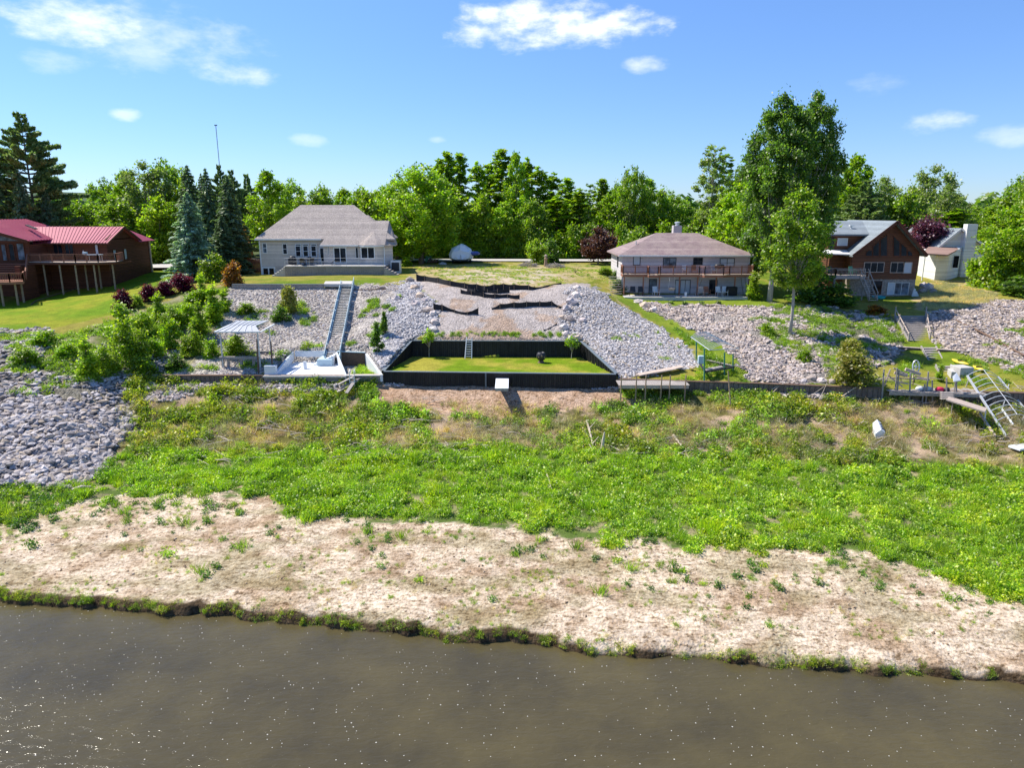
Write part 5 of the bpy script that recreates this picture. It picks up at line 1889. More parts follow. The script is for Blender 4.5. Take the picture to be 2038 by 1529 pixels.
# low-pitched canopy
for side_ in (-1, 1):
    pass
V0 = [(x0_ - .1, yh - .3, zc), (x1_ + .1, yh - .3, zc), (x1_ + .1, yb2 + .3, zc + .1), (x0_ - .1, yb2 + .3, zc + .1)]
zr_ = zc + .5
m.slab([V0[0], (x0_ + .9, yh + .6, zr_ - .1), (x1_ - .6, yh + .6, zr_ - .1), V0[1]], .03)
m.slab([(x0_ + .9, yh + .601, zr_ - .1), (x1_ - .6, yh + .601, zr_ - .1), (x1_ - .3, yb2, zr_), (x0_ + .6, yb2, zr_)], .03)
m.slab([V0[0], (x0_ + .9, yh + .6, zr_ - .1), (x0_ + .6, yb2, zr_), V0[3]], .03)
m.build('canopy', M['glaze'], T)
for i in range(7):
    t = i / 6
    xx = x0_ + .9 + (x1_ - .6 - x0_ - .9) * t
    bar(T, 'rafter', (x0_ + (x1_ - x0_) * t, yh - .3, zc + .03), (xx, yh + .6, zr_ - .085), .02, 'alu', True)
    bar(T, 'rafter', (xx, yh + .6, zr_ - .06), (x0_ + .6 + (x1_ - .9 - x0_) * t, yb2, zr_ + .015), .02, 'alu', True)
for a, b in ((V0[0], V0[1]), (V0[0], V0[3]), (V0[1], V0[2])):
    bar(T, 'eave_rail', a, b, .05, 'white_trim', True)
zb2 = UY(470, 712, yh)[2]
bar(T, 'cross_beam', (x0_, yh - .05, zb2), (x1_ - .3, yh - .05, zb2), .11, 'deck_grey', True)
bar(T, 'cross_beam', (x0_, yb2, zb2 - .1), (x1_ - .3, yb2, zb2 - .1), .09, 'deck_grey', True)
for q in (442, 453, 479, 503):
    x = X_at(q, yh, 5)
    bar(T, 'timber_post', (x, yh + .1, 3.9), (x + .1, yh + .1, zb2 - .1), .1, 'deck_grey', True)
bar(T, 'brace', (X_at(455, yh, 5), yh + .1, 4.4), (X_at(478, yh, 5), yh + .1, zb2 - .2), .05, 'deck_grey', True)
for q, t_, lab in ((511, 676, 'thin dark mooring pole just right of the boat hoist'), (539, 679, 'leaning dark mooring pole at the left end of the white patio')):
    a = UY(q + 4, 748, 61.2)
    b = UY(q, t_, 61.6)
    o = MB().tube(a, b, .09, .06).build('mooring_pole', M['rust'])
    tag(o, lab, 'pole', 'mooring poles by the white patio')

# pile of boards
for i, (a, b, lab) in enumerate([((671, 789), (712, 770), 'lowest grey board of the heap below the swim ladder'), ((676, 783), (722, 765), 'long grey board on top of the heap below the swim ladder'),
                                 ((690, 795), (704, 781), 'short grey board leaning on the heap below the swim ladder'), ((674, 778), (706, 768), 'pale board at the back of the heap below the swim ladder')]):
    o = MB().beam(Gp(*a, .25 + .1 * i), Gp(*b, .5 + .12 * i), .32, .07).build('board', M['deck_grey'])
    tag(o, lab, 'board', 'boards heaped below the swim ladder')

# ------------------------------------------------------------------ right dock with posts
T = thing('wooden_dock', 'grey board dock with rusty posts right of the black wall', 'dock', (X_at(1298, 58, 4.4), 58, 3.6))
xk0, xk1 = X_at(1229, 58, 4.4), X_at(1366, 58, 4.4)
m = MB()
i = xk0
while i < xk1:
    m.bx(i, i + .17, 57.2, 58.95, 4.42, 4.48)
    i += .19
m.build('planking', M['deck_grey'], T)
MB().bx(xk0, xk1, 57.12, 57.19, 4.2, 4.5).build('fascia', M['deck_pale'], T)
for q in (1236, 1266, 1285, 1316, 1333, 1364):
    x = X_at(q, 57, 4.4)
    bar(T, 'post', (x, 57.05, 3.2), (x + .02, 57.05, 5.35), .055, 'post')
for a, b, lab in (((1270, 752), (1357, 738), 'wide grey board slanting up from the bank behind the right dock'), ((1298, 748), (1342, 742), 'second grey board beside the wide one behind the right dock'), ((1371, 737), (1381, 742), 'short pale board left of the arched lift')):
    pa_, pb_ = Gp(*a, .25), Gp(*b, .35)
    o = MB().beam(pa_, pb_, .7 if 'wide' in lab else .35, .08).build('board', M['deck_pale'])
    tag(o, lab, 'board')
T = None
# right boat lift with hooped canopy
yq = 60.5
zq = UY(1400, 674, yq + 1.5)[2]
T = thing('boat_lift', 'green-legged boat lift with a tilted hooped canopy before the grass strip', 'boat lift', (X_at(1420, yq, 4.5), yq, 4.3))
A0, A1 = Vector(UY(1375, 671, yq + 1.4)), Vector(UY(1412, 697, yq - 1.6))
B0, B1 = Vector(UY(1418, 668, yq + 3.2)), Vector(UY(1470, 694, yq + .4))
for a, b in ((A0, A1), (B0, B1), (A0, B0), (A1, B1)):
    bar(T, 'eave_rail', a, b, .035, 'alu')
nh = 14
for i in range(nh + 1):
    t = i / nh
    a, b = A0.lerp(A1, t), B0.lerp(B1, t)
    m = MB().path([a.lerp(b, s_) + Vector((0, 0, .45 * sin(pi * s_))) for s_ in np.linspace(0, 1, 7)], .022, 4)
    m.build('hoop', M['alu'], T)
lg = [(1386, 735, 679), (1402, 762, 694), (1442, 755, 702), (1459, 752, 706)]
gpts = []
for q, yb_, yt_ in lg:
    a = U(q, yb_, 4.3)
    b = UY(q, yt_, a[1])
    bar(T, 'leg', (a[0], a[1], 3.9), b, .05, 'green_p', True)
    gpts.append(Vector((a[0], a[1], b[2])))
zlo = 5.25
pr = [Vector((g_.x, g_.y, zlo)) for g_ in gpts]
for a, b in ((0, 1), (1, 2), (2, 3), (3, 0)):
    bar(T, 'cradle_beam', pr[a], pr[b], .07, 'dark', True)
MB().slab([tuple(pr[1] + Vector((.2, .3, .08))), tuple(pr[2] + Vector((-.1, .3, .08))), tuple(pr[2] + Vector((-.1, .9, .08))), tuple(pr[1] + Vector((.2, .9, .08)))], .08).build('bunk_board', M['deck_grey'], T)
MB().slab([tuple(pr[0] + Vector((.2, .1, .08))), tuple(pr[3] + Vector((-.1, .1, .12))), tuple(pr[3] + Vector((-.1, .5, .12))), tuple(pr[0] + Vector((.2, .5, .08)))], .08).build('bunk_board', M['deck_grey'], T)
c_ = UY(1395, 716, 60.0)
MB().box(c_, (.5, .4, .7)).build('winch_housing', M['bluewhite'], T, bevel=.05)
a = U(1449, 800, 3.7)
o = MB().tube((a[0] + .2, a[1], 3.5), UY(1449, 738, a[1] + .6), .05, n=5).build('mooring_pole', M['post'])
tag(o, 'thin bare pole leaning below the arched boat lift', 'pole')

# ------------------------------------------------------------------ right side: flights of steps, landings, broken dock


def flight(lab, pl0, pr0, pl1, pr1, ztop, zbot, n, rails=False, name='timber_steps', mat='deck_grey'):
    """steps between a top edge (pl0, pr0 at ztop) and a bottom edge (pl1, pr1 at zbot)"""
    a, b, c, d = [Vector(v) for v in (U(*pl0, ztop), U(*pr0, ztop), U(*pl1, zbot), U(*pr1, zbot))]
    T = thing(name, lab, 'steps', tuple(c), 'timber step flights on the right bank')
    for i in range(n):
        t0, t1 = i / n, (i + 1) / n
        z = ztop + (zbot - ztop) * t0
        q = [a.lerp(c, t0), b.lerp(d, t0), b.lerp(d, t1), a.lerp(c, t1)]
        MB().slab([(v.x, v.y, z + .03) for v in q], max((ztop - zbot) / n * .45, .09)).build('step', M[mat], T)
        if i:
            pass
    MB().slab([tuple(a - Vector((0, 0, .35))), tuple(b - Vector((0, 0, .35))), tuple(d - Vector((0, 0, .35))), tuple(c - Vector((0, 0, .35)))], .2).build('base', M['rust'], T)
    for p, q in ((a, c), (b, d)):
        MB().beam(p, q, .12, .4).build('stringer', M[mat], T)
        if rails:
            for t in (0, .33, .66, 1):
                v = p.lerp(q, t)
                bar(T, 'rail_post', v + Vector((0, 0, -.2)), v + Vector((0, 0, 1.0)), .05, mat, True)
            bar(T, 'handrail', p + Vector((0, 0, .75)), q + Vector((0, 0, .75)), .045, 'deck_pale')
    return T


flight('wide upper timber steps with side rails down from the log house lawn', (1781, 629), (1842, 629), (1808, 680), (1850, 680), 7.45, 5.75, 13, True)
flight('middle timber steps between the two flights on the right bank', (1833, 692), (1862, 692), (1848, 720), (1876, 720), 5.6, 4.9, 6)
flight('lowest timber steps down to the right dock', (1862, 729), (1892, 729), (1872, 756), (1898, 756), 4.95, 4.3, 6)
a, b = Vector(U(1866, 697, 5.6)), Vector(U(1922, 700, 5.6))
T = thing('timber_wall', 'dark stepped timber retaining wall right of the middle steps', 'retaining wall', tuple(a))
wall_run(T, Vector((a.x, a.y, 0)), Vector((b.x, b.y, 0)), 5.65, 5.6, 4.6, 'rust', th=.25, cap='deck_pale', boards=False)
wall_run(T, Vector((b.x, b.y, 0)), Vector((b.x + 1.2, b.y - .5, 0)), 5.3, 5.2, 4.6, 'rust', th=.25, cap='deck_pale', boards=False)
a, b = Vector(U(1790, 692, 5.6)), Vector(U(1832, 694, 5.6))
T = thing('timber_wall', 'low timber wall in the tree shade left of the middle steps', 'retaining wall', tuple(a))
wall_run(T, Vector((a.x, a.y, 0)), Vector((b.x, b.y, 0)), 5.62, 5.6, 4.7, 'rust', th=.25, cap='deck_pale', boards=False)
a = U(1917, 744, 4.9)
T = thing('concrete_block', 'weathered square concrete block right of the lowest steps', 'block', (a[0], a[1], 4.3))
MB().box((a[0], a[1] + .3, 4.75), (1.25, 1.3, 1.5), .12).build('block', conc, T, bevel=.05)
MB().box((a[0] - .95, a[1] + .1, 4.7), (.35, 1.5, 1.0), -.35).build('side_wall', conc, T, bevel=.03)

# kayaks and yellow things
for a, b, w__, lab in (((1894, 722), (1927, 732), .62, 'long yellow kayak lying in the grass above the concrete block'), ((1936, 735), (1957, 744), .55, 'shorter yellow kayak lying right of the concrete block'),
                       ((1652, 794), (1680, 797), .6, 'flat yellow float lying in the weeds below the right sea wall')):
    p, q = Vector(Gp(*a, .22)), Vector(Gp(*b, .22))
    T = thing('kayak' if 'kayak' in lab else 'yellow_float', lab, 'kayak' if 'kayak' in lab else 'float', tuple((p + q) / 2))
    d = q - p
    s_ = Vector((-d.y, d.x, 0)).normalized()
    m = MB()
    n1_, n2_ = 12, 8
    vs, fs = [], []
    for i in range(n1_ + 1):
        t = i / n1_
        rr = w__ / 2 * sin(pi * min(max(t, .02), .98)) ** .6
        for k in range(n2_):
            an = 2 * pi * k / n2_
            vs.append(tuple(p.lerp(q, t) + s_ * rr * cos(an) + Vector((0, 0, rr * .55 * sin(an) + .06 * abs(2 * t - 1) ** 2))))
    for i in range(n1_):
        for k in range(n2_):
            fs.append((i * n2_ + k, i * n2_ + (k + 1) % n2_, (i + 1) * n2_ + (k + 1) % n2_, (i + 1) * n2_ + k))
    m.add(vs, fs).build('hull', M['yellow'], T, smooth=True)
    if 'kayak' in lab:
        c_ = p.lerp(q, .5) + Vector((0, 0, w__ * .24))
        MB().lathe(tuple(c_), [(.28, 0), (.3, .05), (.22, .06), (.2, .01)], 12, .9, .6).build('cockpit', M['rubber'], T)

# broken dock: deck, tangled beams, posts, wheel
T = thing('broken_dock', 'collapsed grey dock with leaning posts and loose planks at the right sea wall', 'dock', (X_at(1820, 57, 4.3), 57, 3.5))
xk0, xk1 = X_at(1758, 56.6, 4.3), X_at(1945, 55.8, 4.3)
m = MB()
i = xk0
while i < xk1:
    yy_ = 56.9 - (i - xk0) * .11
    m.box((i + .1, yy_ - .2, 4.33 + .02 * sin(i * 7)), (.19, 2.3, .05), .02 * sin(i * 5))
    i += .21
m.build('planking', M['deck_grey'], T)
MB().beam((xk0, 55.6, 4.18), (xk1, 54.7, 4.18), .1, .25).build('fascia', M['deck_grey'], T)
for q, top_ in ((1762, 735), (1786, 733), (1790, 736), (1814, 742), (1845, 740), (1858, 757), (1884, 752), (1902, 758), (1838, 765)):
    x = X_at(q, 55.7, 4.3)
    yy_ = 56.0 - (x - xk0) * .11
    tp_ = UY(q + rnd.uniform(-3, 3), top_, yy_)
    bar(T, 'post', (x, yy_, 3.3), tp_, .07, 'deck_grey')
for (a, za, b, zb_, w__) in (((1765, 745), 5.2, (1796, 770), 4.5, .1), ((1780, 742), 5.4, (1806, 748), 5.3, .22), ((1802, 735), 5.7, (1832, 745), 5.4, .24), ((1770, 752), 4.9, (1850, 755), 5.0, .09),
                             ((1760, 768), 4.6, (1772, 735), 5.6, .09), ((1783, 760), 4.7, (1808, 764), 4.6, .12), ((1820, 748), 5.2, (1850, 757), 5.0, .12), ((1778, 733), 5.7, (1807, 746), 5.2, .1)):
    bar(T, 'loose_plank', UY(a[0], a[1], 56.2), UY(b[0], b[1], 55.9), w__ / 2, 'deck_pale', True)
# ribbed cart wheel
c_ = Vector(UY(1823, 730, 56.4))
T = thing('cart_wheel', 'pale spoked wheel standing upright on the collapsed dock', 'wheel', tuple(c_))
rw = .5
MB().path([c_ + Vector((rw * .55 * cos(t), .1 * sin(t), rw * sin(t))) for t in np.linspace(0, 2 * pi, 25)], .05, 5).build('rim', M['alu'], T)
for t in np.linspace(0, pi, 4)[:-1]:
    bar(T, 'spoke', c_ - Vector((rw * .55 * cos(t), 0, rw * sin(t))), c_ + Vector((rw * .55 * cos(t), 0, rw * sin(t))), .02, 'alu')
MB().tube(c_ - Vector((0, .1, 0)), c_ + Vector((0, .1, 0)), .08).build('hub', M['alu'], T)
bar(T, 'stand', c_ - Vector((.05, 0, rw)), c_ - Vector((.05, 0, 1.6)), .04, 'rust')
# odds and ends on the dock
for i, (q, w__, mt, lab) in enumerate([(1832, .5, 'white', 'white bundle on the collapsed dock beside the wheel'), (1846, .45, 'bluewhite', 'pale blue bag on the collapsed dock'), (1868, .5, 'umbrella', 'pink-red cushion on the collapsed dock'),
                                       (1880, .35, 'dark', 'dark lump beside the pink-red cushion on the dock')]):
    a = UY(q, 767, 56.0)
    o = MB().lathe((a[0], 56.0 - i * .12, 4.36), [(w__ * .5, 0), (w__ * .6, .12), (w__ * .4, .28), (.04, .32)], 9, 1.3, .8).build('bundle' if i != 2 else 'cushion', M[mt], smooth=True)
    tag(o, lab, 'bundle' if i != 2 else 'cushion')
a = UY(1912, 748, 55.4)
T = thing('tilted_panel', 'white square panel propped on posts right of the lowest steps', 'panel', (a[0], a[1], 4.35))
MB().slab([UY(1896, 749, 55.5), UY(1904, 742, 55.8), UY(1913, 757, 55.3), UY(1898, 759, 55.1)], .06).build('board', M['white'], T)
bar(T, 'post', (a[0] - .35, 55.4, 4.3), (a[0] - .35, 55.4, 5.2), .04, 'deck_grey')
# gangway stairs and long pale ramp
flight_T = thing('dock_ramp', 'pale narrow ramp sloping down from the dock to the tilted lift frame', 'ramp', U(1880, 795, 3.9))
a0, a1 = Vector(UY(1886, 793, 53.8)), Vector(UY(1962, 817, 52.2))
MB().beam(a0, a1, 2.0, .1, (0, 0.1, 1)).build('ramp_board', M['deck_pale'], flight_T)
for i in range(4):
    p = UY(1885, 782 + i * 4, 55.0 - i * .3)
    MB().box(p, (1.0, .3, .06)).build('tread', M['deck_grey'], flight_T)
bar(flight_T, 'leg', a0.lerp(a1, .15), tuple(a0.lerp(a1, .15) - Vector((0, 0, 1.2))), .04, 'deck_grey')
bar(flight_T, 'leg', a1, tuple(a1 + Vector((-.1, -.3, -2.2))), .04, 'alu')
# big tilted lift frame at the right edge
T = thing('lift_frame', 'large tilted aluminium boat lift canopy frame at the right edge', 'boat lift', U(1990, 860, 2.2))
L0, L1 = Vector(UY(1925, 748, 57.0)), Vector(UY(2002, 868, 50.6))
R0, R1 = Vector(UY(1986, 750, 57.6)), Vector(UY(2085, 868, 51.6))
bar(T, 'side_rail', L0, L1, .065, 'alu', True)
bar(T, 'side_rail', R0, R1, .055, 'alu', True)
for i in range(11):
    t = i / 13
    a, b = L0.lerp(L1, t), R0.lerp(R1, t)
    MB().path([a.lerp(b, s_) + Vector((0, 0, .55 * sin(pi * s_))) for s_ in np.linspace(0, 1, 8)], .03, 5).build('hoop', M['alu'], T)
bar(T, 'ridge_rail', L0.lerp(R0, .5) + Vector((0, 0, .55)), L0.lerp(L1, .77).lerp(R0.lerp(R1, .77), .5) + Vector((0, 0, .55)), .025, 'alu')
bar(T, 'leg', UY(1950, 822, 52.8), UY(1980, 868, 50.4), .07, 'deck_pale', True)
bar(T, 'leg', L0.lerp(L1, .05), (L0.x, L0.y, 4.2), .05, 'alu')
bar(T, 'leg', R0.lerp(R1, .6), UY(2015, 876, 51.5), .04, 'alu')
bar(T, 'brace', UY(1992, 812, 54), UY(2016, 845, 52), .05, 'white_trim', True)
bar(T, 'brace', UY(2008, 765, 57), UY(1995, 815, 54), .03, 'alu')
o = MB().box(Gp(2034, 896, .2), (1.6, .9, .15), .3).build('white_sheet', M['white'])
tag(o, 'white sheet lying at the right edge below the tilted lift frame', 'sheet')
# white wooden box in the scrub
c_ = Vector(Gp(1748, 872))
T = thing('wooden_box', 'weathered white gabled box lying in the scrub below the right sea wall', 'box', tuple(c_))
yb3 = c_.y
a0, a1, b0, b1_ = Vector(UY(1737, 842, yb3 + 1.1)), Vector(UY(1743, 863, yb3)), Vector(UY(1753, 841, yb3 + 1.1)), Vector(UY(1762, 861, yb3))
mid0, mid1 = (a0 + b0) / 2 + Vector((0, 0, .25)), (a1 + b1_) / 2 + Vector((0, 0, .25))
dn = Vector((0, 0, -.55))
vs = [a0, mid0, b0, b0 + dn, a0 + dn, a1, mid1, b1_, b1_ + dn, a1 + dn]
MB().add(vs, [(0, 1, 2, 3, 4), (9, 8, 7, 6, 5), (0, 5, 6, 1), (1, 6, 7, 2), (2, 7, 8, 3), (4, 9, 5, 0), (3, 8, 9, 4)]).build('shell', M['white'], T)
for t in (.3, .55, .75):
    p = mid0.lerp(mid1, t).lerp(b0.lerp(b1_, t), .55) + Vector((0, 0, .02))
    MB().box(p, (.14, .2, .03)).build('hole', M['rubber'], T)

# long pipe on the far-right stones
pts = [Gp(a, b, .15) for a, b in ((1902, 641), (1925, 652), (1950, 664), (1975, 676), (2000, 691), (2038, 712))]
o = MB().path(pts, [.06, .1, .1, .1, .09, .09], 6).build('drain_pipe', M['rust'])
tag(o, 'long dark pipe running down the stones at the right edge', 'pipe')

# ------------------------------------------------------------------ lot behind: covered boat, boxes, stump, brush piles, poles
bp = Gp(917, 526)
T = thing('covered_boat', 'boat on a trailer under white shrink wrap at the lawn edge', 'boat', bp)
bz = bp[2]
x_, y_ = bp[0], bp[1] + 1.5
secs = []
for k, (dy, hw_, ht, lo) in enumerate([(-1.6, 1.35, 2.2, .95), (-.9, 1.75, 2.95, .75), (.6, 1.8, 3.05, .75), (2.2, 1.6, 2.5, .9), (3.6, .9, 2.0, 1.2), (4.3, .1, 1.7, 1.5)]):
    row = []
    for (a, b) in ((-1, lo), (-1.05, lo + .7), (-.84, lo + .62 * (ht - lo) + .2), (-.3, ht - .2), (0, ht), (.3, ht - .22), (.84, lo + .58 * (ht - lo) + .2), (1.05, lo + .7), (1, lo), (.5, lo - .25), (-.5, lo - .25)):
        row.append((x_ + a * hw_ + (.06 * sin(k * 3 + b * 5)), y_ + dy, bz + b))
    secs.append(row)
m = MB()
n_ = 11
vs = [v for r_ in secs for v in r_]
fs = []
for i in range(len(secs) - 1):
    for k in range(n_):
        fs.append((i * n_ + k, i * n_ + (k + 1) % n_, (i + 1) * n_ + (k + 1) % n_, (i + 1) * n_ + k))
fs += [tuple(range(n_))[::-1], tuple(range((len(secs) - 1) * n_, len(secs) * n_))]
m.add(vs, fs).build('shrink_wrap', M['plastic_w'], T)
mm_ = MB()
mm_.slab([(x_ - .9, y_ - 1.7, bz + 1.2), (x_ - .2, y_ - 1.9, bz + .7), (x_, y_ - 1.68, bz + 1.6)], .05, (0, 1, 0))
mm_.slab([(x_ + .9, y_ - 1.7, bz + 1.2), (x_ + .2, y_ - 1.9, bz + .7), (x_ + .0, y_ - 1.69, bz + 1.6)], .05, (0, 1, 0))
mm_.build('wrap_flap', M['plastic_w'], T)
MB().lathe((x_ + 2.1, y_ - .6, bz + 1.55), [(.3, -.3), (.75, -.1), (.8, .15), (.4, .35)], 9, 1.1, 1.0).build('tarp_bundle', M['navy'], T)
MB().bx(x_ - 1.1, x_ + 1.1, y_ - 1.5, y_ + 3.5, bz + .5, bz + .62).build('trailer_frame', M['dark'], T)
for a in (-1.35, 1.35):
    for dy in (.2, 1.1):
        MB().tube((x_ + a - .12, y_ + dy, bz + .35), (x_ + a + .12, y_ + dy, bz + .35), .35, n=14).build('wheel', M['rubber'], T)
MB().tube((x_, y_ - 2.9, bz + .5), (x_, y_ - 1.4, bz + .55), .06).build('drawbar', M['dark'], T)
for q, py_, s_, mt, nm, lab in ((821, 519, (.75, .5, .9), 'alu', 'utility_box', 'grey utility box on the lawn left of the big maple'), (853, 523, (.9, .7, 1.0), 'green_p', 'utility_box', 'dark green utility box under the maple'),
                                (862, 523, (1.6, .8, .75), 'rubber', 'wood_stack', 'dark stack of logs right of the utility box under the maple')):
    p = Gp(q, py_)
    T = thing(nm, lab, 'utility box' if 'box' in nm else 'log stack', p)
    if 'box' in nm:
        MB().box((p[0], p[1], p[2] + s_[2] / 2), s_).build('casing', M[mt], T, bevel=.05)
        MB().box((p[0], p[1], p[2] + s_[2] + .03), (s_[0] + .06, s_[1] + .06, .06)).build('lid', M[mt], T)
        MB().box((p[0] + .1, p[1] - s_[1] / 2 - .01, p[2] + s_[2] * .65), (.22, .015, .16)).build('label_plate', M['white_trim'], T)
    else:
        for i in range(9):
            zz_ = .14 + .24 * (i // 4) 
            MB().tube((p[0] - .8 + .42 * (i % 4) + .2 * (i // 4), p[1] - .5, p[2] + zz_), (p[0] - .8 + .42 * (i % 4) + .2 * (i // 4), p[1] + .5, p[2] + zz_), .16, n=7).build('log', M['rust'], T)
p = Gp(881, 527)
o = MB().lathe((p[0], p[1], p[2] - .1), [(.35, 0), (.5, .15), (.42, .38), (.1, .5)], 8, 1.3, .9).build('boulder', conc)
tag(o, 'pale boulder on the lawn left of the covered boat', 'boulder')
p = Gp(1086, 530)
T = thing('tree_stump', 'carved tall tree stump between the two brush piles', 'stump', p)
MB().path([p, (p[0], p[1], p[2] + .9), (p[0] + .05, p[1], p[2] + 1.15), (p[0] - .02, p[1], p[2] + 1.35)], [.28, .2, .3, .16], 8).build('trunk', M['post'], T)
MB().lathe((p[0], p[1], p[2] + 1.36), [(.12, 0), (.22, .12), (.2, .28), (.05, .38)], 9).build('carved_top', M['deck_pale'], T)
for q, py_, wd, lab in ((1052, 531, 2.4, 'grey brush pile left of the carved stump'), (1106, 533, 2.2, 'brush pile with a yellow lump right of the carved stump')):
    p = Gp(q, py_)
    m = MB()
    for i in range(110):
        a = rnd.uniform(0, pi)
        r_ = rnd.random() ** .5
        x, y = p[0] + (rnd.random() - .5) * wd, p[1] + (rnd.random() - .5) * 1.2
        z = p[2] + rnd.random() * .7 * (1 - abs(x - p[0]) / wd * 1.4)
        ln = rnd.uniform(.4, 1.2)
        m.tube((x - ln / 2 * cos(a), y - .3 * sin(a), z + rnd.uniform(-.1, .2)), (x + ln / 2 * cos(a), y + .3 * sin(a), z + rnd.uniform(0, .3)), .035, .015, 4)
    o = m.build('brush_pile', M['deck_grey'])
    tag(o, lab, 'brush pile')
p = Gp(1145, 544)
m = MB()
for i in range(5):
    m.tube(p, (p[0] - .5 + .3 * i, p[1], p[2] + .9 + .25 * (i % 3)), .03, .01, 4)
o = m.build('dead_twigs', M['post'])
tag(o, 'sparse dead twigs sticking up from the dry lawn near the ranch house', 'dead plant')
# radio mast far behind
pt = UY(429.5, 250, 420)
T = thing('radio_mast', 'thin radio mast rising above the trees at the left', 'mast', (pt[0], 420, 10.8))
MB().beam((pt[0], 420, 10.8), pt, .35, .35).build('mast', M['alu'], T)
MB().box((pt[0], 420, pt[2] + .3), (1.6, .3, .5)).build('antenna', M['dark'], T)
# timber fence between the spruces and the cream house
a = UY(478, 512, 100)
T = thing('wooden_fence', 'dark red-brown board fence between the spruces and the cream house', 'fence', (a[0], 100, 10.4))
m = MB()
for i in range(16):
    m.bx(a[0] + i * .2, a[0] + i * .2 + .18, 100, 100.04, 10.3, 12.2)
m.build('board', M['deck_red'], T)
MB().bx(a[0], a[0] + 3.2, 100.041, 100.1, 11.6, 11.7).bx(a[0], a[0] + 3.2, 100.041, 100.1, 10.8, 10.9).build('rail', M['deck_red'], T)
# edging along the left lawn
o = MB().path([Gp(a, b, .06) for a, b in ((62, 608), (72, 600), (98, 592), (150, 576), (205, 562), (215, 552), (240, 545), (262, 533), (290, 524))], .07, 5).build('lawn_edging', M['rust'])
tag(o, 'curved dark edging strip along the shade of the red-roofed house', 'edging')
# ------------------------------------------------------------------ trees and shrubs
LEAF = leaf_mat('leaves', tint=(1.32, 1.15, 1.0), trans=0.58, vary=0.15)
WEED = leaf_mat('weed_leaves', tint=(1.22, 1.2, 0.85), trans=0.5, vary=0.25, patch=True)
NEEDLE = leaf_mat('needles', tint=(1.75, 1.65, 1.45), trans=0.35, vary=0.12)
BARK = surf('bark', (0.20, 0.16, 0.12), var=0.35, scale=5, bump=0.8, rough=0.95, stretch=(3, 3, .5))
BARK_L = surf('pale_bark', (0.42, 0.38, 0.33), var=0.3, scale=4, bump=0.5, rough=0.9, stretch=(2, 2, .7), blotch=.5, col2=(0.22, 0.19, 0.16))


def unit(n, rg):
    v = rg.normal(size=(n, 3))
    return v / np.linalg.norm(v, axis=1)[:, None]


def leaf_quads(c, s, rg, up=0.5, elong=0.6):
    """rhombic leaves at centres c with half length s"""
    n = len(c)
    nrm = unit(n, rg)
    nrm[:, 2] = np.abs(nrm[:, 2]) + up
    nrm /= np.linalg.norm(nrm, axis=1)[:, None]
    t = unit(n, rg)
    a = np.cross(nrm, t)
    a /= np.linalg.norm(a, axis=1)[:, None] + 1e-9
    b = np.cross(nrm, a)
    s = np.broadcast_to(np.asarray(s, float), (n,))[:, None]
    V = np.stack([c - a * s, c + b * s * elong, c + a * s, c - b * s * elong], 1).reshape(-1, 3)
    return V, np.arange(4 * n).reshape(n, 4)


def pal(n, rg, cols, jit=0.18):
    cols = np.array(cols)
    k = rg.integers(0, len(cols), n)
    c = cols[k] * (1 + (rg.random((n, 1)) - .5) * 2 * jit)
    return np.clip(c, 0, 1)


GREENS = {
    'bright': [(0.25, 0.40, 0.018), (0.19, 0.34, 0.02), (0.13, 0.26, 0.02), (0.33, 0.44, 0.025)],
    'mid': [(0.15, 0.27, 0.03), (0.19, 0.32, 0.025), (0.10, 0.20, 0.025), (0.26, 0.36, 0.03)],
    'deep': [(0.085, 0.18, 0.035), (0.11, 0.22, 0.035), (0.06, 0.13, 0.03), (0.17, 0.28, 0.035)],
    'yellow': [(0.25, 0.38, 0.02), (0.20, 0.33, 0.02), (0.33, 0.42, 0.03), (0.14, 0.26, 0.02)],
    'sage': [(0.19, 0.28, 0.10), (0.15, 0.24, 0.08), (0.24, 0.31, 0.11)],
    'spruce': [(0.10, 0.155, 0.09), (0.075, 0.12, 0.075), (0.15, 0.20, 0.11)],
    'blue': [(0.22, 0.31, 0.27), (0.16, 0.24, 0.20), (0.32, 0.41, 0.36), (0.10, 0.15, 0.12)],
    'pine': [(0.12, 0.18, 0.07), (0.085, 0.135, 0.06), (0.19, 0.24, 0.095)],
    'purple': [(0.09, 0.025, 0.085), (0.12, 0.035, 0.11), (0.055, 0.018, 0.055), (0.16, 0.05, 0.15)],
    'darkred': [(0.075, 0.03, 0.04), (0.055, 0.022, 0.03), (0.11, 0.05, 0.06)],
    'barberry': [(0.10, 0.008, 0.045), (0.06, 0.006, 0.03), (0.19, 0.012, 0.07)],
    'rusty': [(0.26, 0.10, 0.02), (0.27, 0.09, 0.02), (0.46, 0.22, 0.03), (0.14, 0.12, 0.02)],
    'olive': [(0.27, 0.29, 0.06), (0.2, 0.25, 0.05), (0.36, 0.34, 0.10)],
}


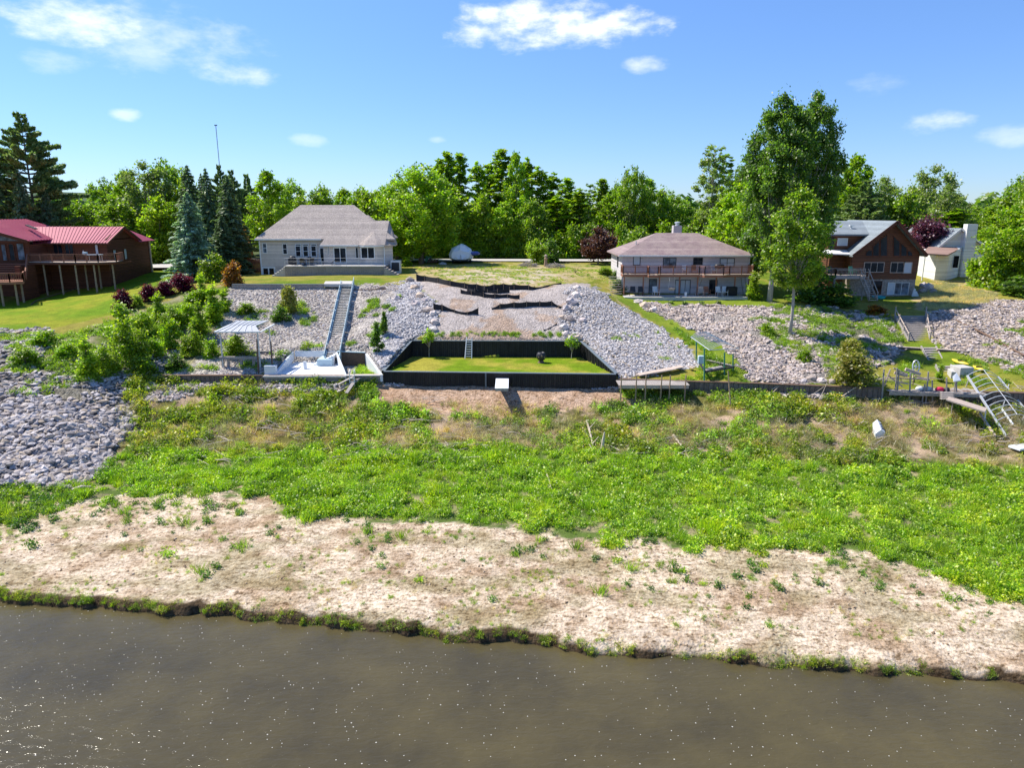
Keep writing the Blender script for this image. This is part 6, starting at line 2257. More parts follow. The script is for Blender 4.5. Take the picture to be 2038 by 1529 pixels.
def crown_mesh(seed, h, w_, env, nblob, nleaf, lsize, cols, h0=0.2, blob=0.14, hollow=0.55, depth=1.0, lean=0.0):
    """returns blobs [(x,y,z,r)], V, F, cols; env(t) = crown radius (0..1) at height fraction t"""
    rg = np.random.default_rng(seed)
    blobs = []
    tries = 0
    while len(blobs) < nblob and tries < 9000:
        tries += 1
        t = rg.random()
        R_ = env(t)
        if R_ <= 0.02 or rg.random() > 0.25 + R_:
            continue
        a = rg.random() * 2 * pi
        q = R_ * (hollow + (1 - hollow) * rg.random()) if rg.random() < .75 else R_ * rg.random()
        r = blob * w_ * (0.6 + .8 * rg.random()) * (0.6 + .4 * R_)
        q = max(0, q - r / (w_ / 2) * .6)
        z = (h0 + (1 - h0) * t) * h - r * .3
        blobs.append((q * cos(a) * w_ / 2 + lean * z, q * sin(a) * w_ / 2 * depth, z, r))
    Vs, Cs = [], []
    tot = sum(b[3] ** 2 for b in blobs)
    Cn = []
    for (x, y, z, r) in blobs:
        n = max(12, int(nleaf * r * r / tot))
        d = unit(n, rg)
        rad = r * (0.45 + 0.6 * rg.random(n)) * (1 + .35 * np.sin(d[:, 0] * 5 + d[:, 2] * 6 + z))
        c = np.array([x, y, z]) + d * rad[:, None] * np.array([1, 1, .72])
        c[:, 2] = np.maximum(c[:, 2], 0.05)
        Vs.append(c)
        tone = 0.78 + .44 * rg.random()
        Cn.append(pal(n, rg, cols) * tone)
    # stray sprays outside the blobs break the outline
    n = nleaf // 12
    bi = rg.integers(0, len(blobs), n)
    B = np.array(blobs)[bi]
    d = unit(n, rg)
    d[:, 2] = np.abs(d[:, 2])
    Vs.append(B[:, :3] + d * (B[:, 3] * (1 + .75 * rg.random(n)))[:, None])
    Cn.append(pal(n, rg, cols))
    c = np.concatenate(Vs)
    cc_ = np.concatenate(Cn)
    V, Fq = leaf_quads(c, lsize * (0.7 + .6 * rg.random(len(c))), rg, 0.45, .62)
    return blobs, V, Fq, cc_


def trunk_mesh(blobs, h, r0, seed, top=0.85, nlimb=26, lean=0.0, low=.06):
    rg = random.Random(seed)
    m = MB()
    pts = []
    k = 7
    for i in range(k + 1):
        t = i / k
        pts.append((lean * h * top * t + (rg.random() - .5) * .03 * h * (t > 0) * (t < 1) * .7, (rg.random() - .5) * .02 * h * (t > 0), -0.3 + (h * top + .3) * t))
    m.path(pts, [max(r0 * (1 - .92 * (i / k)) * (1.25 if i == 0 else 1), .03) for i in range(k + 1)], 8)
    bl = sorted(blobs, key=lambda b: -b[3])[:nlimb]
    for b in bl:
        zb = max(min(b[2] * rg.uniform(.45, .75), h * top * .95), h * low)
        t = (zb + .3) / (h * top + .3)
        i = min(int(t * k), k - 1)
        f = t * k - i
        p = Vector(pts[i]).lerp(Vector(pts[i + 1]), f)
        q = Vector(b[:3])
        mid = p.lerp(q, .5) + Vector((0, 0, -.08 * (q - p).length))
        rr = max(r0 * (1 - t) * .42, .035)
        m.path([p, mid, q], [rr, rr * .6, rr * .2], 5)
    return m


ENV = {
    'round': lambda t: sqrt(max(0, 1 - (2 * t - 0.9) ** 2 / 1.25)) if t < .96 else .25,
    'oval': lambda t: (sin(pi * min(1, t * .92 + .05)) ** .65),
    'egg': lambda t: (sin(pi * (t * .9 + .08) ** .8) ** .7),
    'column': lambda t: .55 + .45 * sin(pi * min(1, t + .1)) if t < .93 else .35,
    'flame': lambda t: (1 - t) ** .75 * (0.75 + 1.2 * min(t, .3)) + .05,
    'sparse': lambda t: .45 + .55 * sin(pi * t) if t > .1 else .3,
    'ragged': lambda t: (1 - t) ** .36 * (0.66 + .9 * min(t, .4)) * (1 + .18 * sin(t * 23)) + .06,
    'bush': lambda t: sqrt(max(0, 1 - t ** 2 * .9)),
    'mound': lambda t: sqrt(max(0, 1 - t ** 2)),
}
PROTO = {}


def broad(key, h, w_, env, nblob, nleaf, lsize, cols, h0=.2, blob=.14, r0=.25, hollow=.55, top=.85, bark=None, nlimb=26, seed=1, depth=1.0, lean=0.0, low=.06):
    bl, V, Fq, cc_ = crown_mesh(seed, h, w_, ENV[env], nblob, nleaf, lsize, GREENS[cols], h0, blob, hollow, depth, lean)
    tm = trunk_mesh(bl, h, r0, seed, top, nlimb, lean, low)
    crown = mesh_np('crown', V, Fq, LEAF, cols=cc_, link=False)
    me = bpy.data.meshes.new('trunk')
    me.from_pydata(tm.v, [], tm.f)
    me.materials.append(bark or BARK)
    me.polygons.foreach_set('use_smooth', [True] * len(me.polygons))
    PROTO[key] = (crown.data, me, h, w_)
    bpy.data.objects.remove(crown)


def conifer(key, h, w_, cols, seed=1, tiers=26, droop=.25, lsize=.3, dens=1.0, h0=.05, pine=False, needle=None):
    rg = np.random.default_rng(seed)
    r2 = random.Random(seed)
    C_, S_, Cc = [], [], []
    limbs = MB()
    limbs.path([(0, 0, -.3), (0, 0, h * .5), (0, 0, h * .98)], [.028 * h * .5, .018 * h * .5, .02], 7)
    A_, B_ = [], []
    for i in range(tiers):
        t = i / (tiers - 1)
        z = h * (h0 + (1 - h0) * t ** (1.0 if pine else .92))
        if pine:
            R_ = w_ / 2 * (0.55 + .6 * sin(pi * min(1, t * .85 + .12))) * (1 - t ** 3 * .75) * r2.uniform(.65, 1.15)
        else:
            R_ = w_ / 2 * (1 - t) ** .85 * r2.uniform(.82, 1.1) + .12
        nb_b = max(4, int((9 if not pine else 7) * (1 - .4 * t)))
        for k in range(nb_b):
            a = 2 * pi * (k + r2.random()) / nb_b
            ln = R_ * r2.uniform(.7, 1.12)
            rise = (r2.uniform(-.05, .25) if pine else -droop * r2.uniform(.5, 1.2))
            n = max(5, int(ln * 26 * dens))
            s_ = rg.random(n) ** .75
            wd = (.16 + .26 * (1 - np.abs(2 * s_ - 1.1))) * ln * (.6 if not pine else .55)
            off = (rg.random(n) - .5) * 2 * wd * .6
            x = s_ * ln
            zz = z + rise * x + (0.10 * x * s_ if not pine else .08 * x) + (rg.random(n) - .5) * (.2 if not pine else .45)
            if pine:
                m_ = s_ > .3
                x, off, zz, n = x[m_], off[m_], zz[m_], int(m_.sum())
                s_ = s_[m_]
            px__ = x * cos(a) - off * sin(a)
            py__ = x * sin(a) + off * cos(a)
            C_.append(np.stack([px__, py__, zz], 1))
            dr = np.stack([np.full(n, cos(a)), np.full(n, sin(a)), np.full(n, rise - .15 if not pine else .35)], 1) + rg.normal(size=(n, 3)) * (.7 if pine else .4)
            A_.append(dr)
            Cc.append(pal(n, rg, GREENS[cols]) * (0.85 + .35 * rg.random()))
            if ln > .8:
                limbs.path([(0, 0, z), (ln * .85 * cos(a), ln * .85 * sin(a), z + rise * ln * .85)], [.05 if not pine else .09, .015], 4)
    c = np.concatenate(C_)
    a = np.concatenate(A_)
    a /= np.linalg.norm(a, axis=1)[:, None]
    n = len(c)
    nr_ = unit(n, rg) * .6
    nr_[:, 2] = np.abs(nr_[:, 2]) + .7
    b = np.cross(nr_, a)
    b /= np.linalg.norm(b, axis=1)[:, None] + 1e-9
    s = (lsize * (.7 + .6 * rg.random(n)))[:, None]
    V = np.stack([c - a * s, c + b * s * .42, c + a * s, c - b * s * .42], 1).reshape(-1, 3)
    crown = mesh_np('crown', V, np.arange(4 * n).reshape(n, 4), NEEDLE, cols=np.concatenate(Cc), link=False)
    me = bpy.data.meshes.new('trunk')
    me.from_pydata(limbs.v, [], limbs.f)
    me.materials.append(BARK)
    PROTO[key] = (crown.data, me, h, w_)
    bpy.data.objects.remove(crown)


def plant(key, loc, label, name='leafy_tree', cat='tree', group=None, h=None, w_=None, rz=None, trunkname='trunk', crownname='crown', dz=0.0):
    cd, td, ph, pw = PROTO[key]
    sz = (h or ph) / ph
    sx = (w_ or pw * sz) / pw
    T = thing(name, label, cat, (loc[0], loc[1], loc[2] + dz), group)
    T.rotation_euler = (0, 0, rnd.uniform(0, 6.28) if rz is None else rz)
    T.scale = (sx, sx, sz)
    for nm, d in ((crownname, cd), (trunkname, td)):
        o = bpy.data.objects.new(nm, d)
        C.objects.link(o)
        o.parent = T
    return T


# background kinds
broad('maple_a', 13, 10, 'round', 140, 10500, .22, 'mid', .14, .085, .28, seed=1)
broad('maple_b', 14, 9, 'egg', 140, 10500, .22, 'bright', .10, .085, .26, seed=2)
broad('round_c', 11, 9, 'round', 80, 9000, .24, 'mid', .08, .11, .24, seed=3)
broad('pop_a', 19, 5.2, 'ragged', 190, 9000, .21, 'bright', .10, .085, .2, top=.95, nlimb=40, seed=4, hollow=.2)
broad('pop_b', 18, 4.6, 'ragged', 180, 8000, .21, 'bright', .10, .085, .19, top=.96, nlimb=40, seed=5, hollow=.2)
broad('pop_c', 20, 4.2, 'ragged', 110, 3600, .19, 'mid', .25, .075, .18, top=.97, nlimb=34, seed=6, bark=BARK_L)
broad('birch', 19, 6.5, 'sparse', 80, 4400, .2, 'sage', .28, .08, .16, top=.95, nlimb=40, seed=7, bark=BARK_L)
broad('willowy', 15, 12, 'round', 75, 9500, .25, 'sage', .10, .10, .26, seed=8)
broad('under', 6, 6.5, 'bush', 38, 5200, .22, 'bright', .02, .17, .1, seed=9, top=.6)
broad('under2', 5, 6.0, 'bush', 34, 4800, .22, 'mid', .02, .17, .1, seed=10, top=.6)
broad('lime', 10, 8, 'egg', 45, 7000, .24, 'yellow', .08, .15, .2, seed=12)
conifer('spruce', 13, 7.4, 'spruce', seed=21, tiers=32, dens=1.5, lsize=.27)
conifer('blue_spruce', 12.5, 7.0, 'blue', seed=22, tiers=36, dens=2.1, lsize=.24, h0=.02)
conifer('pine', 19, 11, 'pine', seed=23, tiers=30, lsize=.30, dens=4.0, h0=.12, pine=True)
conifer('small_pine', 12, 7.5, 'pine', seed=24, tiers=22, lsize=.28, dens=3.2, h0=.08, pine=True)
# foreground individuals
broad('big_maple', 25, 15.0, 'oval', 300, 44000, .21, 'deep', .17, .066, .42, seed=31, low=.2, nlimb=80, top=.93, bark=BARK_L, hollow=.5)
broad('front_maple', 17, 9.5, 'egg', 150, 17000, .18, 'mid', .36, .085, .24, seed=32, low=.36, nlimb=60, top=.9, bark=BARK_L)
broad('purple', 8, 8, 'round', 50, 9000, .2, 'purple', .1, .14, .2, seed=33)
broad('redmaple', 6.5, 7, 'round', 50, 8000, .19, 'darkred', .22, .14, .14, seed=34)
broad('big_green', 15, 13, 'round', 190, 21000, .22, 'bright', .12, .08, .4, seed=35, nlimb=50)
broad('sapling', 2.4, 1.5, 'egg', 16, 380, .10, 'bright', .52, .2, .04, seed=36, top=.9, nlimb=14, bark=BARK_L)
broad('small_lime', 4.2, 4.0, 'round', 30, 3200, .16, 'yellow', .22, .17, .09, seed=37)
broad('tall_shrub', 5.0, 2.6, 'column', 34, 3800, .13, 'yellow', .02, .2, .05, seed=38, hollow=.2, top=.9)
broad('wide_shrub', 3.6, 4.2, 'bush', 34, 4600, .13, 'yellow', .02, .16, .06, seed=39, top=.7)
broad('green_shrub', 2.0, 2.2, 'bush', 22, 1800, .11, 'bright', .02, .2, .04, seed=40, top=.6)
broad('deep_shrub', 2.4, 2.2, 'bush', 22, 2200, .11, 'deep', .02, .2, .04, seed=41, top=.6)
broad('sumac', 4.0, 4.6, 'bush', 44, 4200, .15, 'olive', .10, .14, .07, seed=42, top=.7, nlimb=30)
broad('barberry', 1.9, 2.4, 'mound', 40, 5200, .075, 'barberry', .02, .17, .05, seed=43, top=.5)
broad('rusty', 2.5, 2.6, 'mound', 30, 3200, .11, 'rusty', .02, .17, .05, seed=44, top=.5)
broad('hosta', .7, 1.2, 'mound', 12, 260, .15, 'sage', .02, .22, .03, seed=45, top=.4, nlimb=6)
broad('cedar', 2.8, 1.3, 'flame', 26, 2600, .10, 'deep', .01, .22, .05, seed=46, top=.8)


def BG(px, Y, top, key, wpx=None):
    """tree of the wood behind the road: photo column, distance, photo row of its top"""
    if 860 < px < 1400:
        Y += 7
    z = UY(px, top, Y)[2]
    x = X_at(px, Y, 14)
    return dict(px=px, Y=Y, x=x, h=z - 10.7, key=key, w=(wpx / F_PX * Y * .98) if wpx else None)


wood = [
    BG(150, 128, 400, 'round_c', 70), BG(185, 150, 398, 'maple_a', 70), BG(222, 132, 352, 'maple_a', 90), BG(262, 126, 338, 'maple_b', 80), BG(243, 118, 400, 'round_c', 90),
    BG(300, 124, 322, 'willowy', 110), BG(345, 130, 312, 'maple_a', 90), BG(320, 116, 385, 'lime', 80), BG(378, 126, 332, 'lime', 60), BG(352, 118, 400, 'maple_b', 70),
    BG(412, 121, 345, 'spruce', 60), BG(470, 126, 340, 'pine', 60), BG(448, 135, 330, 'pine', 50), BG(500, 135, 350, 'small_pine', 60),
    BG(540, 118, 338, 'maple_b', 92), BG(583, 128, 352, 'maple_a', 70), BG(605, 122, 385, 'lime', 75), BG(645, 130, 368, 'round_c', 80), BG(690, 134, 374, 'maple_b', 80),
    BG(722, 128, 372, 'round_c', 75), BG(755, 126, 378, 'maple_b', 80), BG(868, 122, 335, 'maple_a', 80), BG(893, 130, 297, 'pop_a', 46), BG(918, 133, 300, 'pop_a', 48), BG(878, 136, 312, 'pop_b', 40),
    BG(905, 121, 375, 'maple_b', 90), BG(952, 128, 318, 'pop_b', 44), BG(975, 134, 322, 'pop_a', 46), BG(998, 131, 292, 'pop_a', 58), BG(1026, 127, 302, 'maple_b', 62), BG(962, 120, 380, 'lime', 60),
    BG(1048, 133, 310, 'pop_b', 46), BG(1072, 128, 328, 'pop_b', 50), BG(1004, 120, 400, 'maple_b', 70), BG(1058, 121, 395, 'round_c', 70), BG(1098, 134, 340, 'pop_b', 46), BG(1108, 122, 385, 'pop_b', 60),
    BG(1128, 130, 350, 'pop_a', 44), BG(1150, 124, 372, 'pop_b', 56), BG(1172, 134, 362, 'pop_c', 36), BG(1195, 130, 352, 'pop_a', 42), BG(1210, 126, 385, 'maple_b', 66), BG(1232, 134, 360, 'round_c', 60),
    BG(1258, 124, 326, 'maple_a', 72), BG(1300, 126, 374, 'round_c', 80), BG(1288, 133, 352, 'pop_a', 40), BG(1332, 130, 376, 'maple_a', 70), BG(1358, 138, 402, 'round_c', 60), BG(1395, 128, 400, 'lime', 60),
    BG(1412, 122, 282, 'birch', 72), BG(1432, 130, 300, 'pop_c', 50), BG(1440, 118, 375, 'maple_b', 74), BG(1462, 126, 330, 'maple_a', 70),
    BG(1690, 128, 308, 'maple_b', 100), BG(1712, 118, 362, 'small_pine', 90), BG(1655, 130, 330, 'maple_a', 80), BG(1752, 130, 352, 'willowy', 90), BG(1790, 124, 378, 'round_c', 80),
    BG(1846, 130, 330, 'willowy', 100), BG(1880, 120, 368, 'sage_' if False else 'willowy', 90), BG(1818, 136, 372, 'maple_b', 70), BG(1905, 126, 405, 'maple_a', 70), BG(1895, 117, 412, 'pop_b', 60), BG(1945, 135, 408, 'round_c', 80),
    BG(1985, 128, 395, 'maple_b', 80), BG(2030, 126, 340, 'maple_a', 90),
]
marks = [(0, 205, 'behind the red-roofed house'), (205, 300, 'right of the tall pine'), (300, 400, 'behind the blue spruce'), (400, 510, 'behind the spruces'), (510, 640, 'behind the left of the cream house'),
         (640, 790, 'behind the right of the cream house'), (790, 890, 'left of the covered boat'), (890, 960, 'behind the covered boat'), (960, 1075, 'behind the left brush pile'), (1075, 1150, 'behind the carved stump'),
         (1150, 1240, 'behind the dark red maple'), (1240, 1400, 'behind the ranch house roof'), (1400, 1500, 'left of the giant maple'), (1500, 1700, 'right of the giant maple'), (1700, 1800, 'behind the log house'),
         (1800, 1930, 'behind the purple tree'), (1930, 2100, 'at the right edge')]
look = {'maple_a': 'broad mid-green tree', 'maple_b': 'bright green full tree', 'round_c': 'low dark green round tree', 'pop_a': 'tall columnar poplar', 'pop_b': 'bright narrow tapering poplar', 'pop_c': 'thin sparse poplar with gaps',
        'birch': 'tall sparse birch-like tree', 'willowy': 'wide grey-green tree', 'lime': 'yellow-green tree', 'spruce': 'dark pointed spruce', 'pine': 'dark feathery pine', 'small_pine': 'soft bushy pine'}
wood.sort(key=lambda d: d['px'])
from collections import defaultdict
cnt = defaultdict(list)
for d in wood:
    mk = [m_ for a, b, m_ in marks if a <= d['px'] < b][0]
    cnt[(d['key'], mk)].append(d)
    d['mark'] = mk
for (k_, mk), ds in cnt.items():
    for i, d in enumerate(ds):
        pre = ''
        if len(ds) > 1:
            o2 = sorted(ds, key=lambda e_: e_['h'])
            j = o2.index(d)
            pre = ('shorter ' if j == 0 else 'taller ') if len(ds) == 2 else ['shortest ', 'middle-height ', 'tallest ', 'second tallest '][min(j, 3)]
        d['label'] = pre + look[k_] + ' ' + mk
for d in wood:
    con = d['key'] in ('spruce', 'pine', 'small_pine')
    nm = {'spruce': 'spruce_tree', 'pine': 'pine_tree', 'small_pine': 'pine_tree', 'birch': 'birch_tree'}.get(d['key'], 'poplar_tree' if 'pop' in d['key'] else 'leafy_tree')
    plant(d['key'], (d['x'], d['Y'], 10.5), d['label'], nm, 'tree', 'trees of the wood behind the road', h=d['h'], w_=d['w'] * (1.45 if 'pop' in d['key'] else 1.12))
# undergrowth along the road
for i, px in enumerate(range(800, 1240, 31)):
    Y = 125.5 + rnd.uniform(-.6, 1.5)
    lab = 'leafy bush at the roadside edge of the wood, %s from the left' % ordinal(i + 1)
    plant('under' if i % 3 else 'under2', (X_at(px, Y, 11), Y, 10.6), lab, 'roadside_bush', 'bush', 'bushes along the far side of the road', h=rnd.uniform(3.6, 6.2), w_=rnd.uniform(4.5, 6))
for i, px in enumerate((170, 205, 245, 285, 318)):
    Y = 116 + (i % 2)
    plant('under' if i % 2 else 'lime', (X_at(px, Y, 11), Y, 10.5), 'bush behind the right end of the red-roofed house, %s from the left' % ordinal(i + 1), 'garden_bush', 'bush', 'bushes behind the red-roofed house', h=rnd.uniform(4, 6), w_=5.5)
for i, px in enumerate((1270, 1320, 1370, 1420, 1465)):
    Y = 121 + (i % 2)
    plant('under' if i % 2 else 'under2', (X_at(px, Y, 11), Y, 10.5), 'bush behind the ranch house, %s from the left' % ordinal(i + 1), 'garden_bush', 'bush', 'bushes behind the ranch house', h=rnd.uniform(4.5, 6.5), w_=6)
for i, px in enumerate((1680, 1730, 1800, 1850, 1900, 1960, 2010)):
    Y = 123 + (i % 2)
    plant('under' if i % 2 else 'under2', (X_at(px, Y, 11), Y, 10.5), 'bush behind the log and white houses, %s from the left' % ordinal(i + 1), 'garden_bush', 'bush', 'bushes behind the log and white houses', h=rnd.uniform(4.5, 6.5), w_=6)
# a far-off wood that reads as one mass fills the gaps
fx, fc, rgf = [], [], np.random.default_rng(99)
for i in range(260):
    Y = rgf.uniform(170, 420)
    x = rgf.uniform(-1, 1) * (Y * .85)
    hh = rgf.uniform(9, 13)
    n = 260
    d_ = unit(n, rgf)
    c = np.array([x, Y, 10.8 + hh * .55]) + d_ * np.array([4.2, 4.2, hh * .5]) * (.7 + .35 * rgf.random((n, 1)))
    fx.append(c)
    fc.append(pal(n, rgf, GREENS['deep' if i % 3 else 'sage']) * (.9 + .3 * rgf.random()))
c = np.concatenate(fx)
V, Fq = leaf_quads(c, 1.0, rgf, .5, .7)
o = mesh_np('distant_wood', V, Fq, LEAF, cols=np.concatenate(fc))
tag(o, 'far-off wood seen through gaps between the nearer trees', 'wood', kind='stuff')


def at_top(px, Y, base_py, top_py):
    """height of a thing standing at distance Y"""
    zt2 = UY(px, top_py, Y)[2]
    return zt2


def single(key, px, Y, top, wpx, label, name='leafy_tree', cat='tree', z=None, group=None, **k):
    x = X_at(px, Y, 9)
    g_ = gz(x, Y) if z is None else z
    x = X_at(px, Y, g_ + 2)
    zt2 = UY(px, top, Y)[2]
    return plant(key, (x, Y, g_), label, name, cat, group, h=zt2 - g_, w_=wpx / F_PX * Y * .99, **k)


# left conifers
single('pine', 82, 108, 232, 150, 'tall dark white pine above the red-roofed house', 'pine_tree')
single('spruce', 22, 106, 330, 90, 'dark spruce at the left edge behind the red roof', 'spruce_tree')
single('spruce', 62, 104, 340, 80, 'dark spruce just below the tall pine', 'spruce_tree')
single('pine', 12, 118, 330, 90, 'pine cut by the left edge of the picture', 'pine_tree')
single('spruce', 108, 106, 375, 76, 'short spruce behind the middle of the red roof', 'spruce_tree')
single('blue_spruce', 386, 91, 384, 128, 'big silvery blue spruce right of the driveway', 'spruce_tree')
single('spruce', 390, 103, 332, 112, 'dark spruce peak directly behind the blue spruce', 'spruce_tree')
single('spruce', 425, 101, 338, 96, 'tall dark spruce just right of the blue spruce', 'spruce_tree')
single('spruce', 466, 99, 352, 106, 'dark spruce with brown patches left of the cream house', 'spruce_tree')
single('spruce', 448, 96, 430, 96, 'low wide spruce below the two tall ones', 'spruce_tree')
single('rusty', 492, 101, 452, 26, 'orange-leaved bush against the spruces by the cream house', 'garden_bush', 'bush')
# behind / right of the cream house
single('big_green', 838, 113, 332, 168, 'large bright green maple between the cream house and the boat', 'maple_tree')
single('big_green', 790, 119, 362, 110, 'maple crowding the right roof end of the cream house', 'maple_tree')
single('lime', 735, 113, 378, 90, 'yellow-green tree above the right roof end of the cream house')
single('small_lime', 1068, 112, 478, 46, 'small lime-green tree behind the left brush pile')
single('deep_shrub', 1094, 114, 472, 44, 'dark narrow conifer bush right of the lime-green tree', 'conifer_bush', 'bush')
single('redmaple', 1191, 112, 452, 76, 'dark red maple left of the ranch house', 'maple_tree')
single('purple', 1840, 110, 436, 90, 'purple-leaved tree between the log house and white house', 'purple_tree')
# giant maple pair
single('big_maple', 1534, 85.5, 190, 172, 'giant dark green maple, the left trunk of the pair', 'maple_tree')
single('big_maple', 1594, 89, 184, 138, 'giant dark green maple, the right crown of the pair', 'maple_tree', rz=2.1)
single('maple_b', 1462, 96, 365, 120, 'bright green lower tree left of the giant maples')
single('maple_b', 1500, 92, 300, 90, 'mid-height green tree against the left of the giant maples')
t_ = single('front_maple', 1575, Gp(1574, 668)[1], 372, 150, 'younger bright green maple with a slim pale trunk before the giants', 'maple_tree')
single('tall_shrub', 1500, 86.5, 540, 40, 'yellow-green shrub beside the right end of the ranch house patio', 'shrub', 'shrub')
single('deep_shrub', 1618, 86, 520, 90, 'dark shrub mass under the giant maples', 'shrub', 'shrub')
single('deep_shrub', 1665, 84, 562, 80, 'dark shrub below the log house deck', 'shrub', 'shrub')
# right edge
single('big_green', 2012, 93, 408, 150, 'large bright maple hiding the white house at the right edge', 'maple_tree')
single('big_green', 2045, 96, 330, 110, 'tall maple cut by the right edge of the picture', 'maple_tree')
single('green_shrub', 1946, 95, 510, 56, 'round green shrub before the white house chimney', 'shrub', 'shrub')
single('green_shrub', 1975, 92, 500, 60, 'dense green shrub right of the round one by the white house', 'shrub', 'shrub')
single('deep_shrub', 2032, 86, 548, 70, 'dark shrub at the right edge above the stones', 'shrub', 'shrub')
# terrace saplings
for px_, top_, wd, lab in ((854, 652, 34, 'small sapling on the terrace lawn near the left of the back wall'), (1138, 668, 36, 'small sapling on the terrace lawn near the right end of the back wall')):
    x, y, z = U(px_, 711 if px_ < 1000 else 714, LAWN_Z)
    zt2 = UY(px_, top_, y)[2]
    plant('sapling', (x, y, LAWN_Z - .02), lab, 'sapling', 'sapling', 'saplings on the terrace lawn', h=zt2 - LAWN_Z, w_=wd / F_PX * y)


def on_ground(key, px, base, top, wpx, label, name='shrub', cat='shrub', group=None, **k):
    p = Gp(px, base)
    zt2 = UY(px, top, p[1])[2]
    return plant(key, p, label, name, cat, group, h=zt2 - p[2], w_=wpx / F_PX * p[1] * .99, dz=-.05, **k)


SH = [
    ('barberry', 246, 617, 577, 48, 'lone round dark red barberry, leftmost of the red bushes', 'barberry_bush'),
    ('barberry', 298, 600, 566, 44, 'dark red barberry second from the left', 'barberry_bush'),
    ('barberry', 330, 590, 560, 44, 'dark red barberry third from the left', 'barberry_bush'),
    ('barberry', 362, 580, 545, 54, 'largest dark red barberry beside the blue spruce', 'barberry_bush'),
    ('green_shrub', 275, 612, 585, 22, 'small green shrub between the first two barberries', 'shrub'),
    ('wide_shrub', 428, 560, 506, 66, 'round yellow-green bush left of the rusty bush', 'shrub'),
    ('rusty', 467, 568, 520, 46, 'round rusty orange and green bush at the lawn corner', 'shrub'),
    ('tall_shrub', 405, 605, 542, 36, 'tall bright shrub below the yellow-green bush', 'shrub'),
    ('tall_shrub', 428, 640, 562, 52, 'bright upright shrub on the slope left of the bluff', 'shrub'),
    ('tall_shrub', 400, 668, 595, 44, 'yellow-green shrub above the boat hoist', 'shrub'),
    ('tall_shrub', 248, 700, 598, 72, 'tall yellow-green willow shrub on the left stones', 'shrub'),
    ('wide_shrub', 262, 730, 640, 88, 'dark-based wide shrub below the tall willow shrub', 'shrub'),
    ('tall_shrub', 178, 752, 668, 54, 'upright shrub among the left stones, leftmost of the tall ones', 'shrub'),
    ('tall_shrub', 318, 640, 580, 40, 'slim shrub below the barberries', 'shrub'),
    ('green_shrub', 340, 690, 630, 50, 'green shrub between the willow shrub and the boat hoist', 'shrub'),
    ('green_shrub', 372, 640, 600, 46, 'loose shrub right of the barberry row', 'shrub'),
    ('green_shrub', 310, 712, 668, 46, 'green shrub low on the planted slope', 'shrub'),
    ('green_shrub', 420, 712, 672, 36, 'green shrub left of the boat hoist posts', 'shrub'),
    ('wide_shrub', 470, 708, 668, 76, 'yellow-green bush growing inside the boat hoist', 'shrub'),
    ('green_shrub', 90, 690, 655, 60, 'low shrub among the upper left stones', 'shrub'),
    ('green_shrub', 52, 726, 688, 60, 'low shrub near the left edge among stones', 'shrub'),
    ('green_shrub', 135, 715, 680, 50, 'small green shrub left of the upright ones', 'shrub'),
    ('wide_shrub', 216, 745, 690, 60, 'spreading shrub between the two upright ones on the left stones', 'shrub'),
    ('wide_shrub', 285, 668, 622, 60, 'spreading shrub below the first barberries', 'shrub'),
    ('wide_shrub', 345, 655, 612, 62, 'bright spreading shrub in the middle of the planted slope', 'shrub'),
    ('green_shrub', 390, 610, 575, 50, 'shrub right below the largest barberry', 'shrub'),
    ('wide_shrub', 385, 705, 660, 56, 'spreading shrub left of the hoist below the yellow-green one', 'shrub'),
    ('green_shrub', 292, 745, 706, 50, 'shrub at the left end of the sea wall', 'shrub'),
    ('tall_shrub', 448, 620, 575, 36, 'upright shrub at the left rim of the bluff', 'shrub'),
    ('deep_shrub', 352, 735, 700, 46, 'dark shrub at the sea wall left of the hoist', 'shrub'),
    ('sumac', 576, 625, 566, 44, 'leggy dark shrub on the bluff below the lawn wall', 'shrub'),
    ('deep_shrub', 560, 640, 605, 40, 'dark low shrub beside the leggy one', 'shrub'),
    ('green_shrub', 490, 625, 600, 40, 'pale brushy shrub at the top left of the bluff', 'shrub'),
    ('cedar', 766, 668, 620, 24, 'narrow upright green shrub on the stones left of the gravel', 'shrub'),
    ('cedar', 752, 704, 640, 32, 'dark upright shrub just below the narrow one', 'shrub'),
    ('sumac', 1694, 765, 700, 96, 'wide olive sumac bush at the right sea wall', 'shrub'),
    ('sumac', 1690, 722, 672, 60, 'upper crown of the sumac clump by the right sea wall', 'shrub'),
    ('tall_shrub', 1870, 760, 722, 22, 'slim yellow-green shrub left of the lowest steps', 'shrub'),
    ('green_shrub', 1205, 547, 530, 34, 'clipped shrub at the left corner of the ranch house', 'shrub'),
    ('deep_shrub', 1226, 556, 536, 26, 'dark clipped shrub beside the first at the ranch house corner', 'shrub'),
    ('deep_shrub', 1232, 578, 553, 34, 'dark shrub below the ranch house side steps', 'shrub'),
    ('hosta', 98, 577, 561, 30, 'pale hosta under the deck of the red-roofed house', 'hosta'),
    ('hosta', 74, 583, 570, 30, 'second hosta left of the pale one under the deck', 'hosta'),
    ('green_shrub', 1600, 722, 694, 36, 'green shrub in the tree shade on the right bank', 'shrub'),
    ('green_shrub', 1527, 668, 640, 34, 'green weed clump near the top of the right stone bank', 'shrub'),
    ('green_shrub', 810, 530, 508, 24, 'small shrub right of the cabinet at the cream house', 'shrub'),
    ('rusty', 1740, 626, 606, 50, 'orange-flowered bush beside the top of the wide steps', 'shrub'),
    ('green_shrub', 1240, 780, 756, 20, 'weed clump against the right end of the black wall', 'shrub'),
    ('deep_shrub', 1150, 745, 742, 8, '', 'skip'),
]
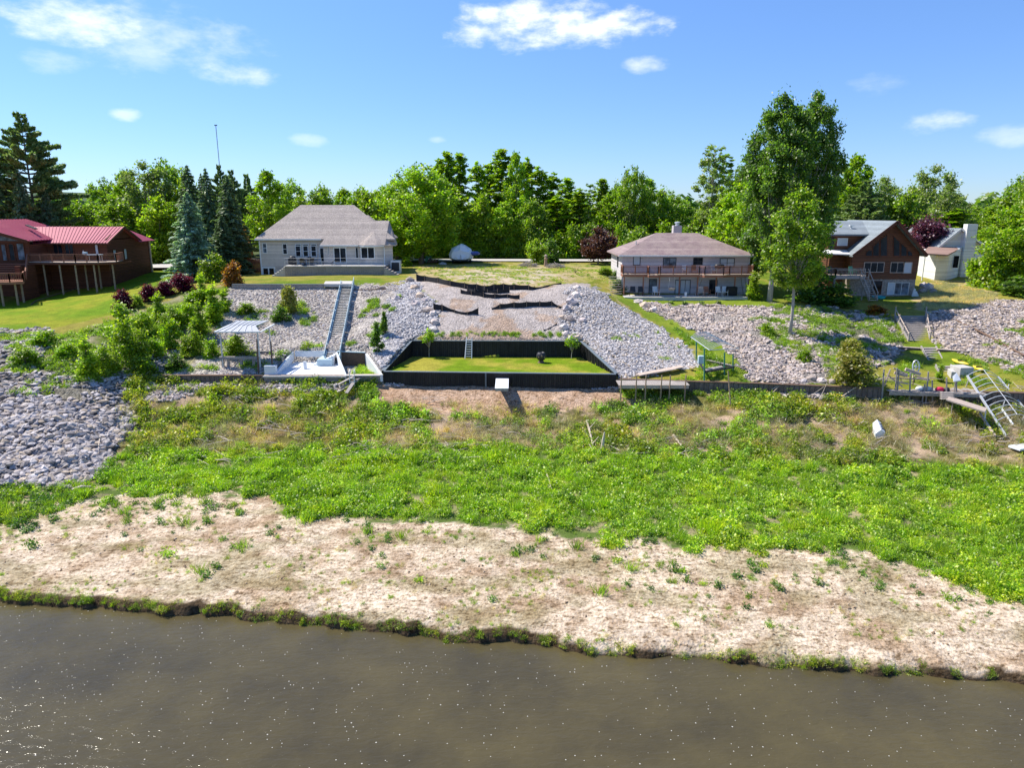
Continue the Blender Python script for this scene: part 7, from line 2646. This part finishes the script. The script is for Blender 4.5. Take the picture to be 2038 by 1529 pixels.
for key, px_, base, top_, wd, lab, nm in SH:
    if nm == 'skip':
        continue
    on_ground(key, px_, base, top_, wd, lab, nm, 'bush' if 'bush' in nm else ('plant' if nm == 'hosta' else 'shrub'), {'barberry_bush': 'dark red barberries along the lawn', 'hosta': 'hostas under the deck'}.get(nm))
for i, px_ in enumerate((1334, 1362, 1396, 1430)):
    on_ground('hosta', px_, 606, 598, 15, 'pale lawn-edge plant above the right stone bank, %s from the left' % ordinal(i + 1), 'border_plant', 'plant', 'pale plants along the lawn edge')
# ------------------------------------------------------------------ stones, weeds, debris


def sample(n, x0, x1, y0, y1, test, rg):
    x = rg.uniform(x0, x1, n)
    y = rg.uniform(y0, y1, n)
    z = zt(x, y, True)
    px, py = proj(x, y, z)
    k = test(px, py, x, y)
    return x[k], y[k], z[k], px[k], py[k]


ico = None
ph = (1 + 5 ** .5) / 2
IV = np.array([(-1, ph, 0), (1, ph, 0), (-1, -ph, 0), (1, -ph, 0), (0, -1, ph), (0, 1, ph), (0, -1, -ph), (0, 1, -ph), (ph, 0, -1), (ph, 0, 1), (-ph, 0, -1), (-ph, 0, 1)]) / sqrt(1 + ph * ph)
IF = np.array([(0, 11, 5), (0, 5, 1), (0, 1, 7), (0, 7, 10), (0, 10, 11), (1, 5, 9), (5, 11, 4), (11, 10, 2), (10, 7, 6), (7, 1, 8), (3, 9, 4), (3, 4, 2), (3, 2, 6), (3, 6, 8), (3, 8, 9), (4, 9, 5), (2, 4, 11), (6, 2, 10), (8, 6, 7), (9, 8, 1)])


def stones(name, label, x, y, z, s0, s1, cols, rg, flat=.6, sink=.2, pw=1.8):
    n = len(x)
    s = (s0 + (s1 - s0) * rg.random(n) ** pw) * .5
    V = IV[None] * (1 + .28 * rg.normal(size=(n, 12, 1)).clip(-1.4, 1.4))
    sc = np.stack([rg.uniform(.75, 1.45, n), rg.uniform(.7, 1.1, n), rg.uniform(flat * .7, flat * 1.25, n)], 1)
    V = V * sc[:, None]
    # random tilt and spin
    a, b = rg.uniform(0, 2 * pi, n), rg.normal(size=n) * .35
    ca, sa, cb, sb = np.cos(a), np.sin(a), np.cos(b), np.sin(b)
    X, Y, Z = V[..., 0], V[..., 1], V[..., 2]
    Y, Z = Y * cb[:, None] - Z * sb[:, None], Y * sb[:, None] + Z * cb[:, None]
    X, Y = X * ca[:, None] - Y * sa[:, None], X * sa[:, None] + Y * ca[:, None]
    V = np.stack([X, Y, Z], -1) * s[:, None, None] + np.stack([x, y, z + s * sink], 1)[:, None]
    Fq = (IF[None] + (np.arange(n) * 12)[:, None, None]).reshape(-1, 3)
    cc_ = np.repeat(pal(n, rg, cols, .2), 20, 0)
    o = mesh_np(name, V.reshape(-1, 3), Fq, STONE, cols=cc_)
    tag(o, label, 'stones', kind='stuff')
    return o


STONE = new_mat('broken_stone')
o_ = N(STONE, 'ShaderNodeOutputMaterial')
p_ = N(STONE, 'ShaderNodeBsdfPrincipled', Roughness=0.9)
p_.inputs['Specular IOR Level'].default_value = 0.2
at = N(STONE, 'ShaderNodeAttribute', attribute_name='col')
tcs = N(STONE, 'ShaderNodeTexCoord')
ns = N(STONE, 'ShaderNodeTexNoise', Scale=9.0, Detail=5.0)
L(STONE, tcs.outputs['Object'], ns.inputs[0])
L(STONE, mix(STONE, 1.0, mix(STONE, 1.0, at.outputs['Color'], (.96, .91, .86), 'MULTIPLY'), ramp(STONE, ns.outputs[0], [(0.3, .7), (.7, 1.25)]), 'MULTIPLY'), p_.inputs['Base Color'])
L(STONE, p_.outputs[0], o_.inputs[0])

GREY = [(.40, .385, .39), (.46, .40, .33), (.24, .22, .21), (.50, .48, .49), (.30, .29, .30), (.44, .40, .38), (.56, .54, .55), (.36, .35, .38)]
PALE = [(.55, .55, .57), (.63, .63, .65), (.45, .45, .47), (.52, .50, .50), (.40, .40, .43)]
WARM = [(.48, .42, .39), (.50, .41, .33), (.30, .26, .24), (.56, .51, .48), (.38, .33, .30), (.52, .46, .45), (.42, .39, .40), (.60, .55, .52)]
rg = np.random.default_rng(5)


def inz(*ks):
    return lambda px, py, x, y: np.any([inpoly(px + (fbm(x, y, 1.3, 2) - .5) * 40, py + (fbm(x, y, 1.3, 4) - .5) * 22, ROCKS[k]) for k in ks], 0) & ~inpoly(x, y, ENCg) & ~inpoly(x, y, PATg) & ~inpoly(x, y, PITg) & (np.abs(y - Wf(x)) > .25)


x, y, z, _, _ = sample(26000, -56, -20, 42, 62, inz('left_heap'), rg)
stones('riprap', 'large heap of broken grey stones at the left shore', x, y, z, .24, .72, GREY, rg, .55)
x, y, z, _, _ = sample(16000, -60, -20, 52, 76, inz('left_bank'), rg)
k = fbm(x, y, 4, 77) < .58
stones('riprap', 'grey flat stones on the bank below the left lawn', x[k], y[k], z[k], .22, .6, GREY, rg, .45)
x, y, z, _, _ = sample(30000, -42, -12, 59, 86, inz('bluff'), rg)
k = fbm(x, y, 3, 78) < .57
stones('crushed_stone', 'small pale stones on the bluff under the cream house', x[k], y[k], z[k], .06, .24, PALE + WARM, rg, .6)
x, y, z, _, _ = sample(34000, -20, -6, 59, 86, inz('pile_left'), rg)
stones('crushed_stone', 'pile of pale grey stones left of the gravel slope', x, y, z, .12, .34, PALE, rg, .65)
x, y, z, _, _ = sample(42000, 4, 24, 58, 86, inz('pile_right'), rg)
stones('crushed_stone', 'pile of pale grey stones right of the gravel slope', x, y, z, .12, .32, PALE + GREY[:2], rg, .65)
x, y, z, _, _ = sample(34000, 12, 40, 57, 86, inz('bank_right'), rg)
k = fbm(x, y, 3, 79) < .66
stones('riprap', 'warm grey stones on the bank below the ranch house', x[k], y[k], z[k], .15, .40, WARM, rg, .62)
x, y, z, _, _ = sample(26000, 40, 78, 57, 92, inz('bank_far'), rg)
stones('riprap', 'warm grey stones on the bank at the right edge', x, y, z, .14, .40, WARM, rg, .62)
x, y, z, _, _ = sample(14000, 28, 50, 57, 86, inz('bank_shade'), rg)
k = fbm(x, y, 2.5, 80) < .52
stones('riprap', 'shaded stones under the giant maples', x[k], y[k], z[k], .2, .48, WARM, rg, .6)
# stones below the sea wall, at wall corners, on the gravel
BELOW = [[(300, 765), (700, 765), (690, 778), (560, 782), (420, 775), (300, 778)], [(755, 756), (800, 760), (810, 768), (770, 772)], [(1172, 762), (1228, 762), (1232, 778), (1175, 776)],
         [(1540, 776), (1700, 782), (1690, 796), (1560, 790)], [(800, 780), (600, 790), (640, 800), (800, 800)][:0] or [(300, 778), (420, 778), (330, 800), (270, 800)]]
x, y, z, _, _ = sample(60000, -36, 34, 50, 62, lambda px, py, x, y: np.any([inpoly(px, py, p) for p in BELOW], 0) & (y < Wf(x) - .1), rg)
stones('riprap', 'loose stones along the foot of the sea walls', x, y, z, .15, .42, GREY + WARM, rg, .62)
x, y, z, _, _ = sample(9000, -14, 12, 67, 88, lambda px, py, x, y: inpoly(px, py, GRAVEL) & ~inpoly(x, y, ENCg), rg)
stones('gravel', 'scattered gravel on the middle slope', x, y, z, .03, .09, WARM + PALE, rg, .6)
x, y, z, _, _ = sample(9000, -45, 45, 26, 50, lambda px, py, x, y: (py > 985) & (y > Bf(x) + .4), rg)
k = fbm(x, y, 1.5, 81) > .55
stones('mud_clods', 'small clods and pebbles on the drained mud flat', x[k], y[k], z[k], .04, .16, [(.36, .27, .18), (.5, .42, .33), (.25, .19, .13)], rg, .6)

# individual boulders
BOULD = [(816, 562, 15), (826, 575, 14), (836, 592, 15), (828, 608, 15), (846, 600, 11), (850, 622, 16), (862, 628, 13), (865, 646, 15), (790, 598, 14), (760, 575, 10), (864, 660, 13),
         (1148, 576, 14), (1146, 592, 16), (1160, 590, 10), (1138, 606, 18), (1128, 618, 16), (1134, 640, 15), (1118, 634, 10), (1122, 656, 15), (1126, 668, 14), (1160, 640, 12), (1136, 678, 12), (1152, 684, 12),
         (1270, 604, 14), (1284, 612, 18), (1300, 620, 14), (1278, 610, 9), (1352, 640, 12), (1372, 656, 12), (1615, 760, 20), (1635, 762, 18), (1600, 762, 13), (1655, 764, 14),
         (1838, 572, 14), (1846, 578, 20), (1836, 584, 14), (1858, 584, 12), (5, 668, 16), (100, 664, 14), (1860, 500, 0)]
BOULD = [b for b in BOULD if b[2]]


def bmark(px, py):
    if px < 300:
        return 'on the top edge of the left stone bank'
    if px < 900:
        return 'along the left side of the gravel slope'
    if px < 1200:
        return 'along the right side of the gravel slope'
    if px < 1500:
        return 'at the upper edge of the ranch house stone bank'
    if px < 1700:
        return 'at the foot of the right bank by the sea wall'
    return 'in the rock group right of the log house'


bg_ = defaultdict(list)
for b in BOULD:
    bg_[bmark(b[0], b[1])].append(b)
rr_ = np.random.default_rng(44)
for mk, bs in bg_.items():
    bs.sort(key=lambda b: b[1])
    for i, (px, py, s) in enumerate(bs):
        p = Gp(px, py)
        sz = 1.15 * s / F_PX * p[1]
        V = IV.copy()
        # one subdivision for a rounder, still faceted boulder
        vs = [tuple(v) for v in V]
        fs, cache = [], {}

        def midp(a, b):
            k = (min(a, b), max(a, b))
            if k not in cache:
                m_ = (np.array(vs[a]) + np.array(vs[b])) / 2
                vs.append(tuple(m_ / np.linalg.norm(m_)))
                cache[k] = len(vs) - 1
            return cache[k]
        for a, b, c in IF:
            ab, bc, ca = midp(a, b), midp(b, c), midp(c, a)
            fs += [(a, ab, ca), (b, bc, ab), (c, ca, bc), (ab, bc, ca)]
        V = np.array(vs) * (1 + .13 * rr_.normal(size=(len(vs), 1))) * np.array([rr_.uniform(.9, 1.2), .85, rr_.uniform(.6, .85)]) * sz / 2
        V += np.array(p) + np.array([0, 0, sz * .18])
        tint_ = WARM[int(rr_.integers(0, 8))]
        o = mesh_np('boulder', V, np.array(fs), STONE, cols=np.tile(np.array(tint_) * 1.3, (len(fs), 1)))
        wd = ['highest', 'second highest', 'third highest', 'fourth highest', 'fifth highest', 'sixth highest', 'seventh highest', 'eighth highest', 'ninth highest', 'tenth highest', 'eleventh highest', 'twelfth highest', 'thirteenth highest']
        tone_ = 'reddish' if tint_ == WARM[2] else 'pale'
        tag(o, '%s boulder, %s %s' % (tone_, wd[i], mk), 'boulder', 'boulders ' + mk)

# ------------------------------------------------------------------ weeds (uncountable ground cover) scattered with geometry nodes


def clump(seed, n, r, h, ls, cols, up=.3, blades=False):
    rg_ = np.random.default_rng(seed)
    if blades:
        c0 = rg_.normal(size=(n, 3)) * r * .5
        c0[:, 2] = 0
        tip = c0 + rg_.normal(size=(n, 3)) * r * .5
        tip[:, 2] = h * rg_.uniform(.5, 1.1, n)
        s = unit(n, rg_)
        s[:, 2] = 0
        s *= ls
        V = np.stack([c0 - s, c0 + s, tip + s * .2, tip - s * .2], 1).reshape(-1, 3)
        Fq = np.arange(4 * n).reshape(n, 4)
    else:
        d = unit(n, rg_)
        d[:, 2] = np.abs(d[:, 2])
        c = d * np.array([r, r, h]) * (rg_.random((n, 1)) ** .45) * (1 + .3 * np.sin(d[:, :1] * 7 + seed))
        V, Fq = leaf_quads(c, ls * rg_.uniform(.6, 1.3, n), rg_, up, .55)
    o = mesh_np('weed_clump', V, Fq, WEED, cols=pal(n, rg_, cols, .25), link=False)
    return o


def gn_scatter(name, label, protos, x, y, z, s, cat='weeds', rg=rg, tilt=.15):
    """one stuff object: points that carry a rotation and scale, instanced from a few clump meshes"""
    me = bpy.data.meshes.new(name)
    n = len(x)
    me.vertices.add(n)
    me.vertices.foreach_set('co', np.stack([x, y, z], 1).astype(np.float32).ravel())
    a = me.attributes.new('sc', 'FLOAT', 'POINT')
    a.data.foreach_set('value', np.asarray(s, np.float32))
    a = me.attributes.new('rot', 'FLOAT_VECTOR', 'POINT')
    rr = np.stack([rg.normal(size=n) * tilt, rg.normal(size=n) * tilt, rg.uniform(0, 2 * pi, n)], 1).astype(np.float32)
    a.data.foreach_set('vector', rr.ravel())
    a = me.attributes.new('pick', 'INT', 'POINT')
    a.data.foreach_set('value', rg.integers(0, len(protos), n).astype(np.int32))
    o = bpy.data.objects.new(name, me)
    C.objects.link(o)
    tag(o, label, cat, kind='stuff')
    ng = bpy.data.node_groups.new(name, 'GeometryNodeTree')
    ng.interface.new_socket('Geometry', in_out='INPUT', socket_type='NodeSocketGeometry')
    ng.interface.new_socket('Geometry', in_out='OUTPUT', socket_type='NodeSocketGeometry')
    gi, go = ng.nodes.new('NodeGroupInput'), ng.nodes.new('NodeGroupOutput')
    join = ng.nodes.new('GeometryNodeJoinGeometry')

    def attr(nm, ty):
        q = ng.nodes.new('GeometryNodeInputNamedAttribute')
        q.data_type = ty
        q.inputs['Name'].default_value = nm
        return q.outputs['Attribute']
    sc_, ro_, pk = attr('sc', 'FLOAT'), attr('rot', 'FLOAT_VECTOR'), attr('pick', 'INT')
    for i, p in enumerate(protos):
        cmpn = ng.nodes.new('FunctionNodeCompare')
        cmpn.data_type = 'INT'
        cmpn.operation = 'EQUAL'
        ng.links.new(pk, cmpn.inputs[2])
        cmpn.inputs[3].default_value = i
        oi = ng.nodes.new('GeometryNodeObjectInfo')
        oi.inputs['Object'].default_value = p
        oi.transform_space = 'ORIGINAL'
        iop = ng.nodes.new('GeometryNodeInstanceOnPoints')
        ng.links.new(gi.outputs[0], iop.inputs['Points'])
        ng.links.new(cmpn.outputs[0], iop.inputs['Selection'])
        ng.links.new(oi.outputs['Geometry'], iop.inputs['Instance'])
        ng.links.new(ro_, iop.inputs['Rotation'])
        ng.links.new(sc_, iop.inputs['Scale'])
        ng.links.new(iop.outputs[0], join.inputs[0])
    ng.links.new(join.outputs[0], go.inputs[0])
    md = o.modifiers.new('scatter', 'NODES')
    md.node_group = ng
    return o


WB = [(0.30, 0.46, 0.025), (0.38, 0.50, 0.03), (0.19, 0.34, 0.025), (0.46, 0.54, 0.04), (0.12, 0.23, 0.025)]
WY_ = [(0.30, 0.38, 0.03), (0.36, 0.40, 0.04), (0.22, 0.32, 0.03), (0.38, 0.33, 0.09), (0.14, 0.24, 0.03)]
WD = [(0.11, 0.21, 0.05), (0.15, 0.26, 0.06), (0.08, 0.15, 0.03)]
WG = [(0.22, 0.34, 0.04), (0.30, 0.40, 0.05), (0.16, 0.26, 0.03)]
WS = [(0.50, 0.42, 0.34), (0.40, 0.33, 0.26), (0.60, 0.52, 0.44)]
pb = [clump(100 + i, 150, .42, .30 + .07 * i, .058, WB) for i in range(4)] + [clump(130 + i, 110, .34, .42, .06, WB[:3] + WG[:1]) for i in range(2)] + [clump(140, 110, .34, .5, .02, WB + WG, blades=True)]
py_ = [clump(200 + i, 130, .42, .5, .07, [tuple(c * (.75 + .22 * i) for c in q) for q in (WY_ if i % 2 else WG)]) for i in range(5)]
pg_ = [clump(250 + i, 120, .42, .42, .07, WG) for i in range(3)]
pd_ = [clump(300 + i, 70, .30, .32, .065, WD) for i in range(3)]
pgr = [clump(400 + i, 60, .28, .45, .018, WG + WY_[:1], blades=True) for i in range(3)]
pdry = [clump(450 + i, 50, .35, .45, .014, WS, blades=True) for i in range(2)]

in_belt = lambda px, py, x, y: (py > np.interp(px, [p[0] for p in GB], [p[1] for p in GB]) + 4 + (fbm(x, y, 1.5, 91) - .5) * 40) & (py + (fbm(x, y, 2.2, 92, 4) - .5) * 95 < np.interp(px, [p[0] for p in SB], [p[1] for p in SB]) - 4) & (y < Wf(x))
x, y, z, px, py = sample(34000, -42, 46, 30, 56, in_belt, rg)
k = (px > 150) & ~inpoly(px, py, ROCKS['left_heap']) & (fbm(x, y, 0.9, 126, 3) > .33)
gn_scatter('weed_belt', 'dense belt of bright green weeds across the drained river bed', pb, x[k], y[k], z[k] - .03, (.45 + .85 * rg.random(k.sum()) ** 2) * (.35 + 1.35 * fbm(x[k], y[k], 1.4, 66, 3)))
in_scrub = lambda px, py, x, y: (py < np.interp(px, [p[0] for p in GB], [p[1] for p in GB]) + 8) & (y < Wf(x) - .3) & ~inpoly(px, py, [(1722, 852), (1780, 850), (1784, 900), (1722, 900)]) & (fbm(x, y, 1.9, 93, 4) > .46) & (px > 255) & ~inpoly(px, py, [(740, 757), (1232, 762), (1232, 792), (1060, 800), (1000, 816), (850, 806), (765, 790)]) & ~inpoly(px, py, [(738, 757), (1236, 760), (1242, 802), (1180, 810), (1060, 822), (1000, 832), (850, 824), (760, 804)])
x, y, z, px, py = sample(17000, -40, 48, 46, 62, in_scrub, rg)
k = ~np.any([inpoly(px, py, p) for p in BELOW], 0) | (rg.random(len(x)) < .15)
deadband = (py > 824) & (py < 896) & (fbm(x, y, 2.6, 124, 4) > .46)
k &= ~deadband | (rg.random(len(x)) < .16)
yel = fbm(x, y, 6.0, 125, 3) + (px < 760) * .12 - (px > 1230) * (px < 1500) * .15 > .5
pyl = [clump(220 + i, 130, .42, .48, .07, [(.32, .38, .03), (.26, .34, .03), (.38, .40, .05), (.16, .23, .03)]) for i in range(3)] + [clump(226, 120, .4, .4, .06, [(.34, .30, .06), (.28, .29, .05), (.20, .24, .04)])]
sz_ = (.55 + .95 * rg.random(len(x)) ** 1.5) * (.5 + 1.1 * fbm(x, y, 1.3, 67, 3))
kk_ = k & yel
gn_scatter('scrub', 'yellow-green low scrub on the slope below the sea walls', pyl + py_[:1], x[kk_], y[kk_], z[kk_] - .05, sz_[kk_])
kk_ = k & ~yel
gn_scatter('scrub', 'darker green bushy scrub on the slope below the sea walls', py_ + pg_, x[kk_], y[kk_], z[kk_] - .05, sz_[kk_])
# dry straw between
x, y, z, px, py = sample(2600, -40, 48, 46, 62, lambda px, py, x, y: (py < np.interp(px, [p[0] for p in GB], [p[1] for p in GB]) + 12) & (py > 800) & (px > 240) & (y < Wf(x) - .3), rg)
gn_scatter('dry_straw', 'dry straw and dead stalks among the scrub', pdry, x, y, z, .5 + .9 * rg.random(len(x)), tilt=.5)
# tufts on the flat: gather towards the belt, thin out to the river
def tuft(px, py, x, y):
    sb = np.interp(px, [p[0] for p in SB], [p[1] for p in SB])
    d = (py - sb)
    pr = np.clip(.55 * np.exp(-np.maximum(d, 0) / 55), 0, 1) * (1 + .8 * (px < 600)) + .015
    return (d > -25) & (y > Bf(x) + .8) & (rg.random(len(px)) < pr * (fbm(x, y, 2.5, 94) > .45))
x, y, z, px, py = sample(11000, -50, 48, 27, 52, tuft, rg)
gn_scatter('weed_tufts', 'scattered dark green weed tufts on the mud flat', pd_ + pd_ + pb[:1] + pgr[:1], x, y, z - .02, .35 + 1.0 * rg.random(len(x)) ** 2)
# thin stubble on the flat
x, y, z, px, py = sample(9000, -48, 48, 27, 45, lambda px, py, x, y: (py > 1000) & (fbm(x, y, 1.6, 95, 4) > .52) & (y > Bf(x) + .5), rg)
gn_scatter('stubble', 'short olive stubble on the mud flat', pgr + pdry, x, y, z - .02, .18 + .28 * rg.random(len(x)), tilt=.4)
# fringe along the river edge
x = rg.uniform(-48, 48, 5200)
off = np.abs(rg.normal(size=len(x))) * .2
y = Bf(x) + .02 + off
k = (fbm(x, x * 0, 0.9, 96, 4) > .40) & (y < Bf(x) + .9)
x, y = x[k], y[k]
z = zt(x, y, True)
gn_scatter('bank_fringe', 'grassy fringe hanging over the eroded river edge', pgr + pgr + py_[:1] + pyl[:3] + pdry[:1], x, y, z - .1, .14 + .34 * rg.random(len(x)) ** 2, tilt=.4)
# left shore dark weeds
x, y, z, px, py = sample(3800, -56, -24, 34, 46, lambda px, py, x, y: inpoly(px, py, [(-400, 965), (0, 968), (140, 968), (190, 985), (130, 1015), (60, 1035), (0, 1048), (-400, 1060)]), rg)
gn_scatter('shore_weeds', 'dark green weeds at the foot of the left stone heap', pd_ + pg_[:1] + pgr[:1], x, y, z - .03, .6 + .7 * rg.random(len(x)))
# weeds on the banks
WP = {'hill': ([(225, 640), (345, 598), (400, 582), (455, 578), (440, 640), (440, 735), (330, 745), (260, 750), (150, 760), (60, 720), (120, 670)], .42, 9000),
      'lower left': ([(-200, 655), (60, 665), (280, 740), (270, 812), (130, 800), (0, 782), (-200, 775)], .54, 8000),
      'bluff': ([(520, 620), (600, 600), (650, 640), (650, 720), (520, 740), (440, 730), (460, 650)], .51, 7000)}
for nm, (pl, th, n) in WP.items():
    x, y, z, px, py = sample(n, -58, -12, 50, 84, lambda px, py, x, y: inpoly(px, py, pl) & (fbm(x, y, 2.6, 97, 4) > th) & ~inpoly(x, y, PATg), rg)
    lab = {'hill': 'mixed weeds on the planted slope below the barberries', 'lower left': 'green weeds between the left bank stones', 'bluff': 'green weeds on the pale bluff beside the long stair'}[nm]
    gn_scatter('bank_weeds', lab, py_[:3] + pg_ + pb[:2], x, y, z - .04, .5 + .8 * rg.random(len(x)))
x, y, z, px, py = sample(9000, -16, -5, 60, 84, lambda px, py, x, y: inpoly(px, py, [(690, 580), (800, 570), (790, 640), (760, 700), (690, 700)]) & (fbm(x, y, 1.6, 98) > .66), rg)
gn_scatter('bank_weeds', 'few weeds on the stones right of the long stair', pg_, x, y, z, .4 + .5 * rg.random(len(x)))
x, y, z, px, py = sample(16000, 8, 62, 57, 88, lambda px, py, x, y: (inpoly(px, py, [(1330, 640), (1400, 690), (1490, 764), (1330, 762), (1395, 728), (1370, 695)]) & (fbm(x, y, 1.4, 99) > .38)) |
                         (inpoly(px, py, [(1200, 650), (1290, 650), (1370, 700), (1330, 720), (1230, 700)]) & (fbm(x, y, 1.6, 99) > .66)) |
                         (inpoly(px, py, ROCKS['bank_shade']) & (fbm(x, y, 1.6, 99) > .50)) | (inpoly(px, py, [(1480, 630), (1560, 640), (1620, 700), (1560, 710)]) & (fbm(x, y, 1.6, 99) > .58)) |
                         (inpoly(px, py, [(1780, 715), (2060, 715), (2060, 780), (1800, 765)]) & (fbm(x, y, 1.6, 99) > .5)) | (inpoly(px, py, [(1930, 640), (2060, 640), (2060, 700), (1960, 690)]) & (fbm(x, y, 1.6, 99) > .66)), rg)
k = ~((px > 1830) & (px < 1905) & (py < 765))
gn_scatter('bank_weeds', 'weeds and rough grass on the right banks', pg_ + pb[:2] + py_[:1] + pgr, x[k], y[k], z[k] - .03, .4 + .6 * rg.random(k.sum()))
x, y, z, px, py = sample(9000, 36, 60, 80, 100, lambda px, py, x, y: inpoly(px, py, [(1830, 575), (1870, 562), (1930, 562), (1990, 580), (1975, 600), (1900, 622), (1840, 625)]), rg)
gn_scatter('dry_grass', 'tall straw-coloured grass right of the log house', pdry, x, y, z, .35 + .5 * rg.random(len(x)))
x, y, z, px, py = sample(16000, -16, 20, 82, 112, lambda px, py, x, y: inpoly(px, py, [(820, 530), (1180, 528), (1215, 545), (1240, 590), (1180, 560), (1060, 574), (960, 574), (870, 560)]) & (fbm(x, y, 2, 88) > .5), rg)
gn_scatter('dry_grass', 'patchy dry grass on the empty lot', pdry + pgr, x, y, z - .03, .18 + .3 * rg.random(len(x)))
# pit bed, and top edge of the black wall
x = rg.uniform(Q_[0].x, Q_[1].x, 260)
y = rg.uniform(Q_[0].y, Q_[2].y, 260)
k = inpoly(x, y, grow(PIT, -.25))
gn_scatter('bed_weeds', 'bright weeds filling the small sunken bed', pb, x[k], y[k], np.full(k.sum(), 4.12), .5 + .4 * rg.random(k.sum()))
x = rg.uniform(e0[3].x + .6, e0[2].x - .3, 150)
x = x[(fbm(x, x * 0, 1.5, 55) > .42)]
y = e0[3].y + .5 + rg.random(len(x)) * .8
gn_scatter('wall_weeds', 'thin line of weeds along the top of the tall black wall', pg_ + pgr, x, y, zt(x, y), .35 + .35 * rg.random(len(x)))

x, y, z, px, py = sample(7000, -38, 48, 47, 58, lambda px, py, x, y: (py > 812) & (py < 895) & (px > 300) & (fbm(x, y, 2.6, 124, 4) > .45), rg)
pbr = [clump(480 + i, 46, .8, .5, .014, [(.42, .31, .28), (.25, .17, .14), (.60, .52, .50)], blades=True) for i in range(3)]
gn_scatter('dead_brush', 'grey-brown dead brush fanned through the scrub', pbr, x, y, z, .35 + .6 * rg.random(len(x)), tilt=.9)
# dead sticks and driftwood strewn over the scrub
m = MB()
for i in range(900):
    px, py = rnd.uniform(260, 2030), rnd.uniform(806, 905)
    if fbm(np.array([px / 40.]), np.array([py / 20.]), 3, 7)[0] < .48:
        continue
    x, y, _z = U(px, py, 1.6)
    y = min(max(y, 46), 58)
    z = gz(x, y)
    a, ln = rnd.uniform(-.9, .9) + (pi / 2 if rnd.random() < .2 else 0), rnd.uniform(.5, 2.2)
    q0 = (x, y, z + rnd.uniform(.05, .35))
    q1 = (x + ln * cos(a), y + ln * sin(a) * .7, gz(x + ln * cos(a), y + ln * sin(a) * .7) + rnd.uniform(.05, .4))
    qm = ((q0[0] + q1[0]) / 2 + rnd.uniform(-.1, .1), (q0[1] + q1[1]) / 2, (q0[2] + q1[2]) / 2 + rnd.uniform(-.05, .15))
    r_ = rnd.uniform(.018, .05)
    m.path([q0, qm, q1], [r_, r_ * .8, r_ * .4], 4)
o = m.build('dead_sticks', surf('dead_wood', (.50, .42, .34), var=.3, scale=3, bump=.3))
tag(o, 'pale dead sticks strewn through the scrub', 'sticks', kind='stuff')
LOGS = [((1168, 842), (1182, 900), .1, 'bleached forked snag leaning in the scrub below the right dock'), ((1198, 898), (1206, 862), .13, 'grey upright stump at the top of the green belt'), ((1084, 938), (1098, 978), .06, 'long pale stick lying in the green belt'),
        ((985, 902), (1012, 918), .05, 'pale branch at the upper edge of the green belt'), ((200, 872), (196, 912), .07, 'leaning bare stick at the foot of the left stone heap'), ((145, 982), (182, 974), .16, 'short driftwood log below the left stone heap'),
        ((470, 855), (590, 866), .06, 'long thin dead branch in the scrub on the left'), ((1340, 870), (1372, 920), .08, 'fallen branch in the scrub right of centre'), ((262, 765), (290, 752), .07, 'white dead branch at the left end of the sea wall')]
for a, b, r_, lab in LOGS:
    p, q = Vector(Gp(*a, .12)), Vector(Gp(*b, .12))
    if 'upright' in lab:
        q = p + Vector((.15, 0, 1.3))
    m = MB().path([p, p.lerp(q, .5) + Vector((0, 0, .12)), q], [r_, r_ * .8, r_ * .4], 6)
    if 'snag' in lab or 'white dead' in lab or 'long thin' in lab:
        for t, s_ in ((.3, 1), (.6, -1), (.8, 1)):
            c_ = p.lerp(q, t)
            m.path([c_, c_ + Vector((.5 * s_, .3, .5))], [r_ * .5, r_ * .2], 4)
    o = m.build('dead_branch', MATS['dead_wood'])
    tag(o, lab, 'branch')
